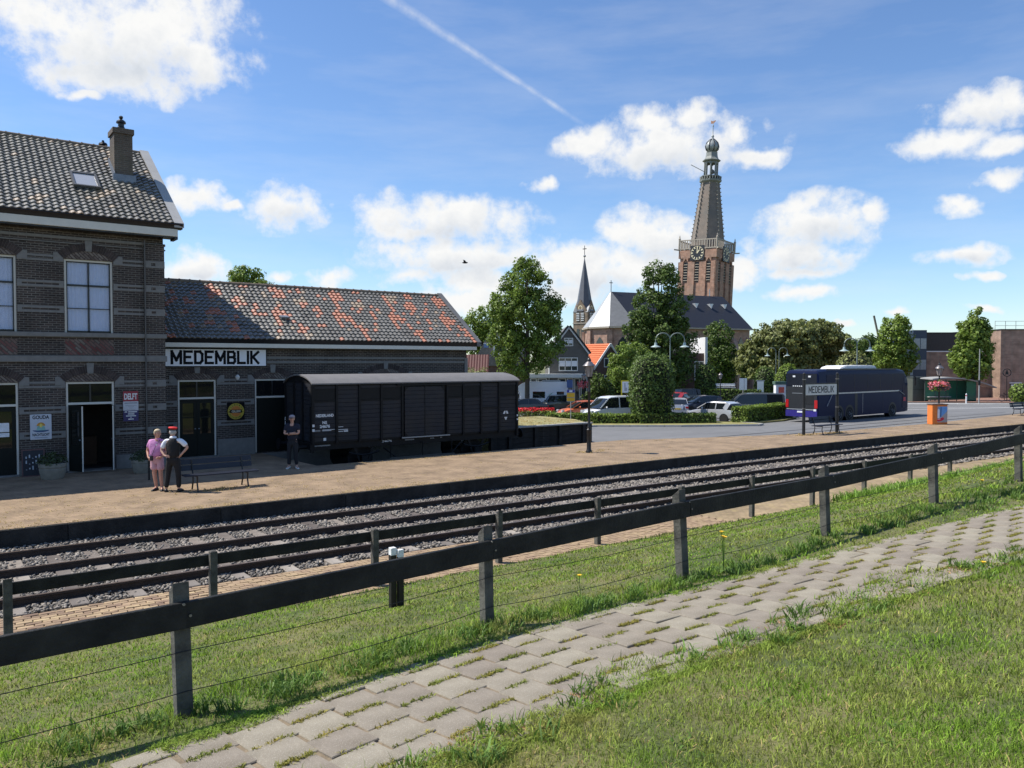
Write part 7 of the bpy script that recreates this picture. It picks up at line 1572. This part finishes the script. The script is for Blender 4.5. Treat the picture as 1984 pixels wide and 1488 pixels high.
q = MB(); q.loft(rr); q.build('roof', m_verge, sh); MB().box(-2.4, .4, .45, .2, .8, .52).build('bench', M('shelter bench', (.45, .46, .44), .5), sh)
for xx in (-2.2, 0): MB().box(xx - .03, .5, 0, xx + .03, .6, .45).build('bench_leg', m_sf, sh)
x, y = at(1779, 90); t = thing('green_cabin', 'plain dark green cabin left of the bus shelter', 'cabin', (x, y, gz(x, y)), RC + R(6)); MB().box(-.95, -.5, 0, .95, 1.2, 2.75).build('body', M('cabin green', (.075, .088, .075), .7, var=.12, sc=3), t, bevel=.03); MB().box(-.96, -.52, 1.42, .96, -.501, 1.46).build('joint', m_dark, t); MB().box(-1.0, -.55, 2.751, 1.0, 1.25, 2.85).build('roof', m_sf, t)
x, y = at(1951, 86); t = thing('round_sign', 'round iron sign ring with a small emblem on a thin pole', 'sign', (x, y, gz(x, y) + .06), RC); MB().cyl((0, 0, 0), (0, 0, 2.72), .035, n=8).build('pole', m_dark, t); MB().tube([(.44 * math.sin(a), 0, 3.12 + .40 * math.cos(a)) for a in np.linspace(0, 2 * math.pi, 25)], .045, 6).build('ring', m_dark, t); MB().prism([(-.24, 2.92), (.24, 2.92), (.10, 3.08), (.16, 3.10), (.05, 3.26), (.08, 3.28), (0, 3.44), (-.08, 3.28), (-.05, 3.26), (-.16, 3.10), (-.10, 3.08)], -.02, .02, 'y').build('emblem', m_dark, t)
x, y = at(1897.5, 81); t = thing('light_mast', 'slim grey mast in front of the bus shelter', 'mast', (x, y, gz(x, y) + .06), RC); MB().cyl((0, 0, 0), (0, 0, 5.6), .07, .04, 8).build('pole', m_verge, t); MB().box(-.09, -.09, 1.9, .09, .09, 2.4).build('box', m_dark, t)
x, y = at(1873, 82); t = thing('bollard', 'short white bollard before the green glass shelter', 'bollard', (x, y, gz(x, y) + .06), RC); MB().lathe(0, 0, [(.07, 0), (.07, .95), (.05, 1.02), (0, 1.04)], 10).build('post', m_wht, t); MB().cyl((0, 0, .75), (0, 0, .85), .073, n=10).build('band', m_tl, t)
def bicycle(px, d, label, rz):
    x, y = at(px, d); t = thing('bicycle', label, 'bicycle', (x, y, gz(x, y) + .06), rz, 'parked bicycles')
    for xx in (-.52, .52):
        MB().tube([(xx + .33 * math.cos(a), 0, .34 + .33 * math.sin(a)) for a in np.linspace(0, 2 * math.pi, 25)], .02, 6).build('wheel', m_tyre, t)
        q = MB()
        for k in range(8): q.cyl((xx, 0, .34), (xx + .32 * math.cos(k * .785), 0, .34 + .32 * math.sin(k * .785)), .003, n=3)
        q.build('spokes', m_rim, t, kind='stuff')
    MB().tube([(-.52, 0, .34), (-.12, 0, .30), (-.22, 0, .85), (-.52, 0, .34)], .018, 6).build('rear_frame', m_dark, t); MB().tube([(-.12, 0, .30), (.38, 0, .85), (-.2, 0, .75)], .018, 6).build('main_frame', m_dark, t); MB().tube([(.52, 0, .34), (.38, 0, .88), (.36, 0, 1.0)], .018, 6).build('fork', m_dark, t); MB().tube([(.25, -.28, 1.02), (.36, 0, 1.03), (.25, .28, 1.02)], .015, 6).build('handlebar', m_dark, t); MB().sph((-.25, 0, .92), .14, .08, .05, 8, 5).build('saddle', m_dark, t); MB().box(-.85, -.08, .72, -.35, .08, .75).build('carrier', m_dark, t)
bicycle(1950, 85, 'dark bicycle parked against the rounded brick wall', RC + R(8)); bicycle(1962, 87, 'second bicycle beside the round sign', RC - R(12)); bicycle(1124, 82, 'bicycle parked in front of the grey house', RC + R(70))
bush('green shrub at the right edge of the road', 1980, 80, 1.1, 2.0, .2, m_lf3, 1200, squareness=2.2)
# windmill far away: only one sail clears the trees
x, y = at(1694, 220); wm = thing('windmill', 'far windmill whose single sail shows above the trees', 'windmill', (x, y, -2.1), RC); MB().lathe(0, 0, [(4.2, 0), (3.2, 6), (2.4, 10.0)], 8).build('body', M('mill thatch', (.10, .085, .06), .9), wm); MB().lathe(0, 0, [(2.5, 10.0), (2.2, 11.2), (.4, 12.2)], 10).build('cap', m_dark, wm)
for k in range(4):
    a = R(-13 + 90 * k); MB().bar((0, -3, 10.8), (7.6 * math.sin(a), -3, 10.8 + 7.6 * math.cos(a)), .35, .5, (0, 1, 0)).build('sail', M('mill sail', (.13, .12, .10), .8), wm)
# a gull-sized bird over the wing
t = thing('bird', 'dark bird flying left of the tall street tree', 'bird', (21.96, 33.51, 8.45), RC); MB().sph((0, 0, 0), .15, .05, .045, 10, 6).build('body', m_dark, t); MB().add([(-.05, 0, .02), (.07, 0, .02), (.0, .05, .13), (-.12, .05, .16), (-.06, .02, .08)], [(0, 1, 2, 3, 4)]).build('wing', m_dark, t); MB().add([(-.05, 0, .02), (.07, 0, .02), (.02, -.15, .05), (-.08, -.2, .06)], [(0, 1, 2, 3)]).build('wing', m_dark, t); MB().add([(-.13, -.01, 0), (-.13, .01, 0), (-.24, .03, -.01), (-.24, -.03, -.01)], [(0, 1, 2, 3)]).build('tail', m_dark, t)
# ------------------------------------------------------------------ people on the platform
def skin(name, nodes, edges, mat, par, root='pelvis', sub=2):
    ks = list(nodes); ob_me = bpy.data.meshes.new(name); ob_me.from_pydata([nodes[k][0] for k in ks], [(ks.index(a), ks.index(b)) for a, b in edges], [])
    ob = bpy.data.objects.new(name, ob_me); C.objects.link(ob); ob.modifiers.new('Skin', 'SKIN'); ob.modifiers['Skin'].use_smooth_shade = True
    for i, k in enumerate(ks):
        r = nodes[k][1]; r = (r, r) if not isinstance(r, tuple) else r
        sv = ob_me.skin_vertices[0].data[i]; sv.radius = r; sv.use_root = (k == root)
    sb = ob.modifiers.new('Sub', 'SUBSURF'); sb.levels = sub; sb.render_levels = sub
    dg = bpy.context.evaluated_depsgraph_get(); me = bpy.data.meshes.new_from_object(ob.evaluated_get(dg)); bpy.data.objects.remove(ob)
    me.name = name; me.materials.clear(); me.materials.append(mat); me.polygons.foreach_set('use_smooth', [True] * len(me.polygons))
    return link(name, me, par)
def chain(*k): return list(zip(k, k[1:]))
def hand_nodes(nodes, edges, w, pre, at_, fdir, side, curl):
    """palm and five bent fingers growing from wrist node w"""
    f = Vector(fdir).normalized(); s_ = Vector(side).normalized(); c = Vector(curl).normalized(); p = Vector(at_) + f * .055
    nodes[pre + 'palm'] = (tuple(p), .024); edges.append((w, pre + 'palm'))
    for k, (o, l) in enumerate(((-.024, .062), (-.008, .072), (.008, .068), (.024, .054))):
        a = p + s_ * o + f * .035; b = a + f * l * .5 + c * .012; d = b + f * l * .3 + c * .028
        for n_, q in (('a', a), ('b', b), ('c', d)): nodes[pre + str(k) + n_] = (tuple(q), .0085 if n_ != 'c' else .007)
        edges += [(pre + 'palm', pre + str(k) + 'a'), (pre + str(k) + 'a', pre + str(k) + 'b'), (pre + str(k) + 'b', pre + str(k) + 'c')]
    a = p - s_ * .034 + f * .0; b = a - s_ * .02 + f * .03
    nodes[pre + 'ta'] = (tuple(a), .010); nodes[pre + 'tb'] = (tuple(b), .008); edges += [(pre + 'palm', pre + 'ta'), (pre + 'ta', pre + 'tb')]
def person(label, loc, rz, J, skin_m, cloth, h=1.7):
    t = thing('person', label, 'person', loc, rz); n = {}; e = []
    n['pelvis'] = (J['pelvis'], (.12, .09)); n['waist'] = (J['waist'], (.11, .08)); n['chest'] = (J['chest'], (.13, .09)); n['neck'] = (J['neck'], .052); n['jaw'] = (J['jaw'], (.058, .066)); n['head'] = (J['head'], (.074, .090)); n['crown'] = (J['crown'], (.055, .065))
    e += chain('pelvis', 'waist', 'chest', 'neck', 'jaw', 'head', 'crown')
    for s_ in 'LR':
        n['sh' + s_] = (J['sh' + s_], .056); n['el' + s_] = (J['el' + s_], .040); n['wr' + s_] = (J['wr' + s_], .027); n['hp' + s_] = (J['hp' + s_], .085); n['kn' + s_] = (J['kn' + s_], .056); n['an' + s_] = (J['an' + s_], .038)
        mid = tuple((Vector(J['kn' + s_]) * .62 + Vector(J['an' + s_]) * .38)); n['cf' + s_] = (mid, .054); toe = tuple(Vector(J['toe' + s_])); n['toe' + s_] = (toe, (.034, .025))
        e += chain('chest', 'sh' + s_, 'el' + s_, 'wr' + s_) + chain('pelvis', 'hp' + s_, 'kn' + s_, 'cf' + s_, 'an' + s_, 'toe' + s_)
        hand_nodes(n, e, 'wr' + s_, 'h' + s_, J['wr' + s_], J['f' + s_], J['s' + s_], J['c' + s_])
    skin('body', n, e, skin_m, t)
    hd = Vector(J['head']); fw = Vector(J['face']).normalized(); sd = fw.cross(Vector((0, 0, 1))).normalized()
    MB().loft([[tuple(hd + fw * (.083 + d_) + sd * (w_ * q_) + Vector((0, 0, z_))) for q_ in (-1, 1)] + [tuple(hd + fw * .07 + Vector((0, 0, z_ - .01)))] for d_, w_, z_ in ((.002, .006, .015), (.014, .012, -.015), (.022, .015, -.032))]).build('nose', skin_m, t)
    for k in (-1, 1):
        MB().sph(tuple(hd + fw * .080 + sd * k * .031 + Vector((0, 0, .018))), .011, .011, .008, 8, 5).build('eye', m_dark, t); MB().sph(tuple(hd + sd * k * .080 - Vector((0, 0, .01))), .014, .018, .030, 8, 6).build('ear', skin_m, t)
    MB().obox(tuple(hd + fw * .083 - Vector((0, 0, .060))), (.045, .012, .010), Matrix.Rotation(math.atan2(fw.y, fw.x) + R(90), 3, 'Z')).build('mouth', M('lips', (.36, .13, .11), .6), t)
    cloth(t, n, J); return t
m_sk1 = M('fair sunburnt skin', (.52, .27, .19), .55, var=.08, sc=9); m_sk2 = M('fair skin', (.50, .29, .21), .55, var=.08, sc=9)
m_pink = M('pink polo cotton', (.60, .26, .50), .9, var=.08, sc=8, bump=.9, bsc=14); m_pshort = M('pale pink cotton', (.58, .33, .38), .9, var=.08, sc=8, bump=.9, bsc=14); m_vest = M('black vest cloth', (.010, .010, .012), .85, var=.2, sc=7, bump=.8, bsc=12); m_shirt = M('white shirt cotton', (.78, .80, .84), .85, var=.05, sc=8, bump=.9, bsc=13); m_navy = M('navy cotton', (.014, .016, .030), .9, var=.15, sc=8, bump=.9, bsc=14); m_trou = M('black trousers', (.010, .010, .011), .85, var=.2, sc=8); m_jean = M('dark jeans', (.012, .014, .018), .9, var=.2, sc=8)
m_hair = M('grey blond hair', (.52, .42, .28), .7, var=.25, sc=30, bump=.5, bsc=60); m_hair2 = M('grey hair', (.38, .37, .35), .8, var=.2, sc=30); m_redc = M('red cap cloth', (.62, .02, .02), .7, var=.1)
def hair_cap(t, hd, fw, rx, ry, rz, mat, name='hair', cut=-.02):
    fw = Vector(fw).normalized(); q = MB(); a0 = math.atan2(fw.y, fw.x)
    def f(p): return 1 + .05 * math.sin(p.x * 13) * math.sin(p.z * 11 + p.y * 9)
    q.sph((0, 0, 0), rx, ry, rz, 18, 12, f)
    keep = [k for k, v in enumerate(q.v)]
    vs = []
    for v in q.v:
        v = Vector(v); front = v.x
        if front > .015 and v.z < .035: v.x = .015 + (front - .015) * .15
        if v.z < cut - .045: v.z = cut - .045
        vs.append(tuple(Matrix.Rotation(a0, 3, 'Z') @ v + Vector(hd)))
    q.v = vs; return q.build(name, mat, t, smooth=True)
def shoe(t, an, toe, mat, sole=None):
    an, toe = Vector(an), Vector(toe); d = (toe - an); d.z = 0; d.normalize(); s_ = Vector((-d.y, d.x, 0)); heel = Vector((an.x, an.y, 0)) - d * .06
    rr = []
    for k, (f_, w, hh) in enumerate(((0, .030, .055), (.03, .042, .085), (.10, .042, .090), (.17, .046, .062), (.23, .042, .045), (.268, .022, .030))):
        c = heel + d * f_; rr.append([tuple(c - s_ * w), tuple(c - s_ * w * .95 + Vector((0, 0, hh * .6))), tuple(c - s_ * w * .45 + Vector((0, 0, hh))), tuple(c + s_ * w * .45 + Vector((0, 0, hh))), tuple(c + s_ * w * .95 + Vector((0, 0, hh * .6))), tuple(c + s_ * w)])
    MB().loft(rr).build('shoe', mat, t, smooth=True)
def lady(t, n, J):
    q = {'pelvis': ((0, 0, .87), (.195, .155)), 'waist': ((0, -.01, 1.02), (.195, .16)), 'chest': ((0, -.02, 1.22), (.185, .145)), 'nk': ((.01, 0, 1.375), (.062, .06))}
    e = chain('pelvis', 'waist', 'chest', 'nk')
    for s_ in 'LR':
        a = Vector(J['sh' + s_]); b = Vector(J['el' + s_]); q['sh' + s_] = (tuple(a), .068); q['sl' + s_] = (tuple(a.lerp(b, .72)), .064); e += chain('chest', 'sh' + s_, 'sl' + s_)
    skin('polo_shirt', q, e, m_pink, t, 'pelvis')
    q = {'pelvis': ((0, 0, .84), (.185, .15)), 'top': ((0, 0, .97), (.165, .13))}; e = [('pelvis', 'top')]
    for s_ in 'LR': a = Vector(J['hp' + s_]); b = Vector(J['kn' + s_]); q['a' + s_] = (tuple(a.lerp(b, .15)), .100); q['b' + s_] = (tuple(a.lerp(b, .80)), .108); e += chain('pelvis', 'a' + s_, 'b' + s_)
    skin('shorts', q, e, m_pshort, t, 'pelvis'); MB().lathe(0, 0, [(.155, .925), (.158, .955)], 18).xf(Matrix.Diagonal((1.08, .86, 1, 1))).build('belt', m_dark, t)
    hair_cap(t, Vector(J['head']) + Vector((-.012, .012, .025)), J['face'], .098, .092, .105, m_hair)
    for s_ in 'LR': shoe(t, J['an' + s_], J['toe' + s_], m_dark)
    MB().box(-.10, -.22, .82, -.02, -.18, .95).build('camera_pouch', m_dark, t, bevel=.01); MB().tube([(.10, -.03, 1.36), (.05, -.17, 1.22), (-.06, -.195, .94)], .006, 5).build('strap', m_dark, t); MB().box(.05, -.175, 1.22, .08, -.17, 1.26).build('badge', m_wht, t)
    MB().sph((.04, -.01, 1.385), .075, .075, .02, 14, 5).build('collar', m_pink, t, smooth=True)
person('woman in a pink polo shirt and pale pink shorts facing the red capped man'.replace('woman', 'person'), (4.96, 22.63, .002), RC, dict(pelvis=(0, 0, .86), waist=(0, 0, 1.0), chest=(0, -.01, 1.20), neck=(.015, -.01, 1.40), jaw=(.035, -.03, 1.455), head=(.035, -.025, 1.525), crown=(.03, -.01, 1.60), face=(.75, -.66, 0), shL=(-.175, 0, 1.31), elL=(-.255, .0, 1.06), wrL=(-.17, -.14, .90), fL=(.7, -.4, -.35), sL=(.3, .2, .9), cL=(.5, .5, 0), shR=(.175, .02, 1.31), elR=(.25, .03, 1.06), wrR=(.19, -.12, .92), fR=(-.7, -.4, -.2), sR=(.3, -.2, .9), cR=(-.5, .5, 0), hpL=(-.085, 0, .82), knL=(-.07, -.01, .45), anL=(-.03, .01, .075), toeL=(-.06, -.15, .03), hpR=(.085, 0, .82), knR=(.10, -.02, .45), anR=(.13, -.02, .075), toeR=(.19, -.17, .03)), m_sk1, lady)
def guard(t, n, J):
    q = {'pelvis': ((0, 0, .88), (.180, .14)), 'waist': ((.0, 0, 1.04), (.175, .13)), 'chest': ((0, 0, 1.26), (.185, .14)), 'nk': ((0, .0, 1.455), (.085, .075)), 'a': ((-.135, 0, 1.385), .112), 'b': ((.135, 0, 1.39), .112)}
    skin('vest', q, chain('pelvis', 'waist', 'chest', 'nk') + [('chest', 'a'), ('chest', 'b')], m_vest, t, 'pelvis')
    q = {'pelvis': ((0, 0, 1.15), (.08, .05)), 'chest': ((0, 0, 1.33), (.07, .045)), 'nk': ((0, 0, 1.46), (.058, .056))}; e = chain('pelvis', 'chest', 'nk')
    for s_ in 'LR': a = Vector(J['sh' + s_]); b = Vector(J['el' + s_]); q['sh' + s_] = (tuple(a), .074); q['m' + s_] = (tuple(a.lerp(b, .5)), .076); q['sl' + s_] = (tuple(a.lerp(b, .86)), .064); e += chain('chest', 'sh' + s_, 'm' + s_, 'sl' + s_)
    skin('shirt', q, e, m_shirt, t, 'pelvis')
    q = {'pelvis': ((0, 0, .88), (.158, .125)), 'top': ((0, 0, .98), (.15, .115))}; e = [('pelvis', 'top')]
    for s_ in 'LR': a = Vector(J['hp' + s_]); b = Vector(J['kn' + s_]); c = Vector(J['an' + s_]); q['a' + s_] = (tuple(a.lerp(b, .2)), .094); q['b' + s_] = (tuple(b), .074); q['c' + s_] = (tuple(b.lerp(c, .95)), .062); e += chain('pelvis', 'a' + s_, 'b' + s_, 'c' + s_)
    skin('trousers', q, e, m_trou, t, 'pelvis')
    for s_ in 'LR': shoe(t, J['an' + s_], J['toe' + s_], m_dark)
    MB().sph((0, .0, 1.445), .092, .085, .045, 14, 6).build('collar', m_shirt, t, smooth=True); hair_cap(t, Vector(J['head']) + Vector((0, 0, .0)), J['face'], .090, .088, .085, m_hair2); hd = Vector(J['head']); fw = Vector(J['face']).normalized()
    T = Matrix.Translation(hd + Vector((0, 0, .052))) @ Matrix.Rotation(R(5), 4, 'Y')
    MB().lathe(0, 0, [(.088, 0), (.092, .03)], 18).xf(T).build('cap_band', m_dark, t); MB().lathe(0, 0, [(.093, .031), (.112, .052), (.115, .066), (.100, .080), (.0, .084)], 18).xf(T).build('cap', m_redc, t, smooth=True); a0 = math.atan2(fw.y, fw.x)
    MB().add([tuple(T @ Vector((r_ * math.cos(a0 + a), r_ * math.sin(a0 + a), -.012 * (r_ > .1)))) for r_ in (.088, .135) for a in np.linspace(-.7, .7, 7)], [(k, k + 1, k + 8, k + 7) for k in range(6)]).build('cap_peak', m_dark, t)
person('person in black vest, white shirt and red cap seen from behind by the bench', (5.24, 22.08, .002), RC, dict(pelvis=(0, 0, .92), waist=(0, 0, 1.06), chest=(0, 0, 1.27), neck=(-.01, .01, 1.46), jaw=(-.015, .03, 1.52), head=(-.015, .02, 1.59), crown=(-.01, .01, 1.66), face=(-.55, .84, 0), shL=(-.19, .01, 1.37), elL=(-.30, -.04, 1.11), wrL=(-.18, -.13, .98), fL=(.85, -.1, -.1), sL=(0, .4, .9), cL=(0, .6, -.4), shR=(.19, 0, 1.38), elR=(.395, -.02, 1.19), wrR=(.235, -.06, 1.00), fR=(-.55, .3, -.6), sR=(.3, -.4, .6), cR=(-.5, .5, 0), hpL=(-.10, 0, .87), knL=(-.15, .02, .48), anL=(-.20, .0, .08), toeL=(-.27, .13, .03), hpR=(.09, 0, .87), knR=(.12, .02, .48), anR=(.13, .02, .08), toeR=(.16, .18, .03)), m_sk2, guard)
def dark_man(t, n, J):
    q = {'pelvis': ((0, 0, .88), (.172, .135)), 'waist': ((0, 0, 1.06), (.172, .135)), 'chest': ((0, 0, 1.32), (.180, .135)), 'nk': ((0, 0, 1.46), (.068, .064))}; e = chain('pelvis', 'waist', 'chest', 'nk')
    for s_ in 'LR': a = Vector(J['sh' + s_]); b = Vector(J['el' + s_]); q['sh' + s_] = (tuple(a), .070); q['sl' + s_] = (tuple(a.lerp(b, .70)), .066); e += chain('chest', 'sh' + s_, 'sl' + s_)
    skin('t_shirt', q, e, m_navy, t, 'pelvis')
    q = {'pelvis': ((0, 0, .90), (.155, .12)), 'top': ((0, 0, 1.08), (.13, .10))}; e = [('pelvis', 'top')]
    for s_ in 'LR': a = Vector(J['hp' + s_]); b = Vector(J['kn' + s_]); c = Vector(J['an' + s_]); q['a' + s_] = (tuple(a.lerp(b, .2)), .092); q['b' + s_] = (tuple(b), .072); q['c' + s_] = (tuple(b.lerp(c, .95)), .062); e += chain('pelvis', 'a' + s_, 'b' + s_, 'c' + s_)
    skin('jeans', q, e, m_jean, t, 'pelvis')
    for s_ in 'LR': shoe(t, J['an' + s_], J['toe' + s_], M('pale sneaker', (.55, .55, .52), .7))
    hd = Vector(J['head']); fw = Vector(J['face']).normalized(); a0 = math.atan2(fw.y, fw.x); mc = M('grey mauve cap', (.30, .26, .28), .8); hair_cap(t, hd + Vector((0, .01, .0)), J['face'], .086, .086, .075, m_hair2)
    MB().lathe(hd.x, hd.y, [(.094, hd.z + .035), (.096, hd.z + .06), (.085, hd.z + .10), (.05, hd.z + .125), (0, hd.z + .132)], 18).build('cap', mc, t, smooth=True)
    MB().add([(hd.x + r_ * math.cos(a0 + a), hd.y + r_ * math.sin(a0 + a), hd.z + .042 - .016 * (r_ > .1)) for r_ in (.090, .165) for a in np.linspace(-.62, .62, 7)], [(k, k + 1, k + 8, k + 7) for k in range(6)]).build('cap_peak', M('dark peak', (.10, .06, .07), .8), t)
    MB().cyl((-.07, -.215, 1.165), (-.045, -.215, 1.165), .033, n=10).build('watch', m_dark, t)
person('person in navy shirt and grey cap standing with folded arms before the wagon', (9.48, 24.63, .002), RC, dict(pelvis=(0, 0, .95), waist=(0, 0, 1.08), chest=(0, 0, 1.31), neck=(0, -.01, 1.49), jaw=(0, -.035, 1.545), head=(0, -.03, 1.615), crown=(0, -.015, 1.69), face=(0, -1, 0), shL=(-.195, 0, 1.40), elL=(-.225, -.10, 1.13), wrL=(.0, -.205, 1.16), fL=(.95, .1, .1), sL=(0, .2, 1), cL=(.2, .6, 0), shR=(.195, 0, 1.40), elR=(.235, -.10, 1.15), wrR=(.0, -.175, 1.13), fR=(-.95, .15, .05), sR=(0, .2, 1), cR=(-.2, .6, 0), hpL=(-.095, 0, .90), knL=(-.10, -.01, .50), anL=(-.12, .02, .085), toeL=(-.14, -.16, .03), hpR=(.095, 0, .90), knR=(.11, -.01, .50), anR=(.13, .02, .085), toeR=(.22, -.14, .03)), m_sk2, dark_man)
